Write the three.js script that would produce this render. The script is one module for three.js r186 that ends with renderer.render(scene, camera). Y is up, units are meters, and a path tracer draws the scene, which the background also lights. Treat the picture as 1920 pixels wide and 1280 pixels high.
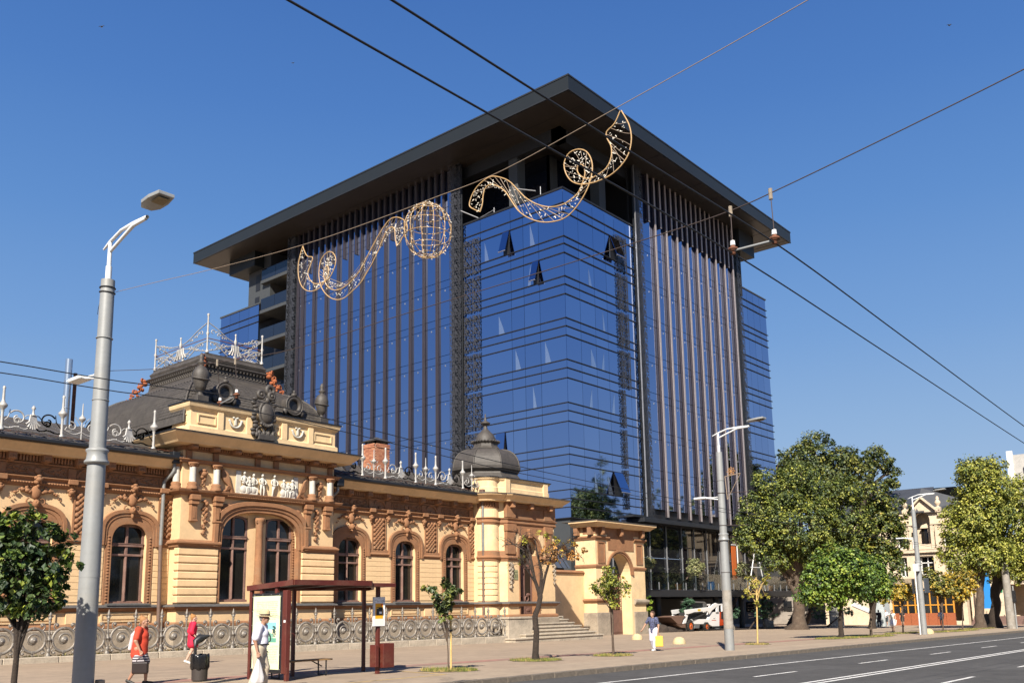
import * as THREE from 'three';
import { mergeGeometries } from 'three/addons/utils/BufferGeometryUtils.js';
import { RoundedBoxGeometry } from 'three/addons/geometries/RoundedBoxGeometry.js';
import { TextGeometry } from 'three/addons/geometries/TextGeometry.js';
import { FontLoader } from 'three/addons/loaders/FontLoader.js';

// ---------- camera: found from the vanishing points of tower, mansion and street ----------
const scene = new THREE.Scene();
const FOC = 1721.84, PX0 = 977.3, PY0 = 842.47, EYE = 1.51;
const camera = new THREE.PerspectiveCamera(2 * Math.atan(640 / FOC) * 180 / Math.PI, 1.5, 0.1, 1500);
camera.position.set(0, EYE, 0);
const ROT = (() => {
  const yaw = 0.87617, pit = 0.172727, rol = -0.0176433, c = Math.cos, s = Math.sin;
  const mul = (A, B) => A.map((r) => B[0].map((_, j) => r.reduce((t, v, k) => t + v * B[k][j], 0)));
  return mul(mul(mul([[c(rol), -s(rol), 0], [s(rol), c(rol), 0], [0, 0, 1]], [[1, 0, 0], [0, c(pit), s(pit)], [0, -s(pit), c(pit)]]), [[1, 0, 0], [0, -1, 0], [0, 0, -1]]), [[c(yaw), 0, s(yaw)], [0, 1, 0], [-s(yaw), 0, c(yaw)]]);
})();
camera.quaternion.setFromRotationMatrix(new THREE.Matrix4().makeBasis(new THREE.Vector3(...ROT[0]), new THREE.Vector3(...ROT[1]).negate(), new THREE.Vector3(...ROT[2]).negate()));
camera.setViewOffset(1920, 1280, 960 - PX0, 640 - PY0, 1920, 1280);
camera.updateProjectionMatrix();

// ---------- exposure, sky, sun ----------
const EXPOSURE = 2.1;
const renderer = new THREE.WebGLRenderer({ antialias: true });
renderer.setSize(1024, 682);
renderer.toneMapping = THREE.LinearToneMapping;
renderer.toneMappingExposure = EXPOSURE;
renderer.shadowMap.enabled = true;
const lin = (r, g, b) => [r, g, b].map((v) => { v /= 255; return v <= 0.04045 ? v / 12.92 : ((v + 0.055) / 1.055) ** 2.4; });
{
  const W = 512, H = 256, d = new Float32Array(W * H * 4);
  const stops = [[-90, 150, 150, 150], [-0.5, 178, 190, 207], [0, 188, 202, 222], [5, 166, 192, 223], [10, 146, 180, 220], [16, 120, 162, 215], [23, 97, 144, 206], [30, 80, 127, 195], [38, 67, 112, 182], [60, 55, 96, 166], [90, 48, 85, 154]];
  for (let j = 0; j < H; j++) {
    const el = (j + 0.5) / H * 180 - 90; let k = 0; while (k < stops.length - 2 && stops[k + 1][0] < el) k++;
    const a = stops[k], b = stops[k + 1], t = Math.min(1, Math.max(0, (el - a[0]) / (b[0] - a[0]))), ca = lin(a[1], a[2], a[3]), cb = lin(b[1], b[2], b[3]);
    for (let i = 0; i < W; i++) { const o = (j * W + i) * 4; for (let q = 0; q < 3; q++) d[o + q] = (ca[q] + (cb[q] - ca[q]) * t) / EXPOSURE; d[o + 3] = 1; }
  }
  const sky = new THREE.DataTexture(d, W, H, THREE.RGBAFormat, THREE.FloatType);
  sky.mapping = THREE.EquirectangularReflectionMapping; sky.minFilter = sky.magFilter = THREE.LinearFilter; sky.needsUpdate = true;
  scene.background = sky; scene.environment = sky;
}
const SUN = new THREE.Vector3(-0.685, 0.615, 0.4).normalize();
const sun = new THREE.DirectionalLight(new THREE.Color(1, 0.93, 0.82), 5);
sun.position.copy(SUN).multiplyScalar(160).add(new THREE.Vector3(50, 0, -40)); sun.target.position.set(50, 0, -40);
sun.castShadow = true; sun.shadow.mapSize.set(4096, 4096); sun.shadow.radius = 1;
Object.assign(sun.shadow.camera, { left: -110, right: 110, top: 110, bottom: -110, near: 1, far: 420 });
scene.add(sun, sun.target);

// ---------- pixel to point (a pixel gives a direction; the plane that a thing touches gives the distance) ----------
const V = (x, y, z) => new THREE.Vector3(x, y, z);
const gy = (x) => -0.009 * x;                                  // the pavement falls gently along the street
const ray = (u, v) => { const a = (u - PX0) / FOC, b = (v - PY0) / FOC; return V(ROT[0][0] * a + ROT[1][0] * b + ROT[2][0], ROT[0][1] * a + ROT[1][1] * b + ROT[2][1], ROT[0][2] * a + ROT[1][2] * b + ROT[2][2]); };
const along = (d, t) => V(d.x * t, EYE + d.y * t, d.z * t);
const gnd = (u, v, h = 0) => { const d = ray(u, v); return along(d, (h - EYE) / (d.y + 0.009 * d.x)); };
const zpl = (u, v, z) => { const d = ray(u, v); return along(d, z / d.z); };
const xpl = (u, v, x) => { const d = ray(u, v); return along(d, x / d.x); };
const fwd = V(ROT[2][0], ROT[2][1], ROT[2][2]), rgt = V(ROT[0][0], 0, ROT[0][2]).normalize();
const depthOf = (p) => (p.x * fwd.x + (p.y - EYE) * fwd.y + p.z * fwd.z);
const atDepth = (u, v, dep) => along(ray(u, v), dep);          // ray() has unit depth

// ---------- random and noise ----------
function rng(seed) { let a = seed >>> 0; return () => { a |= 0; a = a + 0x6D2B79F5 | 0; let t = Math.imul(a ^ a >>> 15, 1 | a); t = t + Math.imul(t ^ t >>> 7, 61 | t) ^ t; return ((t ^ t >>> 14) >>> 0) / 4294967296; }; }
function tileNoise(N, cells, seed) {                            // one octave of tileable value noise
  const r = rng(seed), g = Float32Array.from({ length: cells * cells }, r), out = new Float32Array(N * N);
  for (let j = 0; j < N; j++) for (let i = 0; i < N; i++) {
    const x = i / N * cells, y = j / N * cells, x0 = Math.floor(x), y0 = Math.floor(y); let fx = x - x0, fy = y - y0; fx = fx * fx * (3 - 2 * fx); fy = fy * fy * (3 - 2 * fy);
    const G = (a, b) => g[(b % cells) * cells + (a % cells)];
    out[j * N + i] = (G(x0, y0) * (1 - fx) + G(x0 + 1, y0) * fx) * (1 - fy) + (G(x0, y0 + 1) * (1 - fx) + G(x0 + 1, y0 + 1) * fx) * fy;
  }
  return out;
}
function fbm(N, cells, oct, seed) { const o = new Float32Array(N * N); let a = 1, t = 0; for (let k = 0; k < oct; k++) { const n = tileNoise(N, cells << k, seed + k * 17); for (let i = 0; i < o.length; i++) o[i] += n[i] * a; t += a; a *= 0.55; } for (let i = 0; i < o.length; i++) o[i] /= t; return o; }
const NZ = { a: fbm(512, 4, 6, 1), b: fbm(512, 8, 6, 2), c: fbm(512, 32, 4, 3), d: fbm(512, 3, 4, 4), s: tileNoise(512, 256, 5) };
function tex(fn, size, srgb = true, N = 512) {                  // fn(i, j, n) -> [r,g,b] 0..1 ; size in metres
  const d = new Uint8Array(N * N * 4);
  for (let j = 0; j < N; j++) for (let i = 0; i < N; i++) { const k = j * N + i, c = fn(i, j, ((j * 512 / N) | 0) * 512 + ((i * 512 / N) | 0)), o = k * 4; d[o] = Math.max(0, Math.min(255, c[0] * 255)); d[o + 1] = Math.max(0, Math.min(255, c[1] * 255)); d[o + 2] = Math.max(0, Math.min(255, c[2] * 255)); d[o + 3] = 255; }
  const t = new THREE.DataTexture(d, N, N); t.wrapS = t.wrapT = THREE.RepeatWrapping; t.magFilter = THREE.LinearFilter; t.minFilter = THREE.LinearMipmapLinearFilter; t.generateMipmaps = true;
  t.repeat.set(1 / size, 1 / size); if (srgb) t.colorSpace = THREE.SRGBColorSpace; t.needsUpdate = true; return t;
}
const ALB = 0.84;                                                // all base colours were picked a little light
const toS = (v) => v <= 0.0031308 ? v * 12.92 : 1.055 * v ** (1 / 2.4) - 0.055;
const bumpFine = tex((i, j, n) => { const v = NZ.c[n] * 0.6 + NZ.s[n] * 0.4; return [v, v, v]; }, 0.8, false, 256);
const bumpCoarse = tex((i, j, n) => { const v = NZ.b[n]; return [v, v, v]; }, 2.2, false, 256);
// painted or mineral surface: base colour (linear) with patches, streaks and grain of its own matter
function surf(base, { patch = 0.18, grain = 0.12, size = 3, rough = 0.85, metal = 0, bump = 0.003, dirt = null, dirtAmt = 0, seed = 0, N = 256, streak = 0 } = {}) {
  const m = new THREE.MeshStandardMaterial({ roughness: rough, metalness: metal });
  const sh = (seed * 7919) % 512;
  m.map = tex((i, j, n) => {
    const q = (((n / 512 | 0) + sh) % 512) * 512 + ((n % 512) + sh * 3) % 512;
    let f = 1 + patch * (NZ.a[q] - 0.5) * 2 + patch * 0.7 * (NZ.b[q] - 0.5) * 2 + grain * (NZ.c[n] - 0.5) * 2 + grain * 0.6 * (NZ.s[n] - 0.5);
    if (streak) f += streak * (NZ.b[(q % 512)] - 0.5) * 2;
    let c = base.map((v) => v * f * ALB);
    if (dirt) { const t = Math.max(0, Math.min(1, (NZ.d[q] * 0.6 + NZ.c[q] * 0.4 - 0.5) * 5)) * dirtAmt; c = c.map((v, k) => v * (1 - t) + dirt[k] * ALB * t); }
    return c.map((v) => toS(Math.max(0.002, v)));
  }, size, true, N);
  if (bump) { m.bumpMap = bumpFine; m.bumpScale = bump; }
  return m;
}
const flat = (r, g, b, rough = 0.6, metal = 0, extra = {}) => new THREE.MeshStandardMaterial({ color: new THREE.Color().setRGB(r * ALB, g * ALB, b * ALB), roughness: rough, metalness: metal, ...extra });

// ---------- geometry helpers: all return plain non-indexed geometry in world metres ----------
function norm(g) { g = g.index ? g.toNonIndexed() : g; for (const k of Object.keys(g.attributes)) if (!['position', 'normal', 'uv', 'color'].includes(k)) g.deleteAttribute(k); if (!g.attributes.normal) g.computeVertexNormals(); if (!g.attributes.uv) g.setAttribute('uv', new THREE.BufferAttribute(new Float32Array(g.attributes.position.count * 2), 2)); return g; }
function bx(x0, x1, y0, y1, z0, z1) { const g = new THREE.BoxGeometry(Math.abs(x1 - x0), Math.abs(y1 - y0), Math.abs(z1 - z0)); g.translate((x0 + x1) / 2, (y0 + y1) / 2, (z0 + z1) / 2); return norm(g); }
function rb(x0, x1, y0, y1, z0, z1, r = 0.02, s = 1) { const g = new RoundedBoxGeometry(Math.abs(x1 - x0), Math.abs(y1 - y0), Math.abs(z1 - z0), s, r); g.translate((x0 + x1) / 2, (y0 + y1) / 2, (z0 + z1) / 2); return norm(g); }
function cyl(x, z, y0, y1, r0, r1 = r0, seg = 12, open = false) { const g = new THREE.CylinderGeometry(r1, r0, y1 - y0, seg, 1, open); g.translate(x, (y0 + y1) / 2, z); return norm(g); }
function bar(a, b, r, seg = 6, r2 = r) { const d = b.clone().sub(a), L = d.length() || 1e-4, g = new THREE.CylinderGeometry(r2, r, L, seg, 1); g.translate(0, L / 2, 0); g.applyQuaternion(new THREE.Quaternion().setFromUnitVectors(V(0, 1, 0), d.divideScalar(L))); g.translate(a.x, a.y, a.z); return norm(g); }
function beam(a, b, w, h) { const d = b.clone().sub(a), L = d.length(), g = new THREE.BoxGeometry(w, h, L); const m = new THREE.Matrix4().lookAt(b, a, V(0, 1, 0.001)); g.applyMatrix4(m); g.translate((a.x + b.x) / 2, (a.y + b.y) / 2, (a.z + b.z) / 2); return norm(g); }
function tube(pts, r, seg = 6, n = 0, closed = false, smooth = true) { const c = smooth && pts.length > 2 ? new THREE.CatmullRomCurve3(pts, closed) : (() => { const p = new THREE.CurvePath(); for (let i = 1; i < pts.length; i++) p.add(new THREE.LineCurve3(pts[i - 1], pts[i])); return p; })(); return norm(new THREE.TubeGeometry(c, n || pts.length * 4, r, seg, closed)); }
function taper(pts, rs, seg = 6) {                              // tapered limb through points
  const P = [], n = pts.length; let ref = V(0.31, 0.1, 0.9).normalize();
  const rings = pts.map((p, i) => { const t = pts[Math.min(n - 1, i + 1)].clone().sub(pts[Math.max(0, i - 1)]).normalize(); const a = ref.clone().addScaledVector(t, -ref.dot(t)).normalize(), b = t.clone().cross(a); ref = a; return Array.from({ length: seg }, (_, k) => { const w = k / seg * 2 * Math.PI; return [p.clone().addScaledVector(a, Math.cos(w) * rs[i]).addScaledVector(b, Math.sin(w) * rs[i]), a.clone().multiplyScalar(Math.cos(w)).addScaledVector(b, Math.sin(w))]; }); });
  const N = []; for (let i = 0; i + 1 < n; i++) for (let k = 0; k < seg; k++) { const q = [rings[i][k], rings[i][(k + 1) % seg], rings[i + 1][(k + 1) % seg], rings[i + 1][k]]; for (const e of [0, 1, 2, 0, 2, 3]) { P.push(...q[e][0].toArray()); N.push(...q[e][1].toArray()); } }
  const g = new THREE.BufferGeometry(); g.setAttribute('position', new THREE.Float32BufferAttribute(P, 3)); g.setAttribute('normal', new THREE.Float32BufferAttribute(N, 3)); return norm(g);
}
function lathe(prof, x, y, z, seg = 16, s = 1) { const g = new THREE.LatheGeometry(prof.map(([r, h]) => new THREE.Vector2(r * s, h * s)), seg); g.translate(x, y, z); return norm(g); }
function ell(x, y, z, rx, ry, rz, d = 1) { const g = new THREE.IcosahedronGeometry(1, d); g.scale(rx, ry, rz); g.translate(x, y, z); const p = g.attributes.position, n = g.attributes.normal; for (let i = 0; i < p.count; i++) { const v = V((p.getX(i) - x) / rx / rx, (p.getY(i) - y) / ry / ry, (p.getZ(i) - z) / rz / rz).normalize(); n.setXYZ(i, v.x, v.y, v.z); } return norm(g); }
function tor(x, y, z, R, r, { arc = Math.PI * 2, rs = 6, ts = 20, rx = 0, ry = 0, rz = 0, sy = 1 } = {}) { const g = new THREE.TorusGeometry(R, r, rs, ts, arc); g.scale(1, sy, 1); g.rotateZ(rz); g.rotateX(rx); g.rotateY(ry); g.translate(x, y, z); return norm(g); }
function shape(pts, holes = []) { const s = new THREE.Shape(pts.map((p) => new THREE.Vector2(p[0], p[1]))); for (const h of holes) s.holes.push(new THREE.Path(h.map((p) => new THREE.Vector2(p[0], p[1])))); return s; }
function ext(pts, holes, z0, z1, bevel = 0) { const g = new THREE.ExtrudeGeometry(shape(pts, holes), { depth: z1 - z0 - 2 * bevel, bevelEnabled: bevel > 0, bevelThickness: bevel, bevelSize: bevel, bevelSegments: 1, curveSegments: 8 }); g.translate(0, 0, z0 + bevel); return norm(g); }
function rect(x0, x1, y0, y1) { return [[x0, y0], [x1, y0], [x1, y1], [x0, y1]]; }
function archPts(x, hw, y0, ytop, rise, n = 12, pw = 2.5) { const o = [[x - hw, y0], [x + hw, y0]], ys = ytop - rise; for (let k = 0; k <= n; k++) { const t = k / n * Math.PI, c = Math.cos(t), s = Math.sin(t); o.push([x + hw * Math.sign(c) * Math.abs(c) ** (2 / pw), ys + rise * Math.abs(s) ** (2 / pw)]); } return o; }
// profile [[out, y], ...] (closed polygon) swept with mitred corners along a path of [x, z]; outward is to the street side when the path runs +x
function sweep(prof, path, caps = true) {
  const n = path.length, seg = []; for (let i = 0; i + 1 < n; i++) { const dx = path[i + 1][0] - path[i][0], dz = path[i + 1][1] - path[i][1], L = Math.hypot(dx, dz); seg.push([-dz / L, dx / L]); }
  const nn = path.map((_, i) => { const a = seg[Math.max(0, i - 1)], b = seg[Math.min(n - 2, i)]; const mx = a[0] + b[0], mz = a[1] + b[1], d = (mx * b[0] + mz * b[1]); return [mx / d, mz / d]; });
  const at = (i, p) => [path[i][0] + nn[i][0] * p[0], p[1], path[i][1] + nn[i][1] * p[0]], P = [];
  for (let i = 0; i + 1 < n; i++) for (let k = 0; k < prof.length; k++) { const p = prof[k], q = prof[(k + 1) % prof.length]; const A = at(i, p), B = at(i + 1, p), C = at(i + 1, q), D = at(i, q); P.push(...A, ...B, ...C, ...A, ...C, ...D); }
  if (caps) { const tri = THREE.ShapeUtils.triangulateShape(prof.map((p) => new THREE.Vector2(p[0], p[1])), []); for (const i of [0, n - 1]) for (const t of tri) for (const e of (i ? t : [t[2], t[1], t[0]])) P.push(...at(i, prof[e])); }
  const g = new THREE.BufferGeometry(); g.setAttribute('position', new THREE.Float32BufferAttribute(P, 3)); return norm(g);
}
function quadGeo(a, b, c, d) { const g = new THREE.BufferGeometry(); g.setAttribute('position', new THREE.Float32BufferAttribute([...a.toArray(), ...b.toArray(), ...c.toArray(), ...a.toArray(), ...c.toArray(), ...d.toArray()], 3)); return norm(g); }
function move(g, x, y, z, ryaw = 0) { const o = g.clone(); if (ryaw) o.rotateY(ryaw); o.translate(x, y, z); return o; }
function boxUV(g) {                                            // uv in metres, by the way each face points
  const p = g.attributes.position, uv = g.attributes.uv;
  for (let i = 0; i < p.count; i += 3) {
    const ax = p.getX(i), ay = p.getY(i), az = p.getZ(i), ux = p.getX(i + 1) - ax, uy = p.getY(i + 1) - ay, uz = p.getZ(i + 1) - az, vx = p.getX(i + 2) - ax, vy = p.getY(i + 2) - ay, vz = p.getZ(i + 2) - az;
    const nx = Math.abs(uy * vz - uz * vy), ny = Math.abs(uz * vx - ux * vz), nz = Math.abs(ux * vy - uy * vx);
    for (let k = i; k < i + 3; k++) { const x = p.getX(k), y = p.getY(k), z = p.getZ(k); if (ny >= nx && ny >= nz) uv.setXY(k, x, z); else if (nx >= nz) uv.setXY(k, z, y); else uv.setXY(k, x, y); }
  }
  return g;
}
const taken = {};
function numbered(n) { taken[n] = (taken[n] ?? -1) + 1; return taken[n] ? n + '_' + String(taken[n]).padStart(3, '0') : n; }
function tag(o, label, category, group, kind) { if (label) o.userData.label = label; if (category) o.userData.category = category; if (group) o.userData.group = group; if (kind) o.userData.kind = kind; return o; }
// a thing: a Group at its base; its parts are written in world metres and moved to the group's own frame
function thing(name, label, category, group, at = V(0, 0, 0)) { const o = new THREE.Group(); o.name = numbered(name); o.position.copy(at); o.updateMatrixWorld(); scene.add(o); return tag(o, label, category, group); }
function part(name, geos, mat, parent, { uv = true, label, kind, shadow = true } = {}) {
  if (!Array.isArray(geos)) geos = [geos];
  const hasCol = geos.some((g) => g.attributes.color); if (!hasCol) geos = geos.map(norm);
  const g = geos.length > 1 ? mergeGeometries(geos) : geos[0].clone(); if (uv) boxUV(g);
  const m = new THREE.Mesh(g, mat); m.name = name; m.castShadow = m.receiveShadow = shadow;
  if (label) m.userData.label = label; if (kind) m.userData.kind = kind;
  if (parent) { parent.updateMatrixWorld(); g.applyMatrix4(parent.matrixWorld.clone().invert()); parent.add(m); m.updateMatrixWorld(); }
  else { m.name = numbered(name); scene.add(m); }
  return m;
}
function single(name, geos, mat, label, category, group, opts = {}) { geos = Array.isArray(geos) ? geos : [geos]; const m = part(name, geos, mat, null, opts); return tag(m, label, category, group); }
function ground(name, geos, mat, opts = {}) { const m = part(name, geos, mat, null, opts); m.userData.kind = 'structure'; return m; }
function shared(name, geo, mat, parent, pos) { const m = new THREE.Mesh(geo, mat); m.name = name; m.position.copy(pos).sub(parent.position); m.castShadow = m.receiveShadow = true; parent.add(m); return m; }   // alike pieces share one geometry
// ---------- materials ----------
const M = {};
M.yellow = surf([0.71, 0.49, 0.265], { patch: 0.12, grain: 0.07, size: 4, rough: 0.9, bump: 0.004, dirt: [0.45, 0.33, 0.2], dirtAmt: 0.25, seed: 1 });
M.yellowPale = surf([0.74, 0.53, 0.29], { patch: 0.13, grain: 0.08, size: 3, rough: 0.9, bump: 0.004, dirt: [0.4, 0.32, 0.22], dirtAmt: 0.35, seed: 2 });
M.terra = surf([0.28, 0.132, 0.06], { patch: 0.2, grain: 0.14, size: 2.2, rough: 0.88, bump: 0.006, dirt: [0.26, 0.16, 0.09], dirtAmt: 0.5, seed: 3 });
M.terraDark = M.terra;
M.plaster = surf([0.33, 0.27, 0.2], { patch: 0.25, grain: 0.2, size: 2.5, rough: 0.95, bump: 0.01, dirt: [0.2, 0.16, 0.12], dirtAmt: 0.6, seed: 5 });
M.stoneWhite = surf([0.56, 0.53, 0.46], { patch: 0.12, grain: 0.12, size: 1.5, rough: 0.8, dirt: [0.4, 0.36, 0.3], dirtAmt: 0.35, seed: 6 });
M.limestone = surf([0.44, 0.37, 0.28], { patch: 0.22, grain: 0.2, size: 2, rough: 0.92, bump: 0.01, dirt: [0.22, 0.19, 0.15], dirtAmt: 0.7, seed: 7 });
M.slate = surf([0.066, 0.056, 0.047], { patch: 0.35, grain: 0.35, size: 1.6, rough: 0.7, bump: 0.012, dirt: [0.1, 0.088, 0.075], dirtAmt: 0.5, seed: 8 });
M.lead = surf([0.058, 0.049, 0.041], { patch: 0.3, grain: 0.25, size: 1.2, rough: 0.6, bump: 0.005, dirt: [0.085, 0.074, 0.062], dirtAmt: 0.4, seed: 9 });
M.gutter = flat(0.012, 0.012, 0.013, 0.45);
M.capGrey = surf([0.1, 0.095, 0.09], { patch: 0.3, grain: 0.2, size: 1, rough: 0.7, seed: 10 });
M.iron = surf([0.23, 0.205, 0.175], { patch: 0.2, grain: 0.22, size: 0.7, rough: 0.5, metal: 0.25, bump: 0.002, dirt: [0.2, 0.14, 0.09], dirtAmt: 0.55, seed: 11 });
M.ironWhite = surf([0.4, 0.385, 0.36], { patch: 0.14, grain: 0.16, size: 0.7, rough: 0.5, metal: 0.15, bump: 0.002, dirt: [0.3, 0.22, 0.15], dirtAmt: 0.4, seed: 12 });
M.rustOrn = surf([0.3, 0.085, 0.028], { patch: 0.3, grain: 0.3, size: 0.5, rough: 0.9, bump: 0.01, seed: 13 });
M.rust = surf([0.16, 0.06, 0.03], { patch: 0.35, grain: 0.3, size: 0.6, rough: 0.9, seed: 14 });
M.woodWin = surf([0.19, 0.105, 0.08], { patch: 0.25, grain: 0.22, size: 0.9, rough: 0.75, bump: 0.004, dirt: [0.3, 0.22, 0.18], dirtAmt: 0.4, seed: 15 });
M.doorWood = surf([0.15, 0.075, 0.055], { patch: 0.3, grain: 0.25, size: 0.9, rough: 0.7, bump: 0.005, seed: 16 });
M.darkGlass = new THREE.MeshPhysicalMaterial({ color: new THREE.Color().setRGB(0.012, 0.011, 0.01), roughness: 0.06, ior: 1.5 });
M.pipe = surf([0.22, 0.22, 0.21], { patch: 0.15, grain: 0.12, size: 0.8, rough: 0.55, metal: 0.3, seed: 17 });
M.pipeBrown = surf([0.14, 0.085, 0.06], { patch: 0.2, grain: 0.15, size: 0.8, rough: 0.6, seed: 18 });
M.brick = [0, 1, 2].map((k) => surf([[0.42, 0.17, 0.09], [0.36, 0.13, 0.07], [0.48, 0.22, 0.12]][k], { size: 0.7, grain: 0.25, patch: 0.2, seed: 20 + k, N: 128 }));
M.mortar = surf([0.3, 0.25, 0.2], { size: 0.7, grain: 0.2, seed: 23, N: 128 });
// tower
M.glassBlue = new THREE.MeshStandardMaterial({ color: new THREE.Color().setRGB(0.31, 0.37, 0.54), metalness: 1, roughness: 0.03 });
M.glassBlue2 = new THREE.MeshStandardMaterial({ color: new THREE.Color().setRGB(0.34, 0.4, 0.57), metalness: 1, roughness: 0.035 });
M.glassDeep = new THREE.MeshStandardMaterial({ color: new THREE.Color().setRGB(0.3, 0.35, 0.51), metalness: 1, roughness: 0.03 });
M.glassLobby = new THREE.MeshPhysicalMaterial({ color: new THREE.Color().setRGB(0.01, 0.01, 0.012), roughness: 0.03, ior: 1.55 });
M.finLit = surf([0.34, 0.295, 0.285], { patch: 0.06, grain: 0.05, size: 2, rough: 0.5, metal: 0.2, bump: 0, seed: 35, N: 128 });  // sunlit fronts of the street-side fins, their brightness put into the colour
M.fin = surf([0.05, 0.04, 0.045], { patch: 0.06, grain: 0.05, size: 2, rough: 0.45, metal: 0.35, bump: 0, seed: 30, N: 128 });  // fin sides and side-face fins: shaded look put into the dark colour
M.panelDark = surf([0.02, 0.022, 0.026], { patch: 0.1, grain: 0.08, size: 3, rough: 0.55, metal: 0.2, bump: 0, seed: 31, N: 128 });
M.soffit = surf([0.055, 0.045, 0.038], { patch: 0.15, grain: 0.06, size: 5, rough: 0.4, metal: 0.3, bump: 0, seed: 32, N: 128 });
M.fascia = surf([0.014, 0.0175, 0.019], { patch: 0.06, grain: 0.04, size: 4, rough: 0.5, metal: 0.2, bump: 0, seed: 33, N: 128 });
M.panelGrey = surf([0.045, 0.049, 0.052], { patch: 0.06, grain: 0.05, size: 3, rough: 0.6, bump: 0, seed: 34, N: 128 });
M.black = flat(0.01, 0.01, 0.012, 0.5);
M.steel = flat(0.3, 0.3, 0.31, 0.45, 0.6);
M.blackGlass = new THREE.MeshPhysicalMaterial({ color: new THREE.Color().setRGB(0.008, 0.011, 0.02), roughness: 0.05, ior: 1.55 });
{ // perforated metal: irregular openings, cut with an alpha map
  const N = 256, r = rng(77), pts = Array.from({ length: 46 }, () => [r() * N, r() * N]);
  const f = (i, j) => { let a = 1e9, b = 1e9; for (const p of pts) { let dx = Math.abs(i - p[0]), dy = Math.abs(j - p[1]); dx = Math.min(dx, N - dx); dy = Math.min(dy, N - dy); const d = Math.hypot(dx, dy); if (d < a) { b = a; a = d; } else if (d < b) b = d; } return b - a; };
  const al = tex((i, j) => { const v = f(i, j) < 8 ? 1 : 0; return [v, v, v]; }, 1.15, false, N);
  M.screen = new THREE.MeshStandardMaterial({ color: new THREE.Color().setRGB(0.045, 0.045, 0.05), roughness: 0.5, metalness: 0.4, alphaMap: al, transparent: true, alphaTest: 0.5, side: THREE.DoubleSide });
}
// street
M.asphalt = surf([0.058, 0.054, 0.05], { patch: 0.16, grain: 0.3, size: 7, rough: 0.92, bump: 0.006, dirt: [0.095, 0.09, 0.085], dirtAmt: 0.6, seed: 40, N: 512 });
M.pave = surf([0.335, 0.25, 0.172], { patch: 0.12, grain: 0.2, size: 8, rough: 0.95, bump: 0.005, dirt: [0.27, 0.2, 0.14], dirtAmt: 0.5, seed: 41, N: 512 });
M.pave2 = surf([0.35, 0.268, 0.186], { patch: 0.12, grain: 0.22, size: 6, rough: 0.95, bump: 0.005, dirt: [0.28, 0.21, 0.15], dirtAmt: 0.5, seed: 42, N: 512 });
M.redPave = surf([0.33, 0.17, 0.125], { patch: 0.18, grain: 0.25, size: 5, rough: 0.95, bump: 0.005, dirt: [0.22, 0.16, 0.12], dirtAmt: 0.7, seed: 43 });
M.kerb = surf([0.16, 0.13, 0.1], { patch: 0.25, grain: 0.28, size: 2.2, rough: 0.95, bump: 0.01, dirt: [0.1, 0.085, 0.07], dirtAmt: 0.7, seed: 44 });
M.whitePaint = surf([0.68, 0.66, 0.62], { patch: 0.2, grain: 0.3, size: 1.6, rough: 0.85, dirt: [0.2, 0.19, 0.18], dirtAmt: 0.5, seed: 45 });
M.yellowPaint = surf([0.5, 0.34, 0.12], { patch: 0.25, grain: 0.35, size: 1.6, rough: 0.9, dirt: [0.25, 0.19, 0.13], dirtAmt: 0.7, seed: 46 });
M.soil = surf([0.05, 0.035, 0.026], { patch: 0.35, grain: 0.5, size: 1.8, rough: 1, bump: 0.03, seed: 47 });
M.dryEarth = surf([0.2, 0.15, 0.09], { patch: 0.35, grain: 0.5, size: 1.4, rough: 1, bump: 0.02, dirt: [0.12, 0.12, 0.04], dirtAmt: 0.7, seed: 48 });
M.lampGrey = surf([0.27, 0.275, 0.27], { patch: 0.1, grain: 0.06, size: 2.2, rough: 0.5, metal: 0.1, bump: 0.001, dirt: [0.3, 0.28, 0.24], dirtAmt: 0.3, seed: 49 });
M.lampBand = surf([0.28, 0.25, 0.21], { patch: 0.2, grain: 0.15, size: 1.2, rough: 0.75, bump: 0.002, dirt: [0.4, 0.38, 0.35], dirtAmt: 0.5, seed: 50 });
M.lampWhite = flat(0.68, 0.69, 0.68, 0.4);
M.wire = flat(0.012, 0.012, 0.013, 0.6);
M.wireRust = flat(0.05, 0.032, 0.026, 0.7);
M.rope = flat(0.27, 0.2, 0.14, 0.6);
M.maroon = surf([0.105, 0.02, 0.013], { patch: 0.15, grain: 0.12, size: 1.2, rough: 0.45, dirt: [0.16, 0.08, 0.05], dirtAmt: 0.35, seed: 51 });
M.granite = surf([0.56, 0.43, 0.24], { patch: 0.15, grain: 0.35, size: 0.8, rough: 0.85, bump: 0.008, dirt: [0.4, 0.3, 0.18], dirtAmt: 0.5, seed: 52 });
M.rock = surf([0.3, 0.26, 0.2], { patch: 0.3, grain: 0.4, size: 1.3, rough: 0.95, bump: 0.03, dirt: [0.15, 0.13, 0.1], dirtAmt: 0.7, seed: 53 });
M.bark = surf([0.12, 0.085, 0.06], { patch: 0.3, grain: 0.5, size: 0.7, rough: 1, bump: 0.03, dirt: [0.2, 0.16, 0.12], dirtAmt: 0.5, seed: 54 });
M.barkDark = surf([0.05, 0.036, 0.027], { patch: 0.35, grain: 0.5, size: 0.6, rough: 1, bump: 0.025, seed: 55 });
M.stake = surf([0.62, 0.43, 0.16], { patch: 0.15, grain: 0.2, size: 0.6, rough: 0.8, seed: 56 });
M.leaf = new THREE.MeshPhysicalMaterial({ vertexColors: true, roughness: 0.55, side: THREE.DoubleSide, transmission: 0.25, thickness: 0 });
M.leafMatte = new THREE.MeshStandardMaterial({ vertexColors: true, roughness: 0.6, side: THREE.DoubleSide });
M.white = flat(0.72, 0.71, 0.69, 0.45);
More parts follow.
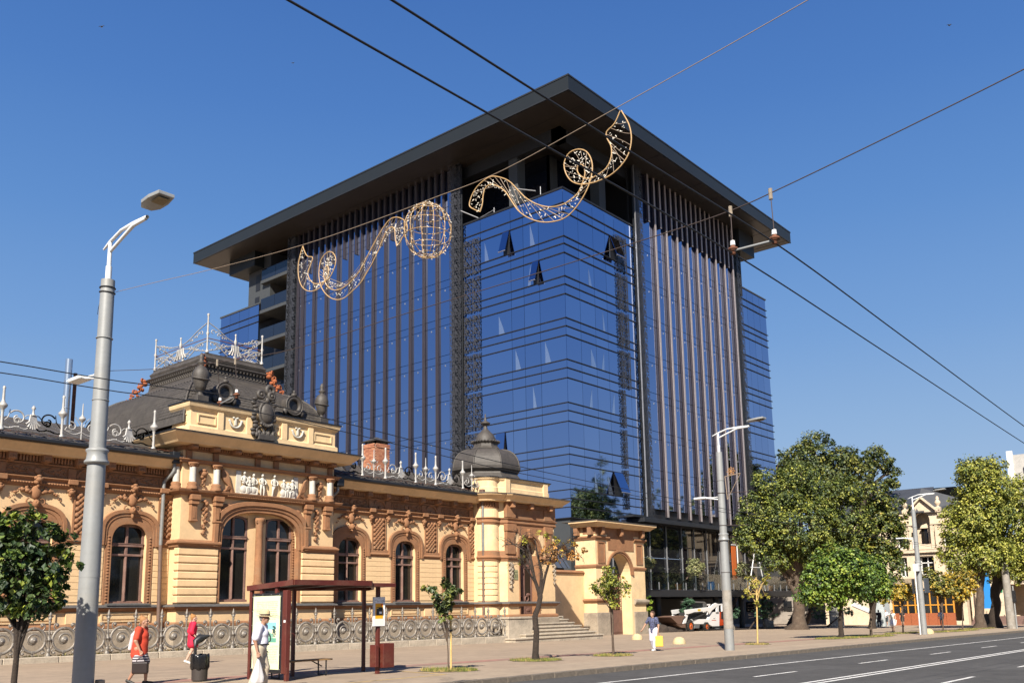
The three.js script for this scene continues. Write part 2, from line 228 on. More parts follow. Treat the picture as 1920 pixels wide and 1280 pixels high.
M.cream = surf([0.62, 0.5, 0.36], { patch: 0.14, grain: 0.14, size: 3, rough: 0.9, dirt: [0.4, 0.31, 0.22], dirtAmt: 0.5, seed: 57 });
// ---------- ground, street, pavement ----------
const KZ = (x) => -15.45 - 0.75 * Math.min(1, Math.max(0, (x - 14) / 26)) - 0.35 * Math.min(1, Math.max(0, (x - 38) / 20));   // the kerb bends slightly
function strip(xs, zA, zB, h, sub = 1) {                        // sheet between two lines z(x), following the fall of the street
  const P = []; for (let i = 0; i + 1 < xs.length; i++) { const a = xs[i], b = xs[i + 1]; const q = [V(a, gy(a) + h, zA(a)), V(b, gy(b) + h, zA(b)), V(b, gy(b) + h, zB(b)), V(a, gy(a) + h, zB(a))]; for (const e of [0, 1, 2, 0, 2, 3]) P.push(...q[e].toArray()); }
  const g = new THREE.BufferGeometry(); g.setAttribute('position', new THREE.Float32BufferAttribute(P, 3)); return norm(g);
}
const XS = []; for (let x = -60; x <= 160; x += 4) XS.push(x);
const cst = (z) => () => z;
{
  const far = new THREE.PlaneGeometry(1600, 1600); far.rotateX(-Math.PI / 2); far.translate(40, -3.2, -40);
  ground('ground', norm(far), M.pave2);
  ground('road', strip(XS, cst(40), (x) => KZ(x) - 0.2, -0.13), M.asphalt);
  ground('pavement', strip(XS, (x) => KZ(x) - 0.15, cst(-140), 0), M.pave);
  ground('roadside_strip', strip(XS, (x) => KZ(x) - 0.16, (x) => KZ(x) - 2.6, 0.004), M.pave2);
  ground('red_paving_band', strip(XS, cst(-21.6), cst(-22.5), 0.005), M.redPave);
  // kerb stones, one by one
  const kg = new THREE.Group(); kg.name = 'kerb'; kg.userData.kind = 'structure'; scene.add(kg);
  const kgeo = boxUV(rb(-0.49, 0.49, -0.2, 0.012, -0.09, 0.09, 0.02));
  for (let x = 6; x < 120; x += 1) { const m = new THREE.Mesh(kgeo, M.kerb); m.name = 'kerb_stone'; const z = KZ(x + 0.5) - 0.1; m.position.set(x + 0.5, gy(x + 0.5) + (Math.sin(x * 12.9) * 0.004), z); m.rotation.y = -Math.atan2(KZ(x + 1) - KZ(x), 1) + Math.sin(x * 7.7) * 0.004; m.castShadow = m.receiveShadow = true; kg.add(m); }
  // markings
  const mark = (name, a, b, z, w) => ground(name, strip(Array.from({ length: Math.max(2, Math.ceil((b - a) / 4) + 1) }, (_, i, n = Math.max(2, Math.ceil((b - a) / 4) + 1)) => a + (b - a) * i / (n - 1)), cst(z + w / 2), cst(z - w / 2), -0.126), M.whitePaint);
  mark('edge_line', -40, 150, -13.45, 0.13);
  mark('centre_line', -40, 150, -9.02, 0.12); mark('centre_line_001', -40, 150, -9.3, 0.12);
  let k = 1; const dash = (z) => { for (let x = -22.6; x < 110; x += 7.6) mark('lane_dash_' + String(k++).padStart(3, '0'), x, x + 2.7, z, 0.11); };
  dash(-11.3); dash(-6.6);
  // yellow stop markings by the shelter
  const yl = (a, b, w) => { const d = b.clone().sub(a).setY(0).normalize(), n = V(-d.z, 0, d.x).multiplyScalar(w / 2); return quadGeo(a.clone().add(n), b.clone().add(n), b.clone().sub(n), a.clone().sub(n)); };
  const q0 = gnd(640, 1281, 0.008), q1 = gnd(835, 1264, 0.008), q2 = gnd(752, 1258, 0.008);
  ground('yellow_marking', [yl(q0, q1, 0.12), yl(q2, q1, 0.1)], M.yellowPaint);
  // paving joints of the wide pavement in front of the mansion: slabs with sunk joints
  const jg = []; for (let z = -23.2; z > -36; z -= 1.35) jg.push(strip(XS.filter((x) => x >= 0 && x <= 64), cst(z), cst(z - 0.035), 0.003));
  ground('paving_joints', jg, surf([0.24, 0.18, 0.125], { size: 2, grain: 0.3, seed: 60, N: 128 }));
}
// patches of grass and earth round the street trees
const bladeGeo = (() => { const P = []; for (let k = 0; k < 5; k++) { const a = k * 2.4, w = 0.008, h = 0.05 + 0.02 * (k % 3), x = Math.cos(a) * 0.03, z = Math.sin(a) * 0.03; P.push(x - w, 0, z, x + w, 0, z + w, x + Math.cos(a) * 0.03, h, z + Math.sin(a) * 0.03); } const g = new THREE.BufferGeometry(); g.setAttribute('position', new THREE.Float32BufferAttribute(P, 3)); return norm(g); })();
function grassPatch(c, rx, rz, n, seed, green = 0.6) {
  const r = rng(seed), bed = new THREE.CircleGeometry(1, 28); const p = bed.attributes.position; for (let i = 1; i < p.count; i++) { const f = 0.82 + 0.3 * Math.abs(Math.sin(i * 2.3 + seed)); p.setXY(i, p.getX(i) * f, p.getY(i) * f); }
  bed.rotateX(-Math.PI / 2); bed.scale(rx, 1, rz); bed.translate(c.x, 0.009, c.z); const q = bed.attributes.position; for (let i = 0; i < q.count; i++) q.setY(i, gy(q.getX(i)) + 0.009);
  ground('earth_patch', norm(bed), M.dryEarth);
  const m = new THREE.InstancedMesh(bladeGeo, flat(1, 1, 1, 0.9, 0, { side: THREE.DoubleSide }), n), t = new THREE.Matrix4(), qn = new THREE.Quaternion(), col = new THREE.Color();
  for (let i = 0; i < n; i++) { const a = r() * 6.283, d = Math.sqrt(r()) * 0.95, x = c.x + Math.cos(a) * d * rx, z = c.z + Math.sin(a) * d * rz; qn.setFromAxisAngle(V(0, 1, 0), r() * 6.28); const s = 0.6 + r() * 0.9; m.setMatrixAt(i, t.compose(V(x, gy(x) + 0.008, z), qn, V(s, s * 0.9, s))); const y = r(); if (r() < green) col.setRGB(0.10 + 0.1 * y, 0.13 + 0.07 * y, 0.03); else col.setRGB(0.3 + 0.1 * y, 0.22 + 0.08 * y, 0.09); m.setColorAt(i, col); }
  m.name = numbered('grass'); tag(m, null, null, null, 'stuff'); m.userData.label = 'short dry grass growing round the street trees'; m.userData.category = 'grass'; m.castShadow = m.receiveShadow = true; scene.add(m);
}
// ---------- the glass tower ----------
{
  const cx = 62.93, cz = -47, T = thing('glass_tower', 'tall blue mirror glass office tower with wide dark overhanging flat roof', 'tower', null, V(cx, -0.6, cz));
  const R = rng(5);
  const LV = [9.21, 10.13, 10.87, 11.65, 13.85, 14.72, 15.45, 17.64, 18.59, 19.32, 21.53, 22.44, 23.21, 25.42, 26.27, 27.03, 29.25, 30.16, 30.93, 33.14, 34.01, 34.72, 37.06, 37.93, 39.38];
  const gl = [M.glassBlue, M.glassBlue2, M.glassBlue];
  const pane = (name, side, a0, a1, y0, y1, off, mat, tilt = 0.0016) => {           // a pane with its own slight tilt, so reflections break from pane to pane
    const w = a1 - a0 - 0.03, h = y1 - y0 - 0.03, g = new THREE.BoxGeometry(w, h, 0.02); g.rotateX((R() - 0.5) * tilt * 2); g.rotateY((R() - 0.5) * tilt * 2);
    if (side === 'R') g.translate((a0 + a1) / 2, (y0 + y1) / 2, cz + off); else { g.rotateY(-Math.PI / 2); g.translate(cx - off, (y0 + y1) / 2, (a0 + a1) / 2); }
    return part(name, norm(g), mat, T, { uv: false });
  };
  const box = (side, a0, a1, y0, y1, o0, o1) => side === 'R' ? bx(a0, a1, y0, y1, cz + o0, cz + o1) : bx(cx - o1, cx - o0, y0, y1, a0, a1);
  // core behind the glass
  part('core', [bx(cx + 0.3, 104.6, 9.3, 38.9, -87.5, cz - 0.3), bx(cx + 8.5, 96, 38.9, 45.9, -87.3, cz - 5), bx(76, 97.6, 38.9, 45.9, -60, cz - 0.25), bx(cx + 0.25, cx + 8.6, 38.9, 45.9, -86, -61.2), bx(cx + 4, 104.6, -0.6, 39, -102.5, -87.5)], M.black, T);
  // banded corner, both faces
  const colR = [cx, 65.15, 67.5, 69.5, 71.1, 73.15, 74.55], colL = [-59.4, -57.15, -53.3, -51.75, -49.9, cz];
  for (let k = 0; k + 1 < LV.length; k++) {
    const y0 = LV[k], y1 = LV[k + 1];
    for (let i = 0; i + 1 < colR.length; i++) { if (k === 0 && i > 4) continue; pane('glass_pane', 'R', colR[i], colR[i + 1], y0, y1, 0.0, gl[(R() * 3) | 0]); }
    for (let i = 0; i + 1 < colL.length; i++) pane('glass_pane', 'L', colL[i], colL[i + 1], y0, y1, 0.0, gl[(R() * 3) | 0]);
  }
  LV.forEach((y, k) => { const h = k === 24 ? 0.16 : 0.075; part('transom', [box('R', cx - 0.09, 74.6, y - h / 2, y + h / 2, 0.012, 0.1), box('L', -59.4, cz + 0.1, y - h / 2, y + h / 2, 0.012, 0.1)], M.black, T); });
  // light curtains drawn aside, seen at the glass of some windows
  { const cm = new THREE.MeshStandardMaterial({ color: new THREE.Color().setRGB(0.34, 0.41, 0.54), metalness: 0.85, roughness: 0.08 }), Rc = rng(17); const floors = LV.map((y, k) => [y, LV[k + 1]]).filter(([a, b]) => b - a > 1.9);
    for (const [y0, y1] of floors) for (const [s, list] of [['L', [-56.6, -54.9, -52.9, -50.9, -49.4]], ['R', [66.6, 68.7, 70.2]], ['R', [100.9]]]) for (const a of list) { if (Rc() < 0.68) continue; const w = 0.35 + 0.5 * Rc(), h = (y1 - y0) * (0.75 + 0.25 * Rc()), d = Rc() < 0.6 ? 1 : -1; const p = (t, y) => s === 'R' ? V(a + t * d, y, cz + 0.016) : V(cx - 0.016, y, a + t * d); const g = new THREE.BufferGeometry(); g.setAttribute('position', new THREE.Float32BufferAttribute([p(0, y0 + 0.06), p(w, y0 + 0.06), p(w * 0.62, y0 + h * 0.45), p(0, y0 + 0.06), p(w * 0.62, y0 + h * 0.45), p(0, y0 + h)].flatMap((v) => v.toArray()), 3)); part('drawn_curtain', norm(g), cm, T, { uv: false }); } }
  // open top-hung windows
  const openWin = (side, a0, a1, y0, y1, ang) => {
    const g = new THREE.BoxGeometry(a1 - a0, y1 - y0, 0.05); g.translate(0, -(y1 - y0) / 2, 0.03); g.rotateX(-ang);
    const f = new THREE.BoxGeometry(a1 - a0 + 0.05, 0.06, 0.07); f.translate(0, -(y1 - y0), 0.03); f.rotateX(-ang);
    for (const q of [g, f]) { if (side === 'R') q.translate((a0 + a1) / 2, y1, cz + 0.06); else { q.rotateY(-Math.PI / 2); q.translate(cx - 0.06, y1, (a0 + a1) / 2); } }
    const w = part('open_window', norm(g), M.glassDeep, T); part('window_frame', norm(f), M.steel, w); part('window_opening', box(side, a0 + 0.02, a1 - 0.02, y0, y1, 0.03, 0.04), M.black, w);
  };
  openWin('L', -54.2, -53.4, 34.75, 37.0, 0.3); openWin('L', -50.6, -49.9, 31.0, 33.1, 0.3); openWin('L', -55.35, -54.3, 15.5, 17.6, 0.12);
  openWin('R', 70.3, 71.7, 34.75, 37.0, 0.34); openWin('R', 69.6, 71.0, 11.7, 13.8, 0.4);
  // finned curtain walls
  const storeys = []; for (let k = 0; k < 9; k++) storeys.push(10.13 + 3.885 * k);
  const finZ = [-63.0, -64.9, -66.9, -68.85, -70.8, -72.75, -74.7, -76.7, -78.75, -80.85, -83.1, -85.2], finX = [78.5, 80.75, 82.95, 85.15, 87.3, 89.45, 91.6, 93.75, 95.85];
  const bayL = [-86.2, ...finZ.slice().reverse(), -61.0], bayR = [75.9, ...finX, 96.7];
  for (const [side, bays] of [['R', bayR], ['L', bayL]]) {
    for (let s = 0; s < 10; s++) {
      const y0 = s ? storeys[s - 1] + 0.8 : 9.9, y1 = s < 9 ? storeys[s] : 45.9; if (y1 - y0 < 0.4) continue;
      for (let i = 0; i + 1 < bays.length; i++) pane('curtain_wall_pane', side, bays[i], bays[i + 1], y0, y1, 0.0, M.glassDeep, 0.0012);
      if (s < 9) part('spandrel_panel', box(side, bays[0], bays[bays.length - 1], storeys[s] + 0.03, storeys[s] + 0.77, -0.03, 0.005), M.glassDeep, T, { uv: false });
    }
    // patch fittings: small bright clamps on the glass
    const dots = []; for (const y of storeys) for (let i = 0; i + 1 < bays.length; i++) { const m = (bays[i] + bays[i + 1]) / 2; dots.push(box(side, m - 0.04, m + 0.04, y - 0.35, y - 0.2, 0.012, 0.05)); }
    part('glass_clamps', dots, M.steel, T, { kind: 'stuff' });
  }
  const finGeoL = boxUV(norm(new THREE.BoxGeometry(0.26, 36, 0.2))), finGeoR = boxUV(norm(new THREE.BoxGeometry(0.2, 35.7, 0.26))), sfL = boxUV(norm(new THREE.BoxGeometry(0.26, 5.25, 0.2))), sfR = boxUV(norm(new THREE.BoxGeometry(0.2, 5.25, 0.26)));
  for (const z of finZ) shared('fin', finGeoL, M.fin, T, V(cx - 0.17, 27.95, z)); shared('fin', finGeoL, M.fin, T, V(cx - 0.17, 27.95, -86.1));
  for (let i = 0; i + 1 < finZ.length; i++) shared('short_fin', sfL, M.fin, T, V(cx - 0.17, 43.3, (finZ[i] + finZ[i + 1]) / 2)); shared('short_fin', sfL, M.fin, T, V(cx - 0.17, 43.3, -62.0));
  const litFrontR = boxUV(norm(new THREE.BoxGeometry(0.27, 35.72, 0.05))), litFrontS = boxUV(norm(new THREE.BoxGeometry(0.27, 5.27, 0.05)));  // added pale strips that paint the lit front face onto each dark fin
  for (const x of finX) { shared('fin', finGeoR, M.fin, T, V(x, 28.05, cz + 0.17)); shared('fin_lit_front', litFrontR, M.finLit, T, V(x, 28.05, cz + 0.327)); }
  for (const x of [77.3, ...finX.slice(1).map((x, i) => (x + finX[i]) / 2)]) { shared('short_fin', sfR, M.fin, T, V(x, 43.3, cz + 0.17)); shared('fin_lit_front', litFrontS, M.finLit, T, V(x, 43.3, cz + 0.327)); }
  // perforated strips, panel by panel
  for (let y = 9.6; y < 45.8; y += 3.885) {
    const y1 = Math.min(45.9, y + 3.86);
    for (const [s, a0, a1, o] of [['R', 74.6, 75.85, 0.42], ['R', 96.75, 97.85, 0.3], ['L', -61.0, -59.45, 0.42], ['L', -87.85, -86.3, 0.5]]) { part('perforated_panel', box(s, a0, a1, y, y1, o, o + 0.02), M.screen, T); part('panel_edge', box(s, a0, a1, y1 - 0.02, y1 + 0.03, o - 0.02, o + 0.03), M.panelDark, T); }
    if (y < 36) for (const [s, a0, a1] of [['R', 71.1, 72.0], ['R', 72.05, 73.05], ['L', -59.35, -58.35], ['L', -58.2, -57.2]]) if (!(s === 'R' && a0 > 72 && y < 19)) part('perforated_panel', box(s, a0, a1, y + 0.9, y1 + 0.7, 0.12, 0.14), M.screen, T);
  }
  for (const g of [box('L', -61, -59.5, 9.6, 45.9, 0.05, 0.1), box('L', -87.9, -86.25, 9.6, 45.9, 0.05, 0.12), box('R', 74.62, 75.86, 9.6, 45.9, 0.02, 0.06), box('R', 96.75, 97.85, 9.9, 45.9, -0.05, 0.0)]) part('strip_backing', g, M.panelDark, T);
  part('corner_post', [bx(74.53, 74.6, 9.6, 45.9, cz + 0.3, cz + 0.42)], M.steel, T);
  part('edge_return', [box('R', 74.62, 75.9, 9.6, 45.9, -0.6, -0.4), bx(97.85, 98, 38, 45.9, cz - 8, cz + 0.3), bx(cx - 0.5, cx, 9.6, 45.9, -87.95, -87.87)], M.panelDark, T);
  // end blocks with bands
  for (let k = 0; k + 1 < LV.length; k++) {
    for (const [a0, a1] of [[97.85, 99.7], [99.7, 101.4], [101.4, 103.1], [103.1, 104.9]]) if (LV[k] > 12) pane('block_pane', 'R', a0, a1, LV[k], LV[k + 1], -0.05, gl[(R() * 3) | 0]);
    if (LV[k] > 19) for (const [a0, a1] of [[-102.7, -100.6], [-100.6, -98.5], [-98.5, -96.4], [-96.4, -94.3]]) pane('block_pane', 'L', a0, a1, LV[k], LV[k + 1], -0.05, gl[(R() * 3) | 0]);
    if (LV[k] > 12) part('transom', [box('R', 97.85, 105.05, LV[k] - 0.04, LV[k] + 0.04, -0.03, 0.06), box('L', -102.85, -94.3, LV[k] - 0.04, LV[k] + 0.04, -0.03, 0.06)], M.black, T);
  }
  part('block_coping', [box('R', 97.85, 105.05, 39.3, 39.45, -8, 0.05), box('L', -102.85, -94, 39.3, 39.5, -8, 0.05)], M.panelGrey, T);
  // stair block and balconies on the side
  part('stair_block', [bx(cx + 0.4, cx + 5, 39.4, 45.9, -97.2, -92.6), bx(cx + 5, cx + 6, 20, 45.9, -97, -87.9)], M.panelGrey, T);
  part('small_window', bx(cx + 0.36, cx + 0.42, 41.3, 43.4, -95.6, -94.7), M.black, T); part('small_window', bx(cx + 0.36, cx + 0.42, 39.6, 40.5, -95.7, -94.8), M.black, T);
  for (let k = 0; k < 7; k++) {
    const y = 42.15 - 3.85 * k; const s = part('balcony', rb(cx - 0.15, cx + 5, y - 0.42, y, -93.9, -87.95, 0.03), M.panelGrey, T);
    part('balcony_glass', [bx(cx - 0.1, cx - 0.06, y + 0.03, y + 1.45, -93.7, -90.9), bx(cx - 0.1, cx - 0.06, y + 0.03, y + 1.45, -90.85, -88.0), bx(cx - 0.06, cx + 3, y + 0.03, y + 1.45, -93.74, -93.7)], M.blackGlass, s);
    part('balcony_door', [bx(cx + 4.9, cx + 4.95, y + 0.05, y + 2.4, -91.3, -91.2), bx(cx + 4.9, cx + 4.95, y + 0.05, y + 2.4, -89.8, -89.7)], M.white, s);
    part('recess_wall', bx(cx + 4.95, cx + 5.0, y, y + 3.43, -93.8, -88), M.blackGlass, s);
    if (k === 1 || k === 3) { part('ceiling_lamp', ell(cx + 0.9, y + 3.25, -88.9, 0.16, 0.1, 0.16), new THREE.MeshStandardMaterial({ color: 0x664411, emissive: new THREE.Color(1, 0.55, 0.12), emissiveIntensity: 0.9 }), s); const pl = new THREE.PointLight(new THREE.Color(1, 0.6, 0.25), 1.2, 6, 2); pl.position.set(cx + 0.9, y + 3.05, -88.9).sub(T.position); pl.castShadow = true; T.add(pl); pl.name = 'balcony_light'; }
  }
  // recessed roof terrace over the banded corner
  part('terrace_wall', [bx(cx + 4.2, 76, 39.4, 45.9, cz - 5, cz - 4.8), bx(cx + 4.2, cx + 4.4, 39.4, 45.9, -61, cz - 4.8)], M.blackGlass, T);
  part('terrace_floor', bx(cx, 76, 39.0, 39.1, -61.2, cz), M.panelDark, T);
  part('terrace_column', rb(cx + 0.7, cx + 1.9, 39.2, 45.9, -54.0, -52.9, 0.03), M.panelGrey, T); part('terrace_column', rb(70.6, 71.7, 39.2, 45.9, cz - 2.3, cz - 1.2, 0.03), M.panelGrey, T);
  part('terrace_column', rb(cx + 4.4, cx + 5.4, 39.2, 45.9, cz - 5.6, cz - 4.6, 0.03), M.panelGrey, T);
  part('ceiling_beam', [bx(cx + 0.6, cx + 1.6, 44.7, 45.95, -61.2, cz - 0.6), bx(cx + 0.6, 76, 44.7, 45.95, cz - 1.6, cz - 0.6)], M.panelDark, T);
  part('maintenance_arm', [bar(V(cx + 0.1, 40.1, -50.2), V(cx - 0.5, 40.9, -52.5), 0.06), bar(V(cx + 0.2, 39.4, -49.7), V(cx + 0.2, 40.4, -49.7), 0.05), bar(V(cx + 0.1, 39.6, -57.5), V(cx - 0.5, 40.7, -59.3), 0.06), bar(V(cx + 0.2, 39.4, -55.5), V(cx + 0.2, 40.1, -55.5), 0.05), bar(V(cx + 0.2, 39.5, -58), V(cx + 0.2, 39.9, -55.4), 0.05)], M.steel, T);
  // roof
  const roof = part('roof', bx(59.22, 105.25, 46.02, 47.3, -103.6, -43.28), M.fascia, T);
  part('roof_edge', [bx(59.17, 105.3, 47.3, 47.44, -103.65, -43.23), bx(59.2, 105.27, 45.95, 46.03, -43.4, -43.25), bx(59.2, 59.35, 45.95, 46.03, -103.6, -43.4)], M.panelDark, roof);
  part('soffit', [bx(59.36, 105.1, 45.93, 46.0, -103.5, -43.41)], M.soffit, roof);
  for (let x = 62; x < 105; x += 4.2) part('soffit_seam', bx(x, x + 0.03, 45.915, 45.93, -103.4, -43.5), M.black, roof);
  part('soffit_box', bx(cx - 1.0, cx + 3, 44.0, 45.93, -99.5, -94), M.fascia, roof); part('soffit_box', bx(96.5, 100.4, 43.3, 45.93, cz - 6, cz + 1), M.fascia, roof);
  part('plant_room', bx(70, 96, 47.4, 49.2, -90, -58), M.panelGrey, roof);
  // foot of the tower: canopy, lobby glass, terrace deck
  part('canopy', [rb(72.5, 97.5, 9.35, 9.75, cz - 1, cz + 1.3, 0.04), bx(71.3, 75.5, 9.8, 9.95, cz, cz + 0.9)], M.panelDark, T);
  const lob = [66, 69.2, 72.4, 75.5, 78.55, 81.5, 84.0, 86.6, 89.4, 92.3, 95.3, 98.4];
  for (let i = 0; i + 1 < lob.length; i++) { pane('lobby_pane', 'R', lob[i], lob[i + 1], 3.1, 6.2, -0.2, M.glassLobby, 0.004); pane('lobby_pane', 'R', lob[i], lob[i + 1], 6.2, 9.4, -0.2, M.glassLobby, 0.004); part('lobby_mullion', rb(lob[i] - 0.035, lob[i] + 0.035, 3.1, 9.4, cz - 0.15, cz - 0.02, 0.01), M.steel, T); }
  { const d = []; for (const x of lob) for (const y of [5.2, 6.3, 7.2]) for (const s of [-0.35, 0.35]) d.push(ell(x + s, y, cz - 0.16, 0.06, 0.06, 0.03, 0)); part('glass_clamps', d, M.steel, T, { kind: 'stuff' }); }
  part('base_wall', [bx(cx + 0.1, 66, -0.6, 9.25, cz - 12, cz - 0.2), bx(66, 104.8, -1.2, 3.05, cz - 9, cz - 8.5), bx(98.4, 104.8, 3.05, 12.2, cz - 9, cz - 0.25)], M.panelGrey, T);
  part('deck', rb(64.6, 100.5, 2.42, 3.05, cz - 9, -43.5, 0.03), M.panelDark, T);
  for (const x of [68, 73.5, 79, 84.5, 90, 95.5]) part('deck_column', cyl(x, -45.2, -1.2, 2.42, 0.28, 0.28, 16), M.panelGrey, T);
  for (let i = 0; i < 22; i++) { const x = 66.6 + i * 1.58; part('railing_post', rb(x - 0.035, x + 0.035, 3.05, 3.72, -43.75, -43.65, 0.01), M.steel, T); }
  part('railing_glass', bx(65.5, 100.3, 3.12, 4.6, -43.73, -43.7), new THREE.MeshPhysicalMaterial({ color: new THREE.Color().setRGB(0.55, 0.6, 0.62), roughness: 0.03, transmission: 1, thickness: 0, ior: 1.45 }), T);
  part('deck_lamps', [70, 78, 86].map((x) => bx(x - 0.5, x + 0.5, 2.3, 2.4, -44.5, -44.4)), M.steel, T, { kind: 'stuff' });
  part('orange_banner', bx(86.75, 87.7, 4.15, 7.6, -44.35, -44.3), flat(0.5, 0.11, 0.012, 0.7), T); part('banner_frame', [bar(V(88.0, 3.05, -44.3), V(88.0, 7.8, -44.3), 0.06), bar(V(86.8, 7.75, -44.3), V(91, 7.75, -44.3), 0.05), bar(V(91.5, 3.05, -45), V(93.6, 7.6, -45), 0.06), bar(V(95.6, 3.05, -45), V(94, 7.6, -45), 0.06), bar(V(92.4, 5.6, -45), V(95, 5.6, -45), 0.05)], M.white, T);
}
// ---------- the mansion ----------
const FZ = -38.5, PZ = -37.7, CZ = -37.0;                        // wing wall, middle pavilion, corner pavilion
const MAN = thing('mansion', 'old yellow and terracotta mansion with dark domed roofs and white iron cresting', 'mansion', null, V(26, 0, FZ));
{
  const B = MAN, G0 = -0.7;
  const arc = []; for (let k = 0; k <= 8; k++) { const t = k / 8 * Math.PI / 2; arc.push([41.55 + 1.25 * Math.sin(t) * 0.98, CZ - 1.5 + 1.5 * (1 - Math.cos(t)) ** 0.6 * 0.98]); }
  const bay = []; for (let k = 0; k <= 10; k++) { const t = Math.PI - k / 10 * Math.PI * 0.62; bay.push([42.25 + 0.78 * Math.cos(t), FZ + 0.35 + 0.85 * Math.sin(t)]); }   // the rounded bay
  const bayF = bay.slice(); bay.unshift([41.47, FZ - 0.3]); bay.push([42.9, CZ - 0.02]); 
  const OUT = [[5, FZ], [21.5, FZ], [21.5, PZ], [30, PZ], [30, FZ], [41.44, FZ], ...bayF, [42.9, CZ], [47.6, CZ], [47.6, -44]];
  const wins = [11.6, 15.6, 19.63, 31.8, 35.8, 39.8];
  const hole = (x) => archPts(x, 0.8, 2.05, 5.46, 0.42, 12, 4);
  // walls
  const wallR = (x0, x1, z, ws, y1 = 8.1) => ext(rect(x0, x1, G0, y1), ws.map(hole), z - 0.45, z);
  part('wall', [wallR(5, 21.5, FZ, wins.slice(0, 3)), wallR(30, 41.45, FZ, wins.slice(3)), bx(5, 47.3, G0, 8.1, -45.5, -45), bx(5, 5.3, G0, 8.1, -45, FZ - 0.46)], M.yellow, B);
  const bigArch = (hw, top, y0 = 2.1) => archPts(25.72, hw, y0, top, 1.35, 18, 2.5);
  part('pavilion_wall', [ext(rect(21.5, 30, G0, 9.4), [bigArch(2.18, 6.3)], PZ - 0.5, PZ), bx(21.5, 21.9, G0, 9.4, -45, PZ - 0.5), bx(29.6, 30, G0, 9.4, -45, PZ - 0.5)], M.yellow, B);
  // corner pavilion: rounded bay, piers, arched doorway
  part('bay_wall', sweep([[-0.4, G0], [0, G0], [0, 8.3], [-0.4, 8.3]], bay), M.yellowPale, B);
  part('corner_wall', [ext(rect(42.9, 47.6, G0, 8.6), [archPts(44.95, 0.95, 1.05, 6.0, 0.95, 16, 2)], CZ - 0.5, CZ), bx(47.2, 47.6, G0, 8.6, -44, CZ - 0.5)], M.yellow, B);
  part('wall_core', [bx(5.5, 41.2, 0, 8.05, -44.8, FZ - 1.2), bx(22, 29.5, 0, 10, -44.8, PZ - 1.0), bx(43.2, 47.1, 0, 8.5, -44.8, CZ - 1.3)], M.black, B);
  // plinth mouldings along the whole front
  part('plinth_base', sweep([[0, G0], [0.16, G0], [0.16, 0.98], [0.09, 1.04], [0, 1.04]], OUT), M.plaster, B);
  part('plinth_band', sweep([[0, 1.04], [0.13, 1.04], [0.13, 1.16], [0.06, 1.24], [0, 1.24]], OUT), M.terra, B);
  part('plinth_cap', sweep([[0, 1.72], [0.05, 1.72], [0.14, 1.82], [0.2, 1.86], [0.2, 1.9], [0, 1.9]], OUT), M.terra, B);
  part('plinth_coping', sweep([[0, 1.9], [0.23, 1.9], [0.21, 1.97], [0, 2.02]], OUT), M.capGrey, B);
  // sunk panels of the plinth under each window
  for (const x of wins) part('plinth_panel', [bx(x - 1.1, x + 1.1, 1.62, 1.68, FZ, FZ + 0.06), bx(x - 1.1, x + 1.1, 1.3, 1.36, FZ, FZ + 0.06), bx(x - 1.1, x - 1.02, 1.36, 1.62, FZ, FZ + 0.06), bx(x + 1.02, x + 1.1, 1.36, 1.62, FZ, FZ + 0.06), bx(x - 0.95, x + 0.95, 1.42, 1.56, FZ, FZ + 0.04)], M.yellow, B);
  for (const [a, b] of [[13.05, 14.15], [17.1, 18.15], [33.25, 34.35], [37.25, 38.35]]) part('plinth_pier', rb(a, b, 1.24, 1.72, FZ, FZ + 0.08, 0.015), M.yellow, B);
  // board-like courses of the wings, each its own piece
  const cgeo = {}; const course = (x0, x1, y, h, z, d = 0.035) => { const w = (x1 - x0), key = w.toFixed(2) + h + d; cgeo[key] ??= boxUV(rb(-w / 2, w / 2, -h / 2 + 0.008, h / 2 - 0.008, 0, d, 0.008)); shared('wall_course', cgeo[key], M.yellow, B, V((x0 + x1) / 2, y, z)); };
  for (const [x0, x1] of [[12.72, 14.48], [16.72, 18.51], [20.75, 21.45], [30.05, 30.68], [32.92, 34.68], [36.92, 38.68], [40.92, 41.5]]) for (let k = 0; k < 9; k++) course(x0, x1, 2.14 + k * 0.265 + 0.12, 0.265, FZ);
  // impost moulding over the courses
  const impost = [[0, 4.5], [0.05, 4.5], [0.07, 4.56], [0.14, 4.62], [0.14, 4.66], [0.06, 4.74], [0.06, 4.86], [0, 4.9]];
  const imp = []; for (const [x0, x1] of [[12.9, 14.3], [16.9, 18.33], [20.93, 21.5], [30, 30.5], [33.1, 34.5], [37.1, 38.5], [41.1, 41.45]]) imp.push(sweep(impost, [[x0, FZ], [x1, FZ]]));
  imp.forEach((g) => part('impost_moulding', g, M.terra, B));
  // ornament kit
  const orn = (x, y, z, s = 1) => {                                // cartouche with mask, crest and garlands
    const g = [ell(x, y, z + 0.06, 0.2 * s, 0.3 * s, 0.14 * s, 2), ell(x, y + 0.42 * s, z + 0.08, 0.16 * s, 0.13 * s, 0.15 * s), ell(x + 0.05 * s, y + 0.56 * s, z + 0.1, 0.1 * s, 0.1 * s, 0.12 * s), ell(x - 0.1 * s, y + 0.52 * s, z + 0.06, 0.08 * s, 0.08 * s, 0.08 * s), tor(x - 0.2 * s, y + 0.32 * s, z + 0.05, 0.1 * s, 0.045 * s, { ts: 10, rs: 5 }), tor(x + 0.2 * s, y + 0.32 * s, z + 0.05, 0.1 * s, 0.045 * s, { ts: 10, rs: 5 })];
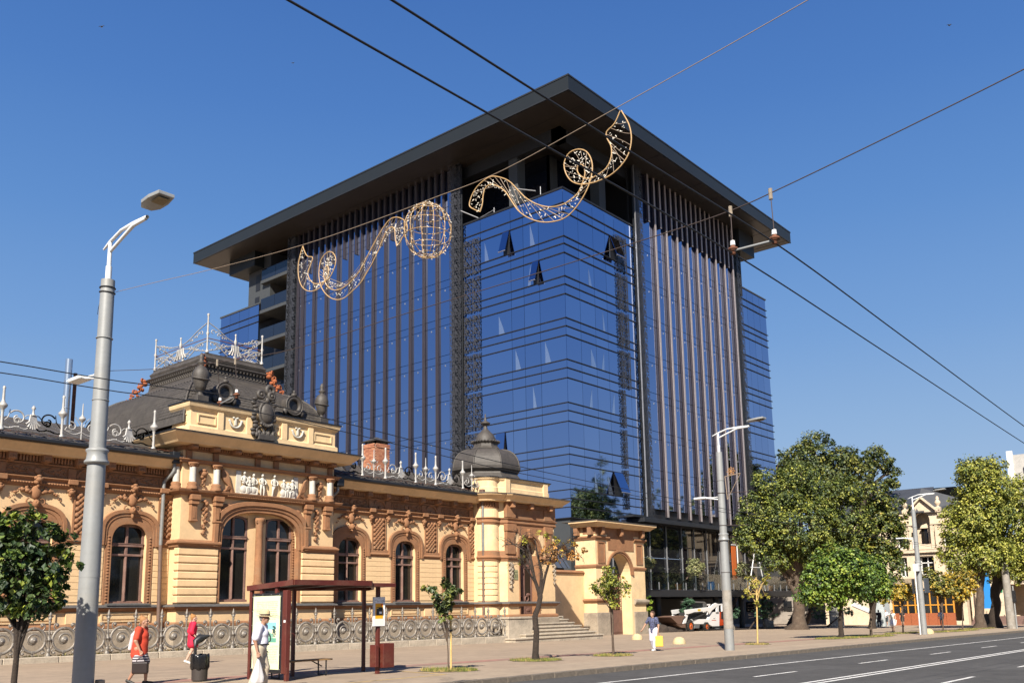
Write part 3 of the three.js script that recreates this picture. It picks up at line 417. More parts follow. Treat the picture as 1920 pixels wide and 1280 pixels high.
    g.push(ell(x, y - 0.46 * s, z + 0.14, 0.13 * s, 0.17 * s, 0.15 * s, 2), ell(x, y - 0.45 * s, z + 0.29 * s, 0.03 * s, 0.06 * s, 0.05 * s), ell(x - 0.05 * s, y - 0.4 * s, z + 0.26 * s, 0.03 * s, 0.02 * s, 0.03 * s), ell(x + 0.05 * s, y - 0.4 * s, z + 0.26 * s, 0.03 * s, 0.02 * s, 0.03 * s), ell(x, y - 0.68 * s, z + 0.12, 0.06 * s, 0.14 * s, 0.08 * s));
    for (const d of [-1, 1]) { g.push(tor(x + d * 0.24 * s, y - 0.38 * s, z + 0.08, 0.12 * s, 0.035 * s, { ts: 10, rs: 5, rz: d > 0 ? -1.2 : 1.7, arc: 3.6 })); for (let k = 0; k < 9; k++) { const t = k / 8, r = (0.085 - 0.05 * t) * s * (1 + 0.3 * Math.sin(k * 2.4)); g.push(ell(x + d * (0.26 + 0.72 * t) * s, y + (0.0 + 0.14 * Math.sin(t * 3.1) - 0.32 * t * t) * s + 0.03 * Math.sin(k * 3.3), z + 0.07, r * 1.3, r, r)); if (k % 2) g.push(ell(x + d * (0.28 + 0.72 * t) * s, y + (0.13 + 0.05 * Math.sin(k) - 0.3 * t * t) * s, z + 0.05, r * 0.8, r * 1.1, r * 0.7)); } }
    return g;
  };
  const bud = (x, y, z, s = 1) => [ell(x, y, z + 0.06 * s, 0.13 * s, 0.11 * s, 0.12 * s), ell(x - 0.1 * s, y + 0.05 * s, z + 0.05 * s, 0.07 * s, 0.07 * s, 0.08 * s), ell(x + 0.1 * s, y + 0.05 * s, z + 0.05 * s, 0.07 * s, 0.07 * s, 0.08 * s), ell(x - 0.05 * s, y - 0.1 * s, z + 0.05 * s, 0.07 * s, 0.08 * s, 0.07 * s), ell(x + 0.06 * s, y - 0.09 * s, z + 0.05 * s, 0.06 * s, 0.07 * s, 0.06 * s), ell(x, y - 0.22 * s, z + 0.03 * s, 0.05 * s, 0.09 * s, 0.05 * s), ell(x, y + 0.12 * s, z + 0.07 * s, 0.09 * s, 0.06 * s, 0.09 * s)];
  const garland = (x, y0, y1, z, s = 1) => { const g = []; const n = Math.round((y0 - y1) / 0.09); for (let k = 0; k < n; k++) { const t = k / n, r = 0.055 * s * (1.2 - 0.5 * t) * (1 + 0.35 * Math.sin(k * 2.1)); g.push(ell(x + 0.05 * s * Math.sin(k * 1.9), y0 - k * 0.09, z + 0.05, r, r * 1.1, r)); if (k % 2 === 0) g.push(ell(x + 0.09 * s * (k % 4 ? 1 : -1), y0 - k * 0.09, z + 0.04, r * 0.8, r * 0.6, r * 0.7)); } return g; };
  // windows
  const bars = (x, hw, y0, y1, z, rise, pw = 4) => { // frame and glazing of one arched window, and its panes
    const o = ext(archPts(x, hw, y0, y1, rise, 10, pw), [archPts(x, hw - 0.09, y0 + 0.09, y1 - 0.09, rise * 0.85, 10, pw)], z - 0.05, z + 0.05); const H = y1 - y0, t1 = y0 + H * 0.61, t2 = y0 + H * 0.735;
    const w = part('window', [o, rb(x - 0.06, x + 0.06, y0, y1 - 0.05, z - 0.04, z + 0.08, 0.02), rb(x - hw + 0.05, x + hw - 0.05, t1 - 0.05, t1 + 0.05, z - 0.04, z + 0.1, 0.02), rb(x - hw + 0.05, x + hw - 0.05, t2 - 0.06, t2 + 0.06, z - 0.04, z + 0.12, 0.02), bx(x - hw + 0.02, x + hw - 0.02, t2 + 0.06, t2 + 0.09, z, z + 0.14), cyl(x, z + 0.08, y0 + 0.1, t1 - 0.06, 0.04, 0.04, 8), bx(x - hw, x + hw, y0 - 0.04, y0 + 0.06, z - 0.02, z + 0.2)], M.woodWin, B);
    for (const s of [-1, 1]) for (const [a, b] of [[y0 + 0.09, t1 - 0.05], [t1 + 0.05, t2 - 0.06], [t2 + 0.06, y1 - 0.12]]) { const xa = s < 0 ? x - hw + 0.09 : x + 0.06, xb = s < 0 ? x - 0.06 : x + hw - 0.09; const g = bx(-(xb - xa) / 2, (xb - xa) / 2, a, b, -0.006, 0.006); g.rotateY(((x * 13.7 + a * 5.1 + s) % 1 - 0.5) * 0.03); g.translate((xa + xb) / 2, 0, z - 0.01); part('pane', g, M.darkGlass, w); }
    return w;
  };
  for (const x of wins) {
    const w = bars(x, 0.78, 2.09, 5.44, FZ - 0.3, 0.4, 4);
    part('sill', sweep([[0, 1.98], [0.26, 1.98], [0.26, 2.04], [0, 2.08]], [[x - 0.95, FZ], [x + 0.95, FZ]]), M.capGrey, w);
    const ring = (h0, h1, t0, t1, z0, z1, y0 = 4.52) => ext([...archPts(x, h0, y0, t0, 0.95, 14, 2.5)], [archPts(x, h1, y0 - 0.01 + 0.02, t1, 0.85, 14, 2.5)], z0, z1);
    const openRing = (h0, h1, t0, t1, z0, z1) => { const a = archPts(x, h0, 4.52, t0, 0.95, 16, 2.5).slice(2), b = archPts(x, h1, 4.52, t1, 0.85, 16, 2.5).slice(2); return ext([[x + h1, 4.52], [x + h0, 4.52], ...a.slice(1, -1), [x - h0, 4.52], [x - h1, 4.52], ...b.slice(1, -1).reverse()], [], z0, z1, 0.012); };
    part('window_arch', [openRing(1.31, 1.17, 6.06, 5.93, FZ - 0.01, FZ + 0.13), openRing(1.17, 1.05, 5.93, 5.8, FZ - 0.01, FZ + 0.08), openRing(1.05, 0.8, 5.8, 5.46, FZ - 0.02, FZ + 0.045)], M.terra, B);
    const jam = [bx(x - 1.06, x - 0.79, 2.03, 4.53, FZ - 0.02, FZ + 0.05), bx(x + 0.79, x + 1.06, 2.03, 4.53, FZ - 0.02, FZ + 0.05)];
    for (const j of jam) part('window_jamb', j, M.terra, B);
    const st = []; for (const s of [-1, 1]) for (let y = 2.15; y < 5.0; y += 0.13) { const c = new THREE.ConeGeometry(0.085, 0.05, 4); c.rotateX(Math.PI / 2); c.translate(x + s * 0.925, y, FZ + 0.07); st.push(norm(c)); }
    part('jamb_studs', st, M.terraDark, B, { kind: 'stuff' });
    part('cartouche', orn(x, 6.5, FZ + 0.02, 1.0), M.terra, B);
  }
  // quilted panels between the windows
  for (const [x0, x1] of [[13.0, 14.2], [17.02, 18.22], [20.9, 21.5], [33.2, 34.4], [37.2, 38.4], [41.0, 41.5]].map(([a, b]) => b - a > 1 ? [(a + b) / 2 - 0.42, (a + b) / 2 + 0.42] : [a + 0.05, b + 0.02])) {
    part('panel_frame', [bx(x0 - 0.08, x0, 4.86, 6.72, FZ, FZ + 0.06), bx(x1, x1 + 0.08, 4.86, 6.72, FZ, FZ + 0.06), bx(x0 - 0.08, x1 + 0.08, 6.6, 6.72, FZ, FZ + 0.06), bx(x0, x1, 4.86, 6.6, FZ, FZ + 0.012)], M.terra, B);
    const st = []; let row = 0; for (let y = 4.98; y < 6.55; y += 0.12, row++) for (let x = x0 + 0.1 + (row % 2) * 0.12; x < x1 - 0.06; x += 0.24) { const c = new THREE.OctahedronGeometry(0.118, 1); c.scale(0.95, 0.95, 0.8); c.translate(x, y, FZ + 0.03); st.push(norm(c)); }
    part('quilted_panel', st, M.terra, B);
  }
  // frieze of the wings
  const ledge = [[0, 6.72], [0.06, 6.72], [0.1, 6.78], [0.16, 6.82], [0.16, 6.9], [0.1, 6.94], [0.12, 7.02], [0.24, 7.08], [0.24, 7.12], [0, 7.14]];
  for (const [a, b] of [[5, 21.5], [30, 41.4]]) {
    part('frieze_ledge', sweep(ledge, [[a, FZ], [b, FZ]]), M.terra, B);
    part('frieze_wall', bx(a, b, 7.12, 8.1, FZ, FZ + 0.03), M.terraDark, B);
    part('frieze_top', sweep([[0, 7.62], [0.09, 7.62], [0.12, 7.68], [0, 7.68]], [[a, FZ], [b, FZ]]), M.terraDark, B);
    part('rope_moulding', Array.from({ length: Math.floor((b - a) / 0.11) }, (_, i) => ell(a + 0.06 + i * 0.11, 6.87, FZ + 0.17, 0.05, 0.045, 0.04, 0)), M.terra, B);
    const dent = []; for (let x = a + 0.1; x < b - 0.1; x += 0.125) if (Math.abs(((x - a) % 1.33) - 0.2) > 0.22) dent.push(bx(x, x + 0.07, 7.74, 7.98, FZ + 0.02, FZ + 0.16));
    part('dentils', dent, M.terraDark, B, { kind: 'stuff' });
    for (let x = a + 0.2; x < b; x += 1.33) part('cornice_bracket', [rb(x - 0.16, x + 0.16, 7.7, 8.06, FZ + 0.02, FZ + 0.42, 0.03), ell(x, 7.78, FZ + 0.4, 0.14, 0.09, 0.09), ell(x, 7.7, FZ + 0.2, 0.12, 0.08, 0.15)], M.terraDark, B);
  }
  for (const x of wins) {
    part('frieze_relief', [bx(x - 1.1, x + 1.1, 7.18, 7.2, FZ + 0.03, FZ + 0.08), bx(x - 1.1, x + 1.1, 7.56, 7.58, FZ + 0.03, FZ + 0.08), ell(x, 7.38, FZ + 0.05, 0.13, 0.16, 0.08), ...[-1, 1].flatMap((s) => [0.3, 0.55, 0.8, 1.0].flatMap((d, i) => [tor(x + s * d, 7.38 + 0.05 * (i % 2 ? 1 : -1), FZ + 0.05, 0.1, 0.03, { ts: 10, rs: 4, arc: 4.6, rz: i * 1.7 }), ell(x + s * (d + 0.1), 7.45 - 0.1 * (i % 2), FZ + 0.05, 0.06, 0.04, 0.04, 0)]))], M.terraDark, B);
    part('frieze_rosette', bud(x, 7.0, FZ + 0.2, 1.1), M.terra, B);
    for (const s of [-1, 1]) { part('hanging_bud', bud(x + s * 1.38, 6.6, FZ + 0.06, 1.0), M.terra, B); part('frieze_block', [rb(x + s * 1.38 - 0.17, x + s * 1.38 + 0.17, 7.16, 7.6, FZ + 0.03, FZ + 0.1, 0.02), rb(x + s * 1.38 - 0.2, x + s * 1.38 + 0.2, 6.9, 7.12, FZ + 0.16, FZ + 0.3, 0.03)], M.terraDark, B); }
  }
  for (const x of [13.6, 17.62, 33.8, 37.8]) part('frieze_niche', [tor(x, 7.2, FZ + 0.06, 0.42, 0.06, { arc: Math.PI, ts: 14 }), ell(x, 7.22, FZ + 0.06, 0.1, 0.1, 0.08)], M.terraDark, B);
  // cornice, gutter and roofs of the wings
  const corn = [[0.02, 7.98], [0.5, 8.0], [0.54, 8.06], [0.84, 8.34], [0.84, 8.4], [0, 8.44]], gut = [[0.82, 8.38], [0.9, 8.36], [0.99, 8.43], [0.99, 8.54], [0.92, 8.56], [0.7, 8.55]];
  for (const [a, b] of [[5, 21.4], [30.02, 41.55]]) {
    part('cornice', sweep(corn, [[a, FZ], [b, FZ]]), M.yellow, B); part('gutter', sweep(gut, [[a, FZ], [b, FZ]]), M.gutter, B);
    const P = [V(a, 8.52, FZ + 0.85), V(b, 8.52, FZ + 0.85), V(b, 10.55, -44), V(a, 10.55, -44)], rf = part('wing_roof', [quadGeo(...P), quadGeo(P[3], P[2], V(b, 8.6, -46), V(a, 8.6, -46)), quadGeo(V(a, 8.45, FZ + 0.8), V(b, 8.45, FZ + 0.8), V(b, 8.5, -46), V(a, 8.5, -46))], M.slate, B);
    for (let x = a + 0.3; x < b; x += 0.55) part('roof_seam', beam(V(x, 8.55, FZ + 0.83), V(x, 10.57, -44), 0.03, 0.03), M.slate, rf);
    part('snow_guard', [...[0, 1].map((k) => bar(V(a, 8.82 + 0.0 * k, FZ + 0.42 - 0.25 * k), V(b, 8.82, FZ + 0.42 - 0.25 * k), 0.012))], M.rust, rf);
  }
  // middle pavilion: rusticated piers
  const rus = (x0, x1, z, name = 'rustic_block') => { for (let k = 0; k < 7; k++) part(name, rb(x0, x1, 2.06 + k * 0.352, 2.06 + k * 0.352 + 0.318, z - 0.3, z + 0.09, 0.05, 2), M.yellow, B); };
  rus(21.42, 23.42, PZ); rus(28.05, 30.08, PZ);
  const impP = [[0, 4.52], [0.12, 4.52], [0.14, 4.6], [0.24, 4.68], [0.24, 4.74], [0.1, 4.84], [0, 4.86]];
  part('impost_moulding', sweep(impP, [[21.5, FZ], [21.5, PZ], [23.45, PZ]]), M.terra, B); part('impost_moulding', sweep(impP, [[28.02, PZ], [30, PZ], [30, FZ]]), M.terra, B);
  const bigRing = (h0, h1, t0, t1, z0, z1) => { const a = archPts(25.72, h0, 4.6, t0, 1.5, 20, 2.6).slice(2), b = archPts(25.72, h1, 4.6, t1, 1.38, 20, 2.6).slice(2); return ext([[25.72 + h1, 4.6], [25.72 + h0, 4.6], ...a.slice(1, -1), [25.72 - h0, 4.6], [25.72 - h1, 4.6], ...b.slice(1, -1).reverse()], [], z0, z1, 0.015); };
  part('great_arch', [bigRing(2.62, 2.44, 6.78, 6.6, PZ, PZ + 0.2), bigRing(2.44, 2.3, 6.6, 6.46, PZ, PZ + 0.13), bigRing(2.3, 2.16, 6.46, 6.3, PZ - 0.2, PZ + 0.07)], M.terra, B);
  part('arch_jamb', [bx(23.44, 23.56, 2.05, 4.7, PZ - 0.45, PZ + 0.03), bx(27.88, 28.0, 2.05, 4.7, PZ - 0.45, PZ + 0.03)], M.terra, B);
  { const st = []; for (let y = 2.2; y < 5.6; y += 0.13) { const c = new THREE.ConeGeometry(0.085, 0.05, 4); c.rotateX(Math.PI / 2); c.translate(27.8, y, PZ - 0.3); st.push(norm(c)); } part('jamb_studs', st, M.terraDark, B, { kind: 'stuff' }); part('jamb_backing', bx(27.68, 27.92, 2.05, 5.7, PZ - 0.42, PZ - 0.33), M.terra, B); }
  bars(24.42, 0.76, 2.15, 6.12, PZ - 0.42, 0.55); bars(26.95, 0.74, 2.15, 6.12, PZ - 0.42, 0.55);
  part('window_pier', [bx(25.2, 26.2, 2.05, 6.2, PZ - 0.5, PZ - 0.36), ext(archPts(25.72, 2.18, 6.05, 6.3, 0.2), [], PZ - 0.5, PZ - 0.38)], M.yellow, B);
  part('column', [lathe([[0.26, 0], [0.26, 0.12], [0.22, 0.2], [0.22, 0.75], [0.25, 0.8], [0.19, 0.9], [0.175, 2.2], [0.16, 3.45], [0.2, 3.5], [0.17, 3.55], [0.21, 3.72], [0.24, 3.78], [0.24, 3.9], [0, 3.9]], 25.68, 2.15, PZ - 0.12, 18), tor(25.5, 5.88, PZ - 0.02, 0.07, 0.03, { ts: 10, rs: 5 }), tor(25.86, 5.88, PZ - 0.02, 0.07, 0.03, { ts: 10, rs: 5 })], M.terra, B);
  // consoles, garlands, the relief storey
  for (const x of [22.05, 23.25, 28.3, 29.5]) part('console', [rb(x - 0.24, x + 0.24, 6.62, 6.86, PZ, PZ + 0.34, 0.03), rb(x - 0.2, x + 0.2, 6.42, 6.62, PZ, PZ + 0.28, 0.03), rb(x - 0.16, x + 0.16, 5.72, 6.42, PZ, PZ + 0.2, 0.03), bx(x - 0.06, x + 0.06, 5.8, 6.34, PZ + 0.2, PZ + 0.215), rb(x - 0.19, x + 0.19, 5.66, 5.74, PZ, PZ + 0.23, 0.02)], M.terra, B);
  for (const x of [22.65, 28.9]) part('garland', garland(x, 6.6, 5.0, PZ + 0.02, 1.3), M.terra, B);
  for (const [x, s] of [[23.75, -1], [27.75, 1]]) part('spandrel_leaf', [ell(x, 6.45, PZ + 0.05, 0.2, 0.14, 0.06), ell(x + 0.15 * s, 6.3, PZ + 0.05, 0.1, 0.16, 0.06), ell(x - 0.15 * s, 6.52, PZ + 0.05, 0.13, 0.06, 0.05)], M.terra, B);
  const ledP = [[0, 6.84], [0.14, 6.84], [0.18, 6.92], [0.3, 6.98], [0.34, 7.06], [0.34, 7.1], [0, 7.12]];
  part('relief_ledge', sweep(ledP, [[21.5, FZ], [21.5, PZ], [30, PZ], [30, FZ]]), M.terra, B);
  part('rope_moulding', Array.from({ length: 46 }, (_, i) => ell(23.7 + i * 0.095, 6.93, PZ + 0.26, 0.045, 0.04, 0.04, 0)), M.terra, B);
  const whiteCol = (x, z, r = 0.15) => { part('column_base', lathe([[r + 0.1, 0], [r + 0.1, 0.1], [r + 0.05, 0.16], [r + 0.08, 0.24], [r + 0.02, 0.32], [0, 0.32]], x, 7.1, z, 12), M.terra, B); part('white_column', cyl(x, z, 7.4, 8.12, r, r * 0.95, 14), M.stoneWhite, B); part('column_capital', [lathe([[r, 0], [r + 0.03, 0.08], [r + 0.1, 0.14], [r + 0.1, 0.2], [0, 0.2]], x, 8.1, z, 12), tor(x - r - 0.02, 8.2, z + 0.1, 0.06, 0.03, { ts: 8, rs: 4 }), tor(x + r + 0.02, 8.2, z + 0.1, 0.06, 0.03, { ts: 8, rs: 4 })], M.terra, B); };
  for (const x of [21.9, 23.1, 28.5, 29.6]) whiteCol(x, PZ + 0.18);
  whiteCol(21.35, PZ - 0.25);
  for (const x of [22.5, 29.05]) part('flower_relief', [...bud(x, 7.85, PZ + 0.02, 1.3), ...garland(x, 7.7, 7.25, PZ + 0.02, 1.1)], M.terra, B);
  for (const x of [24.35, 27.6]) part('white_pilaster', rb(x - 0.13, x + 0.13, 7.12, 8.2, PZ, PZ + 0.05, 0.01), M.stoneWhite, B);
  for (const [x, s] of [[23.75, 1], [28.02, -1]]) part('drapery', Array.from({ length: 9 }, (_, k) => taper([V(x - 0.3 * s, 8.2 - 0.05 * k, PZ + 0.05), V(x - 0.05 * s, 8.0 - 0.06 * k, PZ + 0.12), V(x + (0.12 + 0.01 * k) * s, 7.6 - 0.03 * k, PZ + 0.09), V(x + (0.2 + 0.02 * k) * s * (k % 2 ? 1 : -0.6), 7.14, PZ + 0.07)], [0.05, 0.06, 0.05, 0.06], 5)), M.terra, B);
  // white relief figures: two groups and two standing figures
  const fig = (x, h, seat, s) => { const z = PZ + 0.09, b = 7.14, q = []; const H = h; if (!seat) { q.push(taper([V(x - 0.07, b, z), V(x - 0.08, b + H * 0.27, z + 0.02), V(x - 0.04, b + H * 0.5, z)], [0.03, 0.05, 0.07]), taper([V(x + 0.1 * s, b, z), V(x + 0.09 * s, b + H * 0.27, z + 0.04), V(x + 0.04, b + H * 0.5, z)], [0.03, 0.05, 0.07])); } else q.push(ell(x, b + 0.2, z, 0.2, 0.2, 0.1), taper([V(x + 0.18 * s, b, z + 0.05), V(x + 0.17 * s, b + 0.26, z + 0.08), V(x, b + 0.3, z)], [0.04, 0.06, 0.08])); q.push(ell(x, b + H * 0.66, z, 0.11, 0.19, 0.09), ell(x, b + H * 0.93, z + 0.01, 0.065, 0.085, 0.08), taper([V(x - 0.1, b + H * 0.76, z), V(x - 0.19, b + H * 0.62, z + 0.04), V(x - 0.1 + 0.06 * s, b + H * 0.52, z + 0.08)], [0.045, 0.038, 0.03]), taper([V(x + 0.1, b + H * 0.76, z), V(x + 0.2, b + H * 0.64, z + 0.03), V(x + 0.14, b + H * 0.5, z + 0.07)], [0.045, 0.038, 0.03]), ell(x, b + H * 0.5, z, 0.12, 0.09, 0.09)); return q; };
  const relief = (xs) => part('relief_figures', xs.flatMap(([x, h, st, s]) => fig(x, h, st, s)), M.stoneWhite, B);
  relief([[24.62, 1.05, true, 1], [24.9, 0.82, true, -1], [25.13, 0.98, true, 1]]); relief([[25.62, 1.02, false, 1]]); relief([[26.3, 1.04, false, -1]]); relief([[26.85, 0.85, true, 1], [27.1, 0.7, true, -1], [27.36, 0.9, true, -1]]);
  part('relief_base', [bx(24.45, 25.35, 7.12, 7.2, PZ, PZ + 0.14), bx(26.7, 27.5, 7.12, 7.2, PZ, PZ + 0.14)], M.stoneWhite, B);
  part('relief_back', bx(24.5, 27.45, 7.12, 8.2, PZ, PZ + 0.01), M.yellowPale, B);
  part('architrave', sweep([[0, 8.3], [0.2, 8.3], [0.22, 8.38], [0.28, 8.42], [0.28, 8.46], [0, 8.48]], [[21.5, FZ], [21.5, PZ], [30, PZ], [30, FZ]]), M.terraDark, B);
  for (const x of [21.75, 23.1, 25.35, 26.4, 28.3, 29.7]) part('frieze_block', rb(x - 0.14, x + 0.14, 8.46, 8.86, PZ, PZ + 0.12, 0.02), M.terraDark, B);
  part('frieze_wall', [bx(21.5, 30, 8.86, 9.4, PZ, PZ + 0.03), bx(21.47, 21.5, 8.86, 9.4, FZ, PZ)], M.terraDark, B);
  { const dent = []; for (let x = 21.7; x < 29.9; x += 0.125) dent.push(bx(x, x + 0.07, 8.95, 9.18, PZ + 0.02, PZ + 0.18)); part('dentils', dent, M.terraDark, B, { kind: 'stuff' }); }
  for (let x = 21.8; x < 30; x += 1.12) part('cornice_bracket', [rb(x - 0.17, x + 0.17, 8.9, 9.22, PZ, PZ + 0.5, 0.03), ell(x, 8.98, PZ + 0.5, 0.15, 0.09, 0.1)], M.terraDark, B);
  part('cornice', sweep([[0.02, 9.08], [0.62, 9.1], [0.68, 9.18], [1.0, 9.48], [1.0, 9.55], [0, 9.6]], [[21.5, -44], [21.5, PZ], [30, PZ], [30, -44]]), M.yellow, B);
  part('cornice_flashing', sweep([[-0.2, 9.66], [1.04, 9.53], [1.04, 9.59], [-0.2, 9.76]], [[21.5, -44], [21.5, PZ], [30, PZ], [30, -44]]), M.gutter, B);
  // attic wall
  const AP = [[21.72, -39.2], [21.72, PZ + 0.1], [29.95, PZ + 0.1], [29.95, -39.2]];
  part('attic', sweep([[-0.5, 9.7], [0.1, 9.7], [0.1, 9.98], [0.02, 10.02], [0, 10.06], [0, 10.72], [0.05, 10.78], [0.16, 10.9], [0.2, 11.02], [0.2, 11.1], [-0.5, 11.1]], AP), M.yellowPale, B);
  part('attic_cap', sweep([[-0.7, 11.1], [0.25, 11.1], [0.25, 11.16], [-0.7, 11.24]], AP), M.gutter, B);
  const AZ = PZ + 0.1;
  for (const [a, b] of [[22.05, 23.0], [25.0, 25.3], [26.2, 26.5], [28.6, 29.7]]) part('attic_panel', [bx(a, b, 10.54, 10.6, AZ, AZ + 0.05), bx(a, b, 10.16, 10.2, AZ, AZ + 0.05), bx(a, a + 0.06, 10.2, 10.54, AZ, AZ + 0.05), bx(b - 0.06, b, 10.2, 10.54, AZ, AZ + 0.05)], M.yellowPale, B);
  part('attic_side_panel', [bx(21.68, 21.72, 10.54, 10.6, -38.7, -37.9), bx(21.68, 21.72, 10.16, 10.2, -38.7, -37.9)], M.yellowPale, B);
  for (const x of [23.2, 24.75, 26.75, 28.35]) part('attic_pilaster', [rb(x - 0.16, x + 0.16, 9.98, 10.8, AZ, AZ + 0.1, 0.02)], M.yellowPale, B);
  for (const x of [24.0, 27.55]) part('attic_wreath', [tor(x, 10.5, AZ + 0.06, 0.3, 0.055, { arc: Math.PI, rz: Math.PI, ts: 14 }), rb(x - 0.05, x + 0.05, 10.3, 10.66, AZ, AZ + 0.1, 0.02), ell(x - 0.1, 10.66, AZ + 0.07, 0.07, 0.05, 0.05), ell(x + 0.1, 10.66, AZ + 0.07, 0.07, 0.05, 0.05), ell(x + 0.33, 10.52, AZ + 0.07, 0.08, 0.07, 0.05), ell(x - 0.32, 10.5, AZ + 0.06, 0.06, 0.07, 0.05)], M.stoneWhite, B);
  // dark cartouche
  { const x = 25.55, z = AZ + 0.1; const g = [ell(x + 0.05, 11.1, z + 0.12, 0.36, 0.52, 0.2, 2), tor(x + 0.05, 11.1, z + 0.1, 0.4, 0.08, { sy: 1.4, ts: 18 })]; for (const s of [-1, 1]) { g.push(tor(x + s * 0.3, 12.0, z + 0.1, 0.16, 0.1, { ts: 12 }), ell(x + s * 0.3, 12.0, z + 0.1, 0.1, 0.1, 0.14)); for (let k = 0; k < 10; k++) g.push(ell(x + s * (0.5 + 0.08 * Math.sin(k * 1.7)) - 0.1, 11.75 - k * 0.19, z + 0.08, 0.15, 0.09 + 0.03 * (k % 2), 0.1, 1)); g.push(tor(x + s * 0.28, 10.2, z + 0.1, 0.2, 0.06, { ts: 12, arc: 4 })); } for (let k = 0; k < 7; k++) g.push(ell(x - 0.3 + k * 0.1, 10.55 - 0.1 * Math.sin(k / 6 * 3.14), z + 0.2, 0.09, 0.09, 0.1)); g.push(tor(x + 0.28, 12.3, z, 0.2, 0.12, { ts: 12 }), ell(x + 0.05, 11.75, z + 0.12, 0.12, 0.16, 0.12), rb(x - 0.45, x + 0.5, 9.75, 10.05, z - 0.1, z + 0.25, 0.05)); for (let k = 0; k < 8; k++) g.push(ell(x - 0.5 + 0.13 * k, 10.0 + 0.1 * (k % 2), z + 0.15, 0.1, 0.14, 0.1)); part('crest_shield', g, M.lead, B); }
  // urns
  const urn = (x, y, z, s) => part('urn', [rb(x - 0.3 * s, x + 0.3 * s, y, y + 0.28 * s, z - 0.3 * s, z + 0.3 * s, 0.02), lathe([[0.22, 0.28], [0.12, 0.42], [0.1, 0.5], [0.24, 0.62], [0.28, 0.75], [0.3, 0.85], [0.37, 1.05], [0.4, 1.3], [0.36, 1.5], [0.24, 1.68], [0.15, 1.74], [0.11, 1.8], [0.2, 1.9], [0.18, 1.97], [0.09, 2.02], [0.13, 2.15], [0.11, 2.28], [0.03, 2.42], [0, 2.42]].map(([r, h]) => [r, h]), x, y, z, 18, s), tor(x, y + 1.15 * s, z, 0.4 * s, 0.045 * s, { rx: Math.PI / 2 + 0.25 })], M.lead, B);
  urn(22.25, 11.2, PZ - 0.1, 0.97); urn(29.2, 11.2, PZ - 0.1, 0.88);
  // bulging square dome: shell lofted over a square plan
  const plan = (o, y) => [V(24.3 - o, y, -40.7 + o), V(27.2 + o, y, -40.7 + o), V(27.2 + o, y, -45.5 - o), V(24.3 - o, y, -45.5 - o)];
  const loft = (prof, mat, name, parent) => { const q = []; for (let k = 0; k + 1 < prof.length; k++) { const a = plan(...prof[k]), b = plan(...prof[k + 1]); for (let e = 0; e < 4; e++) q.push(quadGeo(a[e], a[(e + 1) % 4], b[(e + 1) % 4], b[e])); } return part(name, q, mat, parent); };
  const dprof = []; for (let k = 0; k <= 12; k++) { const t = k / 12 * Math.PI / 2; dprof.push([0.75 + 1.95 * Math.cos(t), 10.2 + 2.65 * Math.sin(t)]); }
  const dome = loft(dprof, M.slate, 'dome', B);
  // scale-like slates on the near faces of the dome
  { const sc = []; const f = (k) => { const i = Math.min(11, Math.floor(k)), t = k - i; return [dprof[i][0] * (1 - t) + dprof[i + 1][0] * t, dprof[i][1] * (1 - t) + dprof[i + 1][1] * t]; };
    for (let k = 1.2, row = 0; k < 11.6; k += 0.42 + k * 0.02, row++) { const a = plan(...f(k)), b = plan(...f(Math.min(12, k + 0.75))); for (const [i0, i1] of [[0, 1], [3, 0]]) { const L = a[i0].distanceTo(a[i1]), n = Math.round(L / 0.26); for (let j = 0; j < n; j++) { const t0 = (j + 0.5 * (row % 2)) / n, t1 = t0 + 0.92 / n; if (t1 > 1) continue; const A = a[i0].clone().lerp(a[i1], t0), Bq = a[i0].clone().lerp(a[i1], t1), C = b[i0].clone().lerp(b[i1], t1), D = b[i0].clone().lerp(b[i1], t0); const out = i0 === 0 ? V(0, 0.012, 0.022) : V(-0.022, 0.012, 0); A.add(out); Bq.add(out); const mid = A.clone().lerp(Bq, 0.5).add(out).add(V(0, -0.045, 0)); sc.push(quadGeo(A, Bq, C, D)); const g = new THREE.BufferGeometry(); g.setAttribute('position', new THREE.Float32BufferAttribute([...A.toArray(), ...mid.toArray(), ...Bq.toArray()], 3)); sc.push(norm(g)); } } }
    part('roof_slates', sc, M.slate, dome, { kind: 'stuff' }); }
  part('dome_hip', [taper(dprof.map((p) => plan(...p)[0]), dprof.map(() => 0.06), 6), taper(dprof.map((p) => plan(...p)[1]), dprof.map(() => 0.06), 6), taper(dprof.map((p) => plan(...p)[3]), dprof.map(() => 0.06), 6)], M.lead, dome);
  loft([[0.95, 12.72], [0.98, 12.86], [0.6, 13.1], [0.35, 13.3], [0.3, 13.75], [0.42, 13.8], [0.5, 13.9], [0.46, 13.96], [0.2, 14.0]], M.lead, 'dome_band', dome);
  loft([[0.1, 13.95], [0.28, 14.05], [0.34, 14.2], [0.2, 14.38], [0.2, 14.48], [-1.2, 14.5]], M.lead, 'dome_platform', dome);
  { const q = []; for (let x = 24.1; x < 27.5; x += 0.2) q.push(tor(x, 13.52, -40.36, 0.08, 0.025, { ts: 8, rs: 4 }), bx(x, x + 0.06, 13.7, 13.8, -40.38, -40.25)); for (let z = -40.5; z > -45.7; z -= 0.2) q.push(tor(23.96, 13.52, z, 0.08, 0.025, { ts: 8, rs: 4, ry: Math.PI / 2 }), bx(23.85, 23.98, 13.7, 13.8, z, z + 0.06)); part('band_lattice', q, M.lead, dome, { kind: 'stuff' }); }
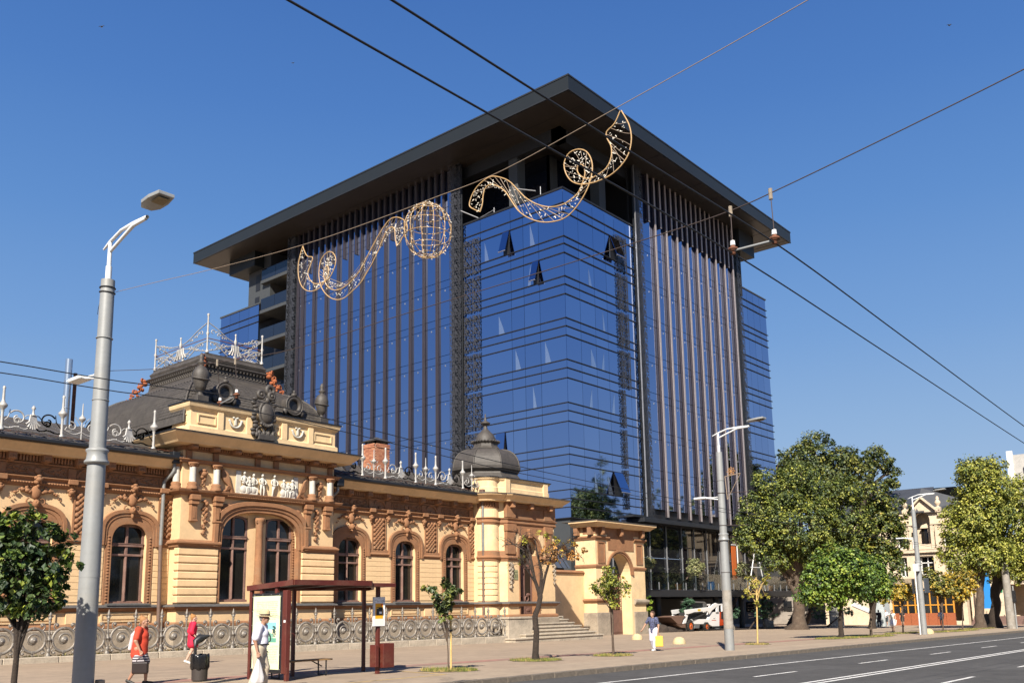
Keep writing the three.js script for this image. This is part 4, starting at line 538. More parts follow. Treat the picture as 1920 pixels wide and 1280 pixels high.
  const scroll = (p, s, dx, dz) => { const q = [], L = Math.hypot(dx, dz), ax = dx / L, az = dz / L, at = (o, h) => [p.x + ax * o * s, p.y + h * s, p.z + az * o * s]; const line = [[-0.12, 0.52], [-0.16, 0.4], [-0.04, 0.34], [0.05, 0.24], [-0.06, 0.16], [0.06, 0.06], [0.18, 0.0], [0.12, -0.12], [0.28, -0.16], [0.36, -0.28], [0.46, -0.4], [0.58, -0.46]]; line.forEach(([o, h], k) => { const r = (0.1 - 0.004 * k) * s * (1 + 0.25 * Math.sin(k * 2.3)); q.push(ell(...at(o, h), r, r * 0.85, r, 1)); if (k % 2 === 0) q.push(tor(...at(o + 0.07, h + 0.02), r * 0.85, r * 0.35, { ts: 9, rs: 5, ry: 0.6 + k })); q.push(ell(...at(o - 0.1 * Math.cos(k * 1.9), h + 0.05 * Math.sin(k * 2.7)), r * 0.55, r * 0.5, r * 0.6, 1)); }); part('corner_scroll', q, M.rustOrn, dome); };
  scroll(V(23.7, 13.25, -40.1), 1.55, -0.4, 0.7); scroll(V(27.8, 13.25, -40.1), 1.4, 0.8, 0.4); scroll(V(23.6, 13.2, -46.0), 1.3, -1, -0.2);
  // round dormers with dark oculi
  for (const x of [23.75, 27.7]) { const z = -38.14; const d = part('oculus', [tor(x, 11.95, z, 0.38, 0.12, { ts: 20, rs: 8 }), tor(x, 11.95, z + 0.08, 0.5, 0.05, { ts: 20 }), ...[-1, 1].map((s) => ell(x + s * 0.5, 11.6, z, 0.14, 0.2, 0.12)), ell(x, 12.5, z + 0.02, 0.16, 0.12, 0.14), ell(x, 12.66, z + 0.02, 0.08, 0.1, 0.08), (() => { const g = new THREE.CylinderGeometry(0.46, 0.46, 1.6, 18, 1, true); g.rotateX(Math.PI / 2); g.translate(x, 11.95, z - 0.8); return norm(g); })()], M.lead, dome); const disc = new THREE.CircleGeometry(0.36, 20); disc.translate(x, 11.95, z - 0.03); part('oculus_glass', norm(disc), M.black, d); }
  part('dormer_roof', [bx(22.4, 29.3, 10.2, 11.15, -39.2, -38.4), bx(22.4, 29.3, 11.1, 11.3, -38.5, -38.15)], M.lead, B);
  // cresting of the platform
  { const y = 14.5; const post = (x, z, h, kind) => part('cresting_post', [lathe([[0.09, 0], [0.09, 0.08], [0.045, 0.16], [0.045, h * 0.45], [0.09, h * 0.5], [0.045, h * 0.55], [0.04, h - 0.1], [0.075, h - 0.03], [0.05, h + 0.03], [0, h + 0.05]], x, y, z, 8)], M.ironWhite, dome);
    const P = { fl: V(24.15, y, -40.55), fr: V(27.35, y, -40.55), bl: V(24.15, y, -45.65), br: V(27.35, y, -45.65) };
    post(P.fl.x, P.fl.z, 2.0); post(P.fr.x, P.fr.z, 1.55); post(P.bl.x, P.bl.z, 1.7); post(P.br.x, P.br.z, 1.5);
    const run = (A, Bv, hA, hB) => { const d = Bv.clone().sub(A), L = d.length(); d.divideScalar(L); const at = (t, h) => A.clone().addScaledVector(d, t * L).add(V(0, h, 0)); const g = [bar(at(0, 0.75), at(1, 0.75), 0.022)]; const w = part('cresting_rail', g, M.rust, dome); const q = [];
      const curl = (t, h, r, dir, arc = 5) => { const pts = []; for (let k = 0; k <= 12; k++) { const a = k / 12 * arc, rr = r * (1 - k / 16); pts.push(at(t + dir * (Math.cos(a) * rr - r) / L, h + Math.sin(a) * rr)); } q.push(tube(pts, 0.024, 4, 14)); };
      const wave = (t0, t1, h0, h1, b) => q.push(tube([at(t0, h0), at(t0 + (t1 - t0) * 0.35, h0 + (h1 - h0) * 0.15 + b), at(t0 + (t1 - t0) * 0.7, h0 + (h1 - h0) * 0.6 + b), at(t1, h1)], 0.027, 5, 10));
      for (const [t0, t1] of [[0.02, 0.46], [0.98, 0.54]]) { const s = Math.sign(t1 - t0); wave(t0, t1, 1.55 * (t0 < 0.5 ? hA : hB) / 2, 0.85, -0.12); wave(t0, t1, 0.1, 0.62, 0.1); wave(t0, t1, 0.6, 0.12, 0.05); wave(t0 + 0.1 * s, t1 - 0.1 * s, 0.55, 0.05, -0.05); for (const [t, h, r] of [[0.12, 1.1, 0.16], [0.2, 1.0, 0.1], [0.1, 0.45, 0.14], [0.2, 0.3, 0.12], [0.3, 0.5, 0.13], [0.36, 0.25, 0.1], [0.28, 0.9, 0.09]]) { curl(t0 + s * t, h, r, s); curl(t0 + s * t, h, r * 0.8, -s, 4); } for (let k = 0; k < 5; k++) q.push(ell(...at(t0 + s * (0.06 + k * 0.08), 0.2 + 0.12 * (k % 3)).toArray(), 0.05, 0.035, 0.05, 0)); }
      part('cresting_scrolls', q, M.ironWhite, w);
      const m = at(0.5, 0); part('palmette', [lathe([[0.05, 0.7], [0.09, 0.9], [0.04, 1.0], [0.035, 1.2], [0.06, 1.26], [0, 1.32]], m.x, m.y, m.z, 8), ...[-2, -1, 0, 1, 2].map((k) => taper([at(0.5 + k * 0.028, 0.68), at(0.5 + k * 0.03, 0.4), at(0.5 + k * 0.055, 0.12)], [0.04, 0.05, 0.06], 5))], M.ironWhite, w); };
    run(P.fl, P.fr, 2.0, 1.55); run(P.fl, P.bl, 2.0, 1.7); run(P.fr, P.br, 1.55, 1.5); run(P.bl, P.br, 1.7, 1.5); }
  // cresting of the wing eaves
  { const y = 8.78, z = FZ + 0.5;
    const postG = boxUV(lathe([[0.1, 0], [0.1, 0.06], [0.06, 0.14], [0.05, 0.7], [0.07, 0.74], [0.06, 0.8], [0.16, 0.92], [0.17, 1.0], [0.08, 1.1], [0.055, 1.2], [0.045, 1.62], [0.065, 1.66], [0.04, 1.74], [0, 1.75]], 0, 0, 0, 10));
    const spikeG = boxUV(lathe([[0.03, 0], [0.03, 0.7], [0.05, 0.74], [0.14, 0.84], [0.14, 0.9], [0.05, 1.0], [0.03, 1.05], [0.02, 1.5], [0, 1.55]], 0, 0, 0, 8));
    const palG = (() => { const q = [-3, -2, -1, 0, 1, 2, 3].map((k) => taper([V(k * 0.03, 0.75, 0), V(k * 0.045, 0.45, 0.03), V(k * 0.09, 0.14 + 0.02 * k * k, 0.04)], [0.035, 0.045, 0.06], 5)); q.push(lathe([[0.1, 0.72], [0.05, 0.8], [0.04, 0.95], [0.09, 1.02], [0.04, 1.1], [0, 1.14]], 0, 0, 0, 8)); return boxUV(mergeGeometries(q)); })();
    const scG = (() => { const q = []; const sp = (cx, cy, r, a0, dir, n = 16) => { const pts = []; for (let k = 0; k <= n; k++) { const a = a0 + dir * k / n * 7.2, rr = r * (1 - k / (n + 5)); pts.push(V(cx + Math.cos(a) * rr, cy + Math.sin(a) * rr, 0)); } q.push(tube(pts, 0.034, 5, 22)); }; sp(0.55, 0.55, 0.32, 2.6, -1); sp(0.55, 0.42, 0.14, 0.4, 1, 10); q.push(tube([V(0.0, 0.12, 0), V(0.25, 0.1, 0.02), V(0.5, 0.18, 0.02), V(0.85, 0.12, 0), V(1.05, 0.25, 0)], 0.034, 5, 14), tube([V(0.03, 0.35, 0), V(0.2, 0.55, 0), V(0.26, 0.85, 0)], 0.02, 5, 8), tube([V(0.8, 0.6, 0), V(0.95, 0.72, 0), V(1.08, 0.62, 0)], 0.02, 5, 8)); for (let k = 0; k < 4; k++) q.push(ell(0.3 + k * 0.1, 0.13 + 0.02 * k, 0.02, 0.045, 0.04, 0.04, 0)); return boxUV(mergeGeometries(q)); })();
    const scG2 = scG.clone().scale(-1, 1, 1);
    const smallG = (() => { const q = []; for (const s of [-1, 1]) { const pts = []; for (let k = 0; k <= 14; k++) { const a = 1.2 + k / 14 * 6.6, rr = 0.2 * (1 - k / 20); pts.push(V(s * (0.42 + Math.cos(a) * rr), 0.5 + Math.sin(a) * rr, 0)); } q.push(tube(pts, 0.028, 5, 18), tube([V(0, 0.3, 0), V(s * 0.3, 0.18, 0), V(s * 0.68, 0.3, 0)], 0.028, 5, 8), tube([V(s * 0.6, 0.45, 0), V(s * 0.68, 0.3, 0), V(s * 0.4, 0.3, 0)], 0.02, 4, 6), tube([V(s * 0.03, 0.5, 0), V(s * 0.18, 0.78, 0), V(s * 0.3, 0.92, 0)], 0.016, 5, 8)); } return boxUV(mergeGeometries(q)); })();
    const C = new THREE.Group(); C.name = 'roof_cresting'; B.add(C); C.updateMatrixWorld();
    const put = (name, g, x) => { const m = new THREE.Mesh(g, M.ironWhite); m.name = name; m.castShadow = m.receiveShadow = true; m.position.set(x - B.position.x, y - B.position.y, z - B.position.z); C.add(m); };
    const unit = (x, skip) => { put('cresting_post', postG, x); put('scroll', scG, x + 0.02); put('palmette', palG, x + 1.15); put('scroll', scG2, x + 2.28); put('cresting_post', postG, x + 2.3); if (!skip) { put('cresting_spike', spikeG, x + 3.1); put('small_scroll', smallG, x + 3.1); } };
    unit(10.0); unit(13.95); unit(17.92, true);
    put('palmette', palG, 31.08); put('scroll', scG2, 32.14); put('cresting_post', postG, 32.16); put('cresting_spike', spikeG, 32.97); put('small_scroll', smallG, 32.97);
    unit(33.81); unit(37.72);
  }
  // chimney, brick by brick
  { const x = 37.5, z = -43.0, c = part('chimney', bx(x - 0.58, x + 0.58, 9.6, 11.72, z - 0.58, z + 0.58), M.mortar, B); const bg = boxUV(bx(-0.13, 0.13, -0.034, 0.034, -0.03, 0.03)), bgs = boxUV(bx(-0.03, 0.03, -0.034, 0.034, -0.13, 0.13)); let n = 0; const R = rng(8);
    for (let r = 0; r < 22; r++) for (let k = 0; k < 4; k++) { const y = 10.0 + r * 0.082, o = (r % 2) * 0.14, e = y > 11.5 ? 0.04 : 0; if (n < 290) { const m = new THREE.Mesh(bg, M.brick[(R() * 3) | 0]); m.name = 'brick'; m.position.set(x - 0.49 + k * 0.28 + o * 0.6 - B.position.x, y, z + 0.59 + e - B.position.z); c.add(m); const m2 = new THREE.Mesh(bgs, M.brick[(R() * 3) | 0]); m2.name = 'brick'; m2.position.set(x - 0.59 - e - B.position.x, y, z - 0.49 + k * 0.28 + o * 0.6 - B.position.z); c.add(m2); n += 2; m.castShadow = m.receiveShadow = m2.castShadow = m2.receiveShadow = true; } }
    part('chimney_legs', [-0.45, 0, 0.45].flatMap((d) => [bx(x + d - 0.05, x + d + 0.05, 11.72, 11.95, z + 0.4, z + 0.5), bx(x - 0.5, x - 0.4, 11.72, 11.95, z + d - 0.05, z + d + 0.05)]), M.lead, c); const cap = new THREE.ConeGeometry(0.98, 0.34, 4); cap.rotateY(Math.PI / 4); cap.translate(x, 12.12, z); part('chimney_cap', [norm(cap), bx(x - 0.68, x + 0.68, 11.92, 11.97, z - 0.68, z + 0.68)], M.lead, c); }
  // downpipes
  const pipe = (pts, r, mat) => part('downpipe', tube(pts, r, 8, 0, false, false), mat, B);
  part('hopper', rb(21.0, 21.35, 8.2, 8.75, FZ + 0.5, FZ + 0.85, 0.04), M.gutter, B);
  pipe([V(21.17, 8.4, FZ + 0.66), V(21.17, 7.8, FZ + 0.66), V(20.98, 7.45, FZ + 0.2), V(20.98, 4.6, FZ + 0.16)], 0.085, M.pipe); pipe([V(20.98, 4.6, FZ + 0.16), V(21.0, 0.2, FZ + 0.3)], 0.09, M.pipeBrown);
  part('hopper', rb(41.4, 41.72, 8.45, 8.85, FZ + 0.55, FZ + 0.87, 0.04), M.pipeBrown, B);
  pipe([V(41.56, 8.5, FZ + 0.72), V(41.56, 5.1, FZ + 0.72)], 0.09, M.pipe); pipe([V(41.56, 5.1, FZ + 0.72), V(41.56, 0.3, FZ + 0.72)], 0.095, M.pipeBrown);
  part('hopper', rb(30.15, 30.6, 8.0, 8.5, FZ + 0.5, FZ + 0.95, 0.05), M.gutter, B); pipe([V(30.35, 8.1, FZ + 0.7), V(30.35, 7.75, FZ + 0.7), V(30.12, 7.4, FZ + 0.4)], 0.08, M.pipe);
  // corner pavilion details
  const CP = [[41.3, FZ], ...bayF, [42.9, CZ], [47.6, CZ], [47.6, -43.8]];
  part('impost_moulding', sweep([[0, 4.5], [0.06, 4.5], [0.08, 4.58], [0.16, 4.66], [0.16, 4.72], [0.06, 4.8], [0.05, 5.05], [0, 5.1]], [...bayF, [42.9, CZ], [43.95, CZ]]), M.terra, B); part('impost_moulding', sweep([[0, 4.5], [0.06, 4.5], [0.08, 4.58], [0.2, 4.66], [0.2, 4.72], [0.06, 4.8], [0, 4.86]], [[45.95, CZ], [47.6, CZ], [47.6, -43]]), M.terra, B);
  for (let k = 0; k < 7; k++) part('rustic_block', sweep([[-0.1, 2.06 + k * 0.35], [0.045, 2.06 + k * 0.35 + 0.02], [0.045, 2.06 + k * 0.35 + 0.27], [-0.1, 2.06 + k * 0.35 + 0.3]], bayF.slice(0, 9)), M.yellowPale, B);
  part('frieze_ledge', sweep(ledge.map(([o, y]) => [o * 0.7, y]), [...bayF, [42.9, CZ], [47.6, CZ], [47.6, -43]]), M.terra, B);
  part('corner_pilaster', [rb(42.75, 43.55, 4.9, 6.7, CZ - 0.1, CZ + 0.14, 0.02), rb(42.7, 43.62, 6.3, 6.75, CZ - 0.1, CZ + 0.2, 0.03), rb(42.72, 43.58, 7.15, 8.2, CZ - 0.1, CZ + 0.16, 0.02), rb(46.5, 47.65, 7.15, 8.2, CZ - 0.1, CZ + 0.12, 0.02), rb(46.45, 47.3, 6.3, 6.75, CZ - 0.1, CZ + 0.18, 0.03), rb(46.6, 47.2, 4.86, 6.3, CZ - 0.1, CZ + 0.12, 0.02)], M.terra, B);
  part('frieze_wall', [bx(43.6, 46.5, 7.15, 8.3, CZ, CZ + 0.03), bx(43.6, 46.5, 6.1, 6.72, CZ, CZ + 0.02)], M.terraDark, B);
  part('pilaster_panel', [rb(43.62, 43.95, 5.0, 6.2, CZ, CZ + 0.05, 0.02), rb(46.0, 46.4, 5.0, 6.2, CZ, CZ + 0.05, 0.02)], M.yellowPale, B);
  { const ring = (r0, r1, z0, z1) => { const a = archPts(44.95, r0, 1.05, 6.0 + r0 - 0.95, r0, 18, 2), b = archPts(44.95, r1, 1.05, 6.0 + r1 - 0.95, r1, 18, 2); const cut = (q) => q.slice(2); return ext([[44.95 + r1, 4.6], [44.95 + r0, 4.6], ...cut(a), [44.95 - r0, 4.6], [44.95 - r1, 4.6], ...cut(b).reverse()], [], z0, z1, 0.01); };
    part('door_arch', [ring(1.22, 1.08, CZ, CZ + 0.16), ring(1.08, 0.95, CZ - 0.2, CZ + 0.08)], M.terra, B); part('keystone', [rb(44.8, 45.12, 5.95, 6.55, CZ, CZ + 0.25, 0.04)], M.terra, B);
    const d = part('door', [bx(44.02, 45.88, 1.05, 4.2, CZ - 0.62, CZ - 0.55), ext(archPts(44.95, 0.94, 4.2, 5.95, 0.94, 16, 2), [archPts(44.95, 0.78, 4.35, 5.8, 0.78, 16, 2)], CZ - 0.62, CZ - 0.52)], M.doorWood, B); for (const s of [-1, 1]) { part('door_leaf', [rb(44.95 + s * 0.47 - 0.4, 44.95 + s * 0.47 + 0.4, 1.1, 1.9, CZ - 0.55, CZ - 0.5, 0.03), rb(44.95 + s * 0.47 - 0.4, 44.95 + s * 0.47 - 0.3, 1.9, 4.1, CZ - 0.55, CZ - 0.48, 0.02), rb(44.95 + s * 0.47 + 0.3, 44.95 + s * 0.47 + 0.4, 1.9, 4.1, CZ - 0.55, CZ - 0.48, 0.02), tor(44.95 + s * 0.3, 2.2, CZ - 0.46, 0.16, 0.045, { ts: 12 }), ell(44.95 + s * 0.47, 2.45, CZ - 0.48, 0.2, 0.1, 0.06), ell(44.95 + s * 0.47, 1.5, CZ - 0.49, 0.2, 0.12, 0.04)], M.doorWood, d); part('door_glass', bx(44.95 + s * 0.47 - 0.29, 44.95 + s * 0.47 + 0.29, 1.95, 4.1, CZ - 0.56, CZ - 0.53), M.darkGlass, d); }
    part('fanlight', [ext(archPts(44.95, 0.79, 4.34, 5.81, 0.79, 14, 2), [], CZ - 0.6, CZ - 0.58)], M.darkGlass, d); part('door_jamb', [bx(43.98, 44.06, 1.05, 4.9, CZ - 0.55, CZ + 0.04), bx(45.84, 45.98, 1.05, 4.9, CZ - 0.55, CZ + 0.06)], M.terra, B); }
  { const st = []; for (let y = 1.5; y < 5; y += 0.13) { const c = new THREE.ConeGeometry(0.075, 0.05, 4); c.rotateX(Math.PI / 2); c.translate(46.07, y, CZ + 0.03); st.push(norm(c)); } part('jamb_studs', st, M.terra, B, { kind: 'stuff' }); }
  part('wall_garland', [...garland(43.15, 4.3, 2.7, CZ + 0.04, 1.5)], M.plaster, B); part('wall_garland', garland(47.45, 4.3, 3.0, CZ + 0.04, 1.3), M.plaster, B);
  { const pl = part('plaque', rb(43.45, 43.85, 3.35, 3.95, CZ, CZ + 0.04, 0.015), surf([0.28, 0.27, 0.14], { size: 0.5, seed: 61, N: 128 }), B); part('plaque_print', [bx(43.52, 43.62, 3.45, 3.68, CZ + 0.042, CZ + 0.046), bx(43.68, 43.78, 3.45, 3.68, CZ + 0.042, CZ + 0.046), bx(43.52, 43.78, 3.78, 3.84, CZ + 0.042, CZ + 0.046)], flat(0.14, 0.14, 0.07), pl); }
  part('cornice', sweep([[0.02, 8.1], [0.44, 8.12], [0.48, 8.2], [0.8, 8.46], [0.8, 8.54], [0, 8.6]], CP), M.yellow, B);
  part('cornice_flashing', sweep([[-0.3, 8.64], [0.84, 8.52], [0.84, 8.57], [-0.3, 8.74]], CP), M.lead, B);
  { const dent = []; for (let x = 43.1; x < 47.4; x += 0.125) dent.push(bx(x, x + 0.07, 7.82, 8.05, CZ + 0.02, CZ + 0.15)); for (const p of bay.slice(1, 9)) dent.push(bx(p[0] - 0.04, p[0] + 0.04, 7.82, 8.05, p[1], p[1] + 0.13)); part('dentils', dent, M.terraDark, B, { kind: 'stuff' }); part('bay_frieze', sweep([[0, 7.7], [0.03, 7.7], [0.03, 8.2], [0, 8.2]], bayF), M.terraDark, B); }
  for (const x of [43.15, 44.95, 46.9]) part('cornice_bracket', [rb(x - 0.16, x + 0.16, 7.75, 8.14, CZ, CZ + 0.42, 0.03), ell(x, 7.8, CZ + 0.4, 0.14, 0.09, 0.09)], M.terraDark, B);
  part('corner_attic', [sweep([[-0.5, 8.68], [0, 8.68], [0, 9.0], [-0.06, 9.05], [-0.06, 9.42], [0.04, 9.52], [0.08, 9.62], [-0.5, 9.62]], [[41.3, FZ], ...bayF, [42.9, CZ - 0.1], [47.3, CZ - 0.1], [47.3, -43.8]]), ...[43.1, 46.9].map((x) => rb(x - 0.22, x + 0.22, 8.68, 9.56, CZ - 0.2, CZ - 0.02, 0.02))], M.yellowPale, B);
  part('attic_cap', sweep([[-0.7, 9.62], [0.12, 9.62], [0.12, 9.68], [-0.7, 9.76]], [[41.3, FZ], ...bayF, [42.9, CZ - 0.1], [47.3, CZ - 0.1], [47.3, -43.8]]), M.gutter, B);
  // small ribbed octagon dome
  { const x = 45.0, z = -40.6, oct = (prof, name, parent) => { const g = new THREE.LatheGeometry(prof.map(([r, h]) => new THREE.Vector2(r, h)), 8); g.rotateY(Math.PI / 8); g.translate(x, 0, z); const q = norm(g); q.computeVertexNormals(); return part(name, q, M.lead, parent); };
    const d = oct([[2.75, 9.6], [2.6, 9.75], [2.2, 10.25], [2.16, 10.35], [2.42, 10.55], [2.45, 10.72]], 'corner_dome', B);
    const dp = []; for (let k = 0; k <= 9; k++) { const t = k / 9 * Math.PI / 2; dp.push([0.85 + 1.5 * Math.cos(t) ** 0.75, 10.72 + 1.3 * Math.sin(t)]); } oct(dp, 'dome_shell', d);
    for (let k = 0; k < 8; k++) { const a = Math.PI / 8 + k * Math.PI / 4; part('dome_rib', taper(dp.map(([r, h]) => V(x + Math.sin(a) * r, h, z + Math.cos(a) * r)), dp.map(() => 0.055), 6), M.lead, d); }
    oct([[0.95, 11.98], [1.0, 12.1], [0.86, 12.25], [0.84, 12.42], [0.98, 12.55], [0.92, 12.6], [0.7, 12.6]], 'lantern_collar', d);
    { const q = []; for (let k = 0; k < 28; k++) { const a = k / 28 * 6.283; q.push(ell(x + Math.sin(a) * 0.94, 12.6, z + Math.cos(a) * 0.94, 0.06, 0.08, 0.06, 0)); } part('collar_beads', q, M.lead, d, { kind: 'stuff' }); }
    part('lantern', lathe([[0.72, 12.55], [0.68, 12.85], [0.52, 13.15], [0.34, 13.3], [0.3, 13.36], [0.16, 13.5], [0.12, 13.7], [0.14, 13.74], [0.32, 13.85], [0.34, 13.92], [0.16, 14.02], [0.08, 14.1], [0.1, 14.2], [0.04, 14.3], [0.05, 14.5], [0, 14.56]], x, 0, z, 18), M.lead, d);
  }
  part('corner_roof', bx(41.6, 47.3, 9.3, 9.66, -43.8, -38.0), M.lead, B);
}
// ---------- gateway, side wall, steps, fence ----------
{
  const x0 = 57.9, x1 = 64.8, gz = -41, g0 = gy(62) - 0.1, G = thing('gateway', 'freestanding yellow stone gateway with deep arched opening beside the mansion', 'gateway', null, V(61.3, g0, gz - 0.6));
  const ac = 61.1, hw = 1.62, at = 5.75, D = 1.15, DL = 1.95;
  part('gate_wall', [ext([[x0, g0], [ac - hw, g0], ...archPts(ac, hw, g0, at, hw, 20, 2).slice(2).reverse(), [ac + hw, g0], [x1, g0], [x1, 7.75], [x0, 7.75]], [], gz - D, gz), bx(x0, ac - hw - 0.15, g0, 7.75, gz - DL, gz - D + 0.01)], M.yellowPale, G);
  part('plinth', rb(x0 - 0.12, ac - hw + 0.02, g0, 1.2, gz - DL - 0.1, gz + 0.1, 0.03), M.plaster, G, { label: 'patched grey plaster plinth' }); part('plinth', rb(ac + hw + 0.25, x1 + 0.1, g0, 1.2, gz - D - 0.1, gz + 0.1, 0.03), M.plaster, G);
  part('plinth_cap', sweep([[0, 1.95], [0.1, 1.97], [0.2, 2.1], [0.2, 2.17], [0, 2.25]], [[x0, gz - DL], [x0, gz], [ac - hw, gz]]), M.terra, G); part('plinth_cap', sweep([[0, 1.75], [0.12, 1.78], [0.22, 1.95], [0.22, 2.1], [0, 2.2]], [[ac + hw + 0.3, gz], [x1, gz], [x1, gz - D]]), M.plaster, G);
  part('band', sweep([[0, 4.6], [0.06, 4.6], [0.1, 4.7], [0.1, 4.8], [0, 4.86]], [[x0, gz - DL], [x0, gz], [ac - hw - 0.3, gz]]), M.terra, G); part('band', sweep([[0, 4.5], [0.06, 4.5], [0.1, 4.6], [0.1, 4.7], [0, 4.76]], [[ac + hw + 0.35, gz], [x1, gz], [x1, gz - D]]), M.terra, G);
  part('upper_band', sweep([[0, 6.75], [0.08, 6.75], [0.12, 6.84], [0.18, 6.9], [0.18, 7.0], [0, 7.05]], [[x0, gz - DL], [x0, gz], [ac - hw + 0.2, gz]]), M.terra, G); part('upper_band', sweep([[0, 6.75], [0.08, 6.75], [0.12, 6.84], [0.18, 6.9], [0.18, 7.0], [0, 7.05]], [[63.2, gz], [x1, gz], [x1, gz - D]]), M.terra, G);
  { const ring = (r0, r1, z0, z1) => { const a = archPts(ac, r0, 1, at + r0 - hw, r0, 18, 2).slice(2), b = archPts(ac, r1, 1, at + r1 - hw, r1, 18, 2).slice(2); return ext([[ac + r1, 4.1], [ac + r0, 4.1], ...a, [ac - r0, 4.1], [ac - r1, 4.1], ...b.reverse()], [], z0, z1, 0.01); }; part('arch_moulding', [ring(1.9, 1.76, gz, gz + 0.14), ring(1.76, hw, gz - 0.05, gz + 0.07)], M.terra, G); }
  part('frieze', [bx(ac - hw + 0.1, 63.2, 6.0, 7.75, gz - 0.02, gz + 0.05), bx(x0 - 0.03, x1 + 0.03, 7.2, 7.75, gz - D, gz + 0.04)], M.terra, G);
  for (const x of [58.5, 61.1, 64.2]) part('bracket', [rb(x - 0.18, x + 0.18, 7.1, 7.75, gz, gz + 0.42, 0.03), ell(x, 7.25, gz + 0.38, 0.16, 0.13, 0.1)], M.terra, G);
  for (const z of [gz - 0.3, gz - 1.6]) part('bracket', rb(x0 - 0.42, x0, 7.1, 7.75, z - 0.18, z + 0.18, 0.03), M.terra, G);
  for (const [a, b] of [[58.15, 59.15], [63.55, 64.5]]) part('sunk_panel', [bx(a, b, 4.95, 5.07, gz, gz + 0.07), bx(a, b, 6.5, 6.62, gz, gz + 0.07), bx(a, a + 0.12, 5.07, 6.5, gz, gz + 0.07), bx(b - 0.12, b, 5.07, 6.5, gz, gz + 0.07), bx(a + 0.12, b - 0.12, 5.07, 6.5, gz, gz + 0.015)], M.terra, G);
  part('cornice', sweep([[0.02, 7.7], [0.42, 7.72], [0.46, 7.78], [0.8, 8.02], [0.8, 8.1], [0, 8.16]], [[x0, gz - DL], [x0, gz], [x1, gz], [x1, gz - DL]]), M.yellow, G);
  part('roof_cap', [bx(x0 - 0.82, x1 + 0.82, 8.11, 8.19, gz - DL - 0.6, gz + 0.82)], M.lead, G);
  for (let k = 0; k < 6; k++) part('rustic_block', rb(58.6, 59.3, 2.4 + k * 0.36, 2.4 + k * 0.36 + 0.31, gz - 0.1, gz + 0.05, 0.04), M.yellowPale, G);
  // gate leaves: brown boarded foot, iron lattice above
  const d = part('gate_leaf', [bx(ac - hw + 0.02, ac + hw - 0.02, g0 + 0.05, 1.35, gz - 1.02, gz - 0.96), rb(ac - hw + 0.1, ac - 0.05, g0 + 0.25, 1.2, gz - 0.96, gz - 0.92, 0.02), rb(ac + 0.05, ac + hw - 0.1, g0 + 0.25, 1.2, gz - 0.96, gz - 0.92, 0.02)], M.doorWood, G);
  { const q = []; for (let k = 0; k <= 11; k++) { const x = ac - hw + 0.05 + k * (2 * hw - 0.1) / 11; q.push(bar(V(x, 1.35, gz - 0.98), V(x, 4.2, gz - 0.98), 0.022, 5)); } for (let k = 0; k < 7; k++) for (let j = 0; j < 12; j++) q.push(tor(ac - hw + 0.18 + j * 0.26, 1.55 + k * 0.38, gz - 0.96, 0.11, 0.022, { ts: 8, rs: 4 })); q.push(bar(V(ac - hw, 4.2, gz - 0.98), V(ac + hw, 4.2, gz - 0.98), 0.03)); part('gate_lattice', q, M.rust, d, { kind: 'stuff' }); }
}
{
  const z = -42.2, g0 = gy(53), W = thing('garden_wall', 'low yellow wall with small grey lattice door between mansion and gateway', 'wall', null, V(53, g0, z));
  part('wall', ext(rect(47.6, 58.2, g0 - 0.4, 4.15), [rect(50.15, 51.95, 1.0, 3.45)], z - 0.4, z), M.yellow, W);
  part('coping', sweep([[0, 4.15], [0.12, 4.17], [0.16, 4.25], [0, 4.4]], [[47.6, z], [57.85, z]]), M.terra, W);
  part('lintel', bx(50.05, 52.2, 3.45, 3.62, z, z + 0.1), M.terra, W);
  const d = part('lattice_door', [bx(50.15, 51.95, 1.0, 3.45, z - 0.3, z - 0.26)], surf([0.2, 0.19, 0.18], { size: 1, seed: 63, N: 128 }), W);
  const q = [bar(V(51.05, 1.0, z - 0.2), V(51.05, 3.45, z - 0.2), 0.03)]; for (const y of [1.05, 1.6, 2.8, 3.15]) q.push(bx(50.15, 51.95, y - 0.025, y + 0.025, z - 0.25, z - 0.2)); for (const s of [-0.45, 0.45]) { for (const y of [1.32, 2.2, 2.97]) q.push(tor(51.05 + s, y, z - 0.21, y === 2.2 ? 0.38 : 0.13, 0.03, { ts: 16, rs: 5 })); q.push(tor(51.05 + s, 2.2, z - 0.21, 0.16, 0.03, { ts: 12, rs: 5 }), bar(V(51.05 + s, 1.6, z - 0.21), V(51.05 + s, 2.8, z - 0.21), 0.02)); }
  part('door_grille', q, M.gutter, d);
}
{ // pavilion-side shed roof and metal roof seen between mansion and gateway
  const S = thing('rear_outbuilding', 'low outbuilding with slate blue sheet roof behind the garden wall', 'outbuilding', null, V(56, 0, -46));
  part('wall', bx(50, 59.5, -0.5, 4.9, -45.8, -45.3), M.panelDark, S);
  part('sheet_roof', [quadGeo(V(49.5, 4.75, -45), V(60, 4.75, -45), V(60, 6.9, -46.6), V(49.5, 6.9, -46.6))], surf([0.11, 0.13, 0.17], { size: 2, seed: 64, N: 128, rough: 0.45, metal: 0.4 }), S);
  for (let x = 49.8; x < 60; x += 0.7) part('roof_seam', beam(V(x, 4.78, -45), V(x, 6.93, -46.6), 0.05, 0.05), M.panelDark, S);
}
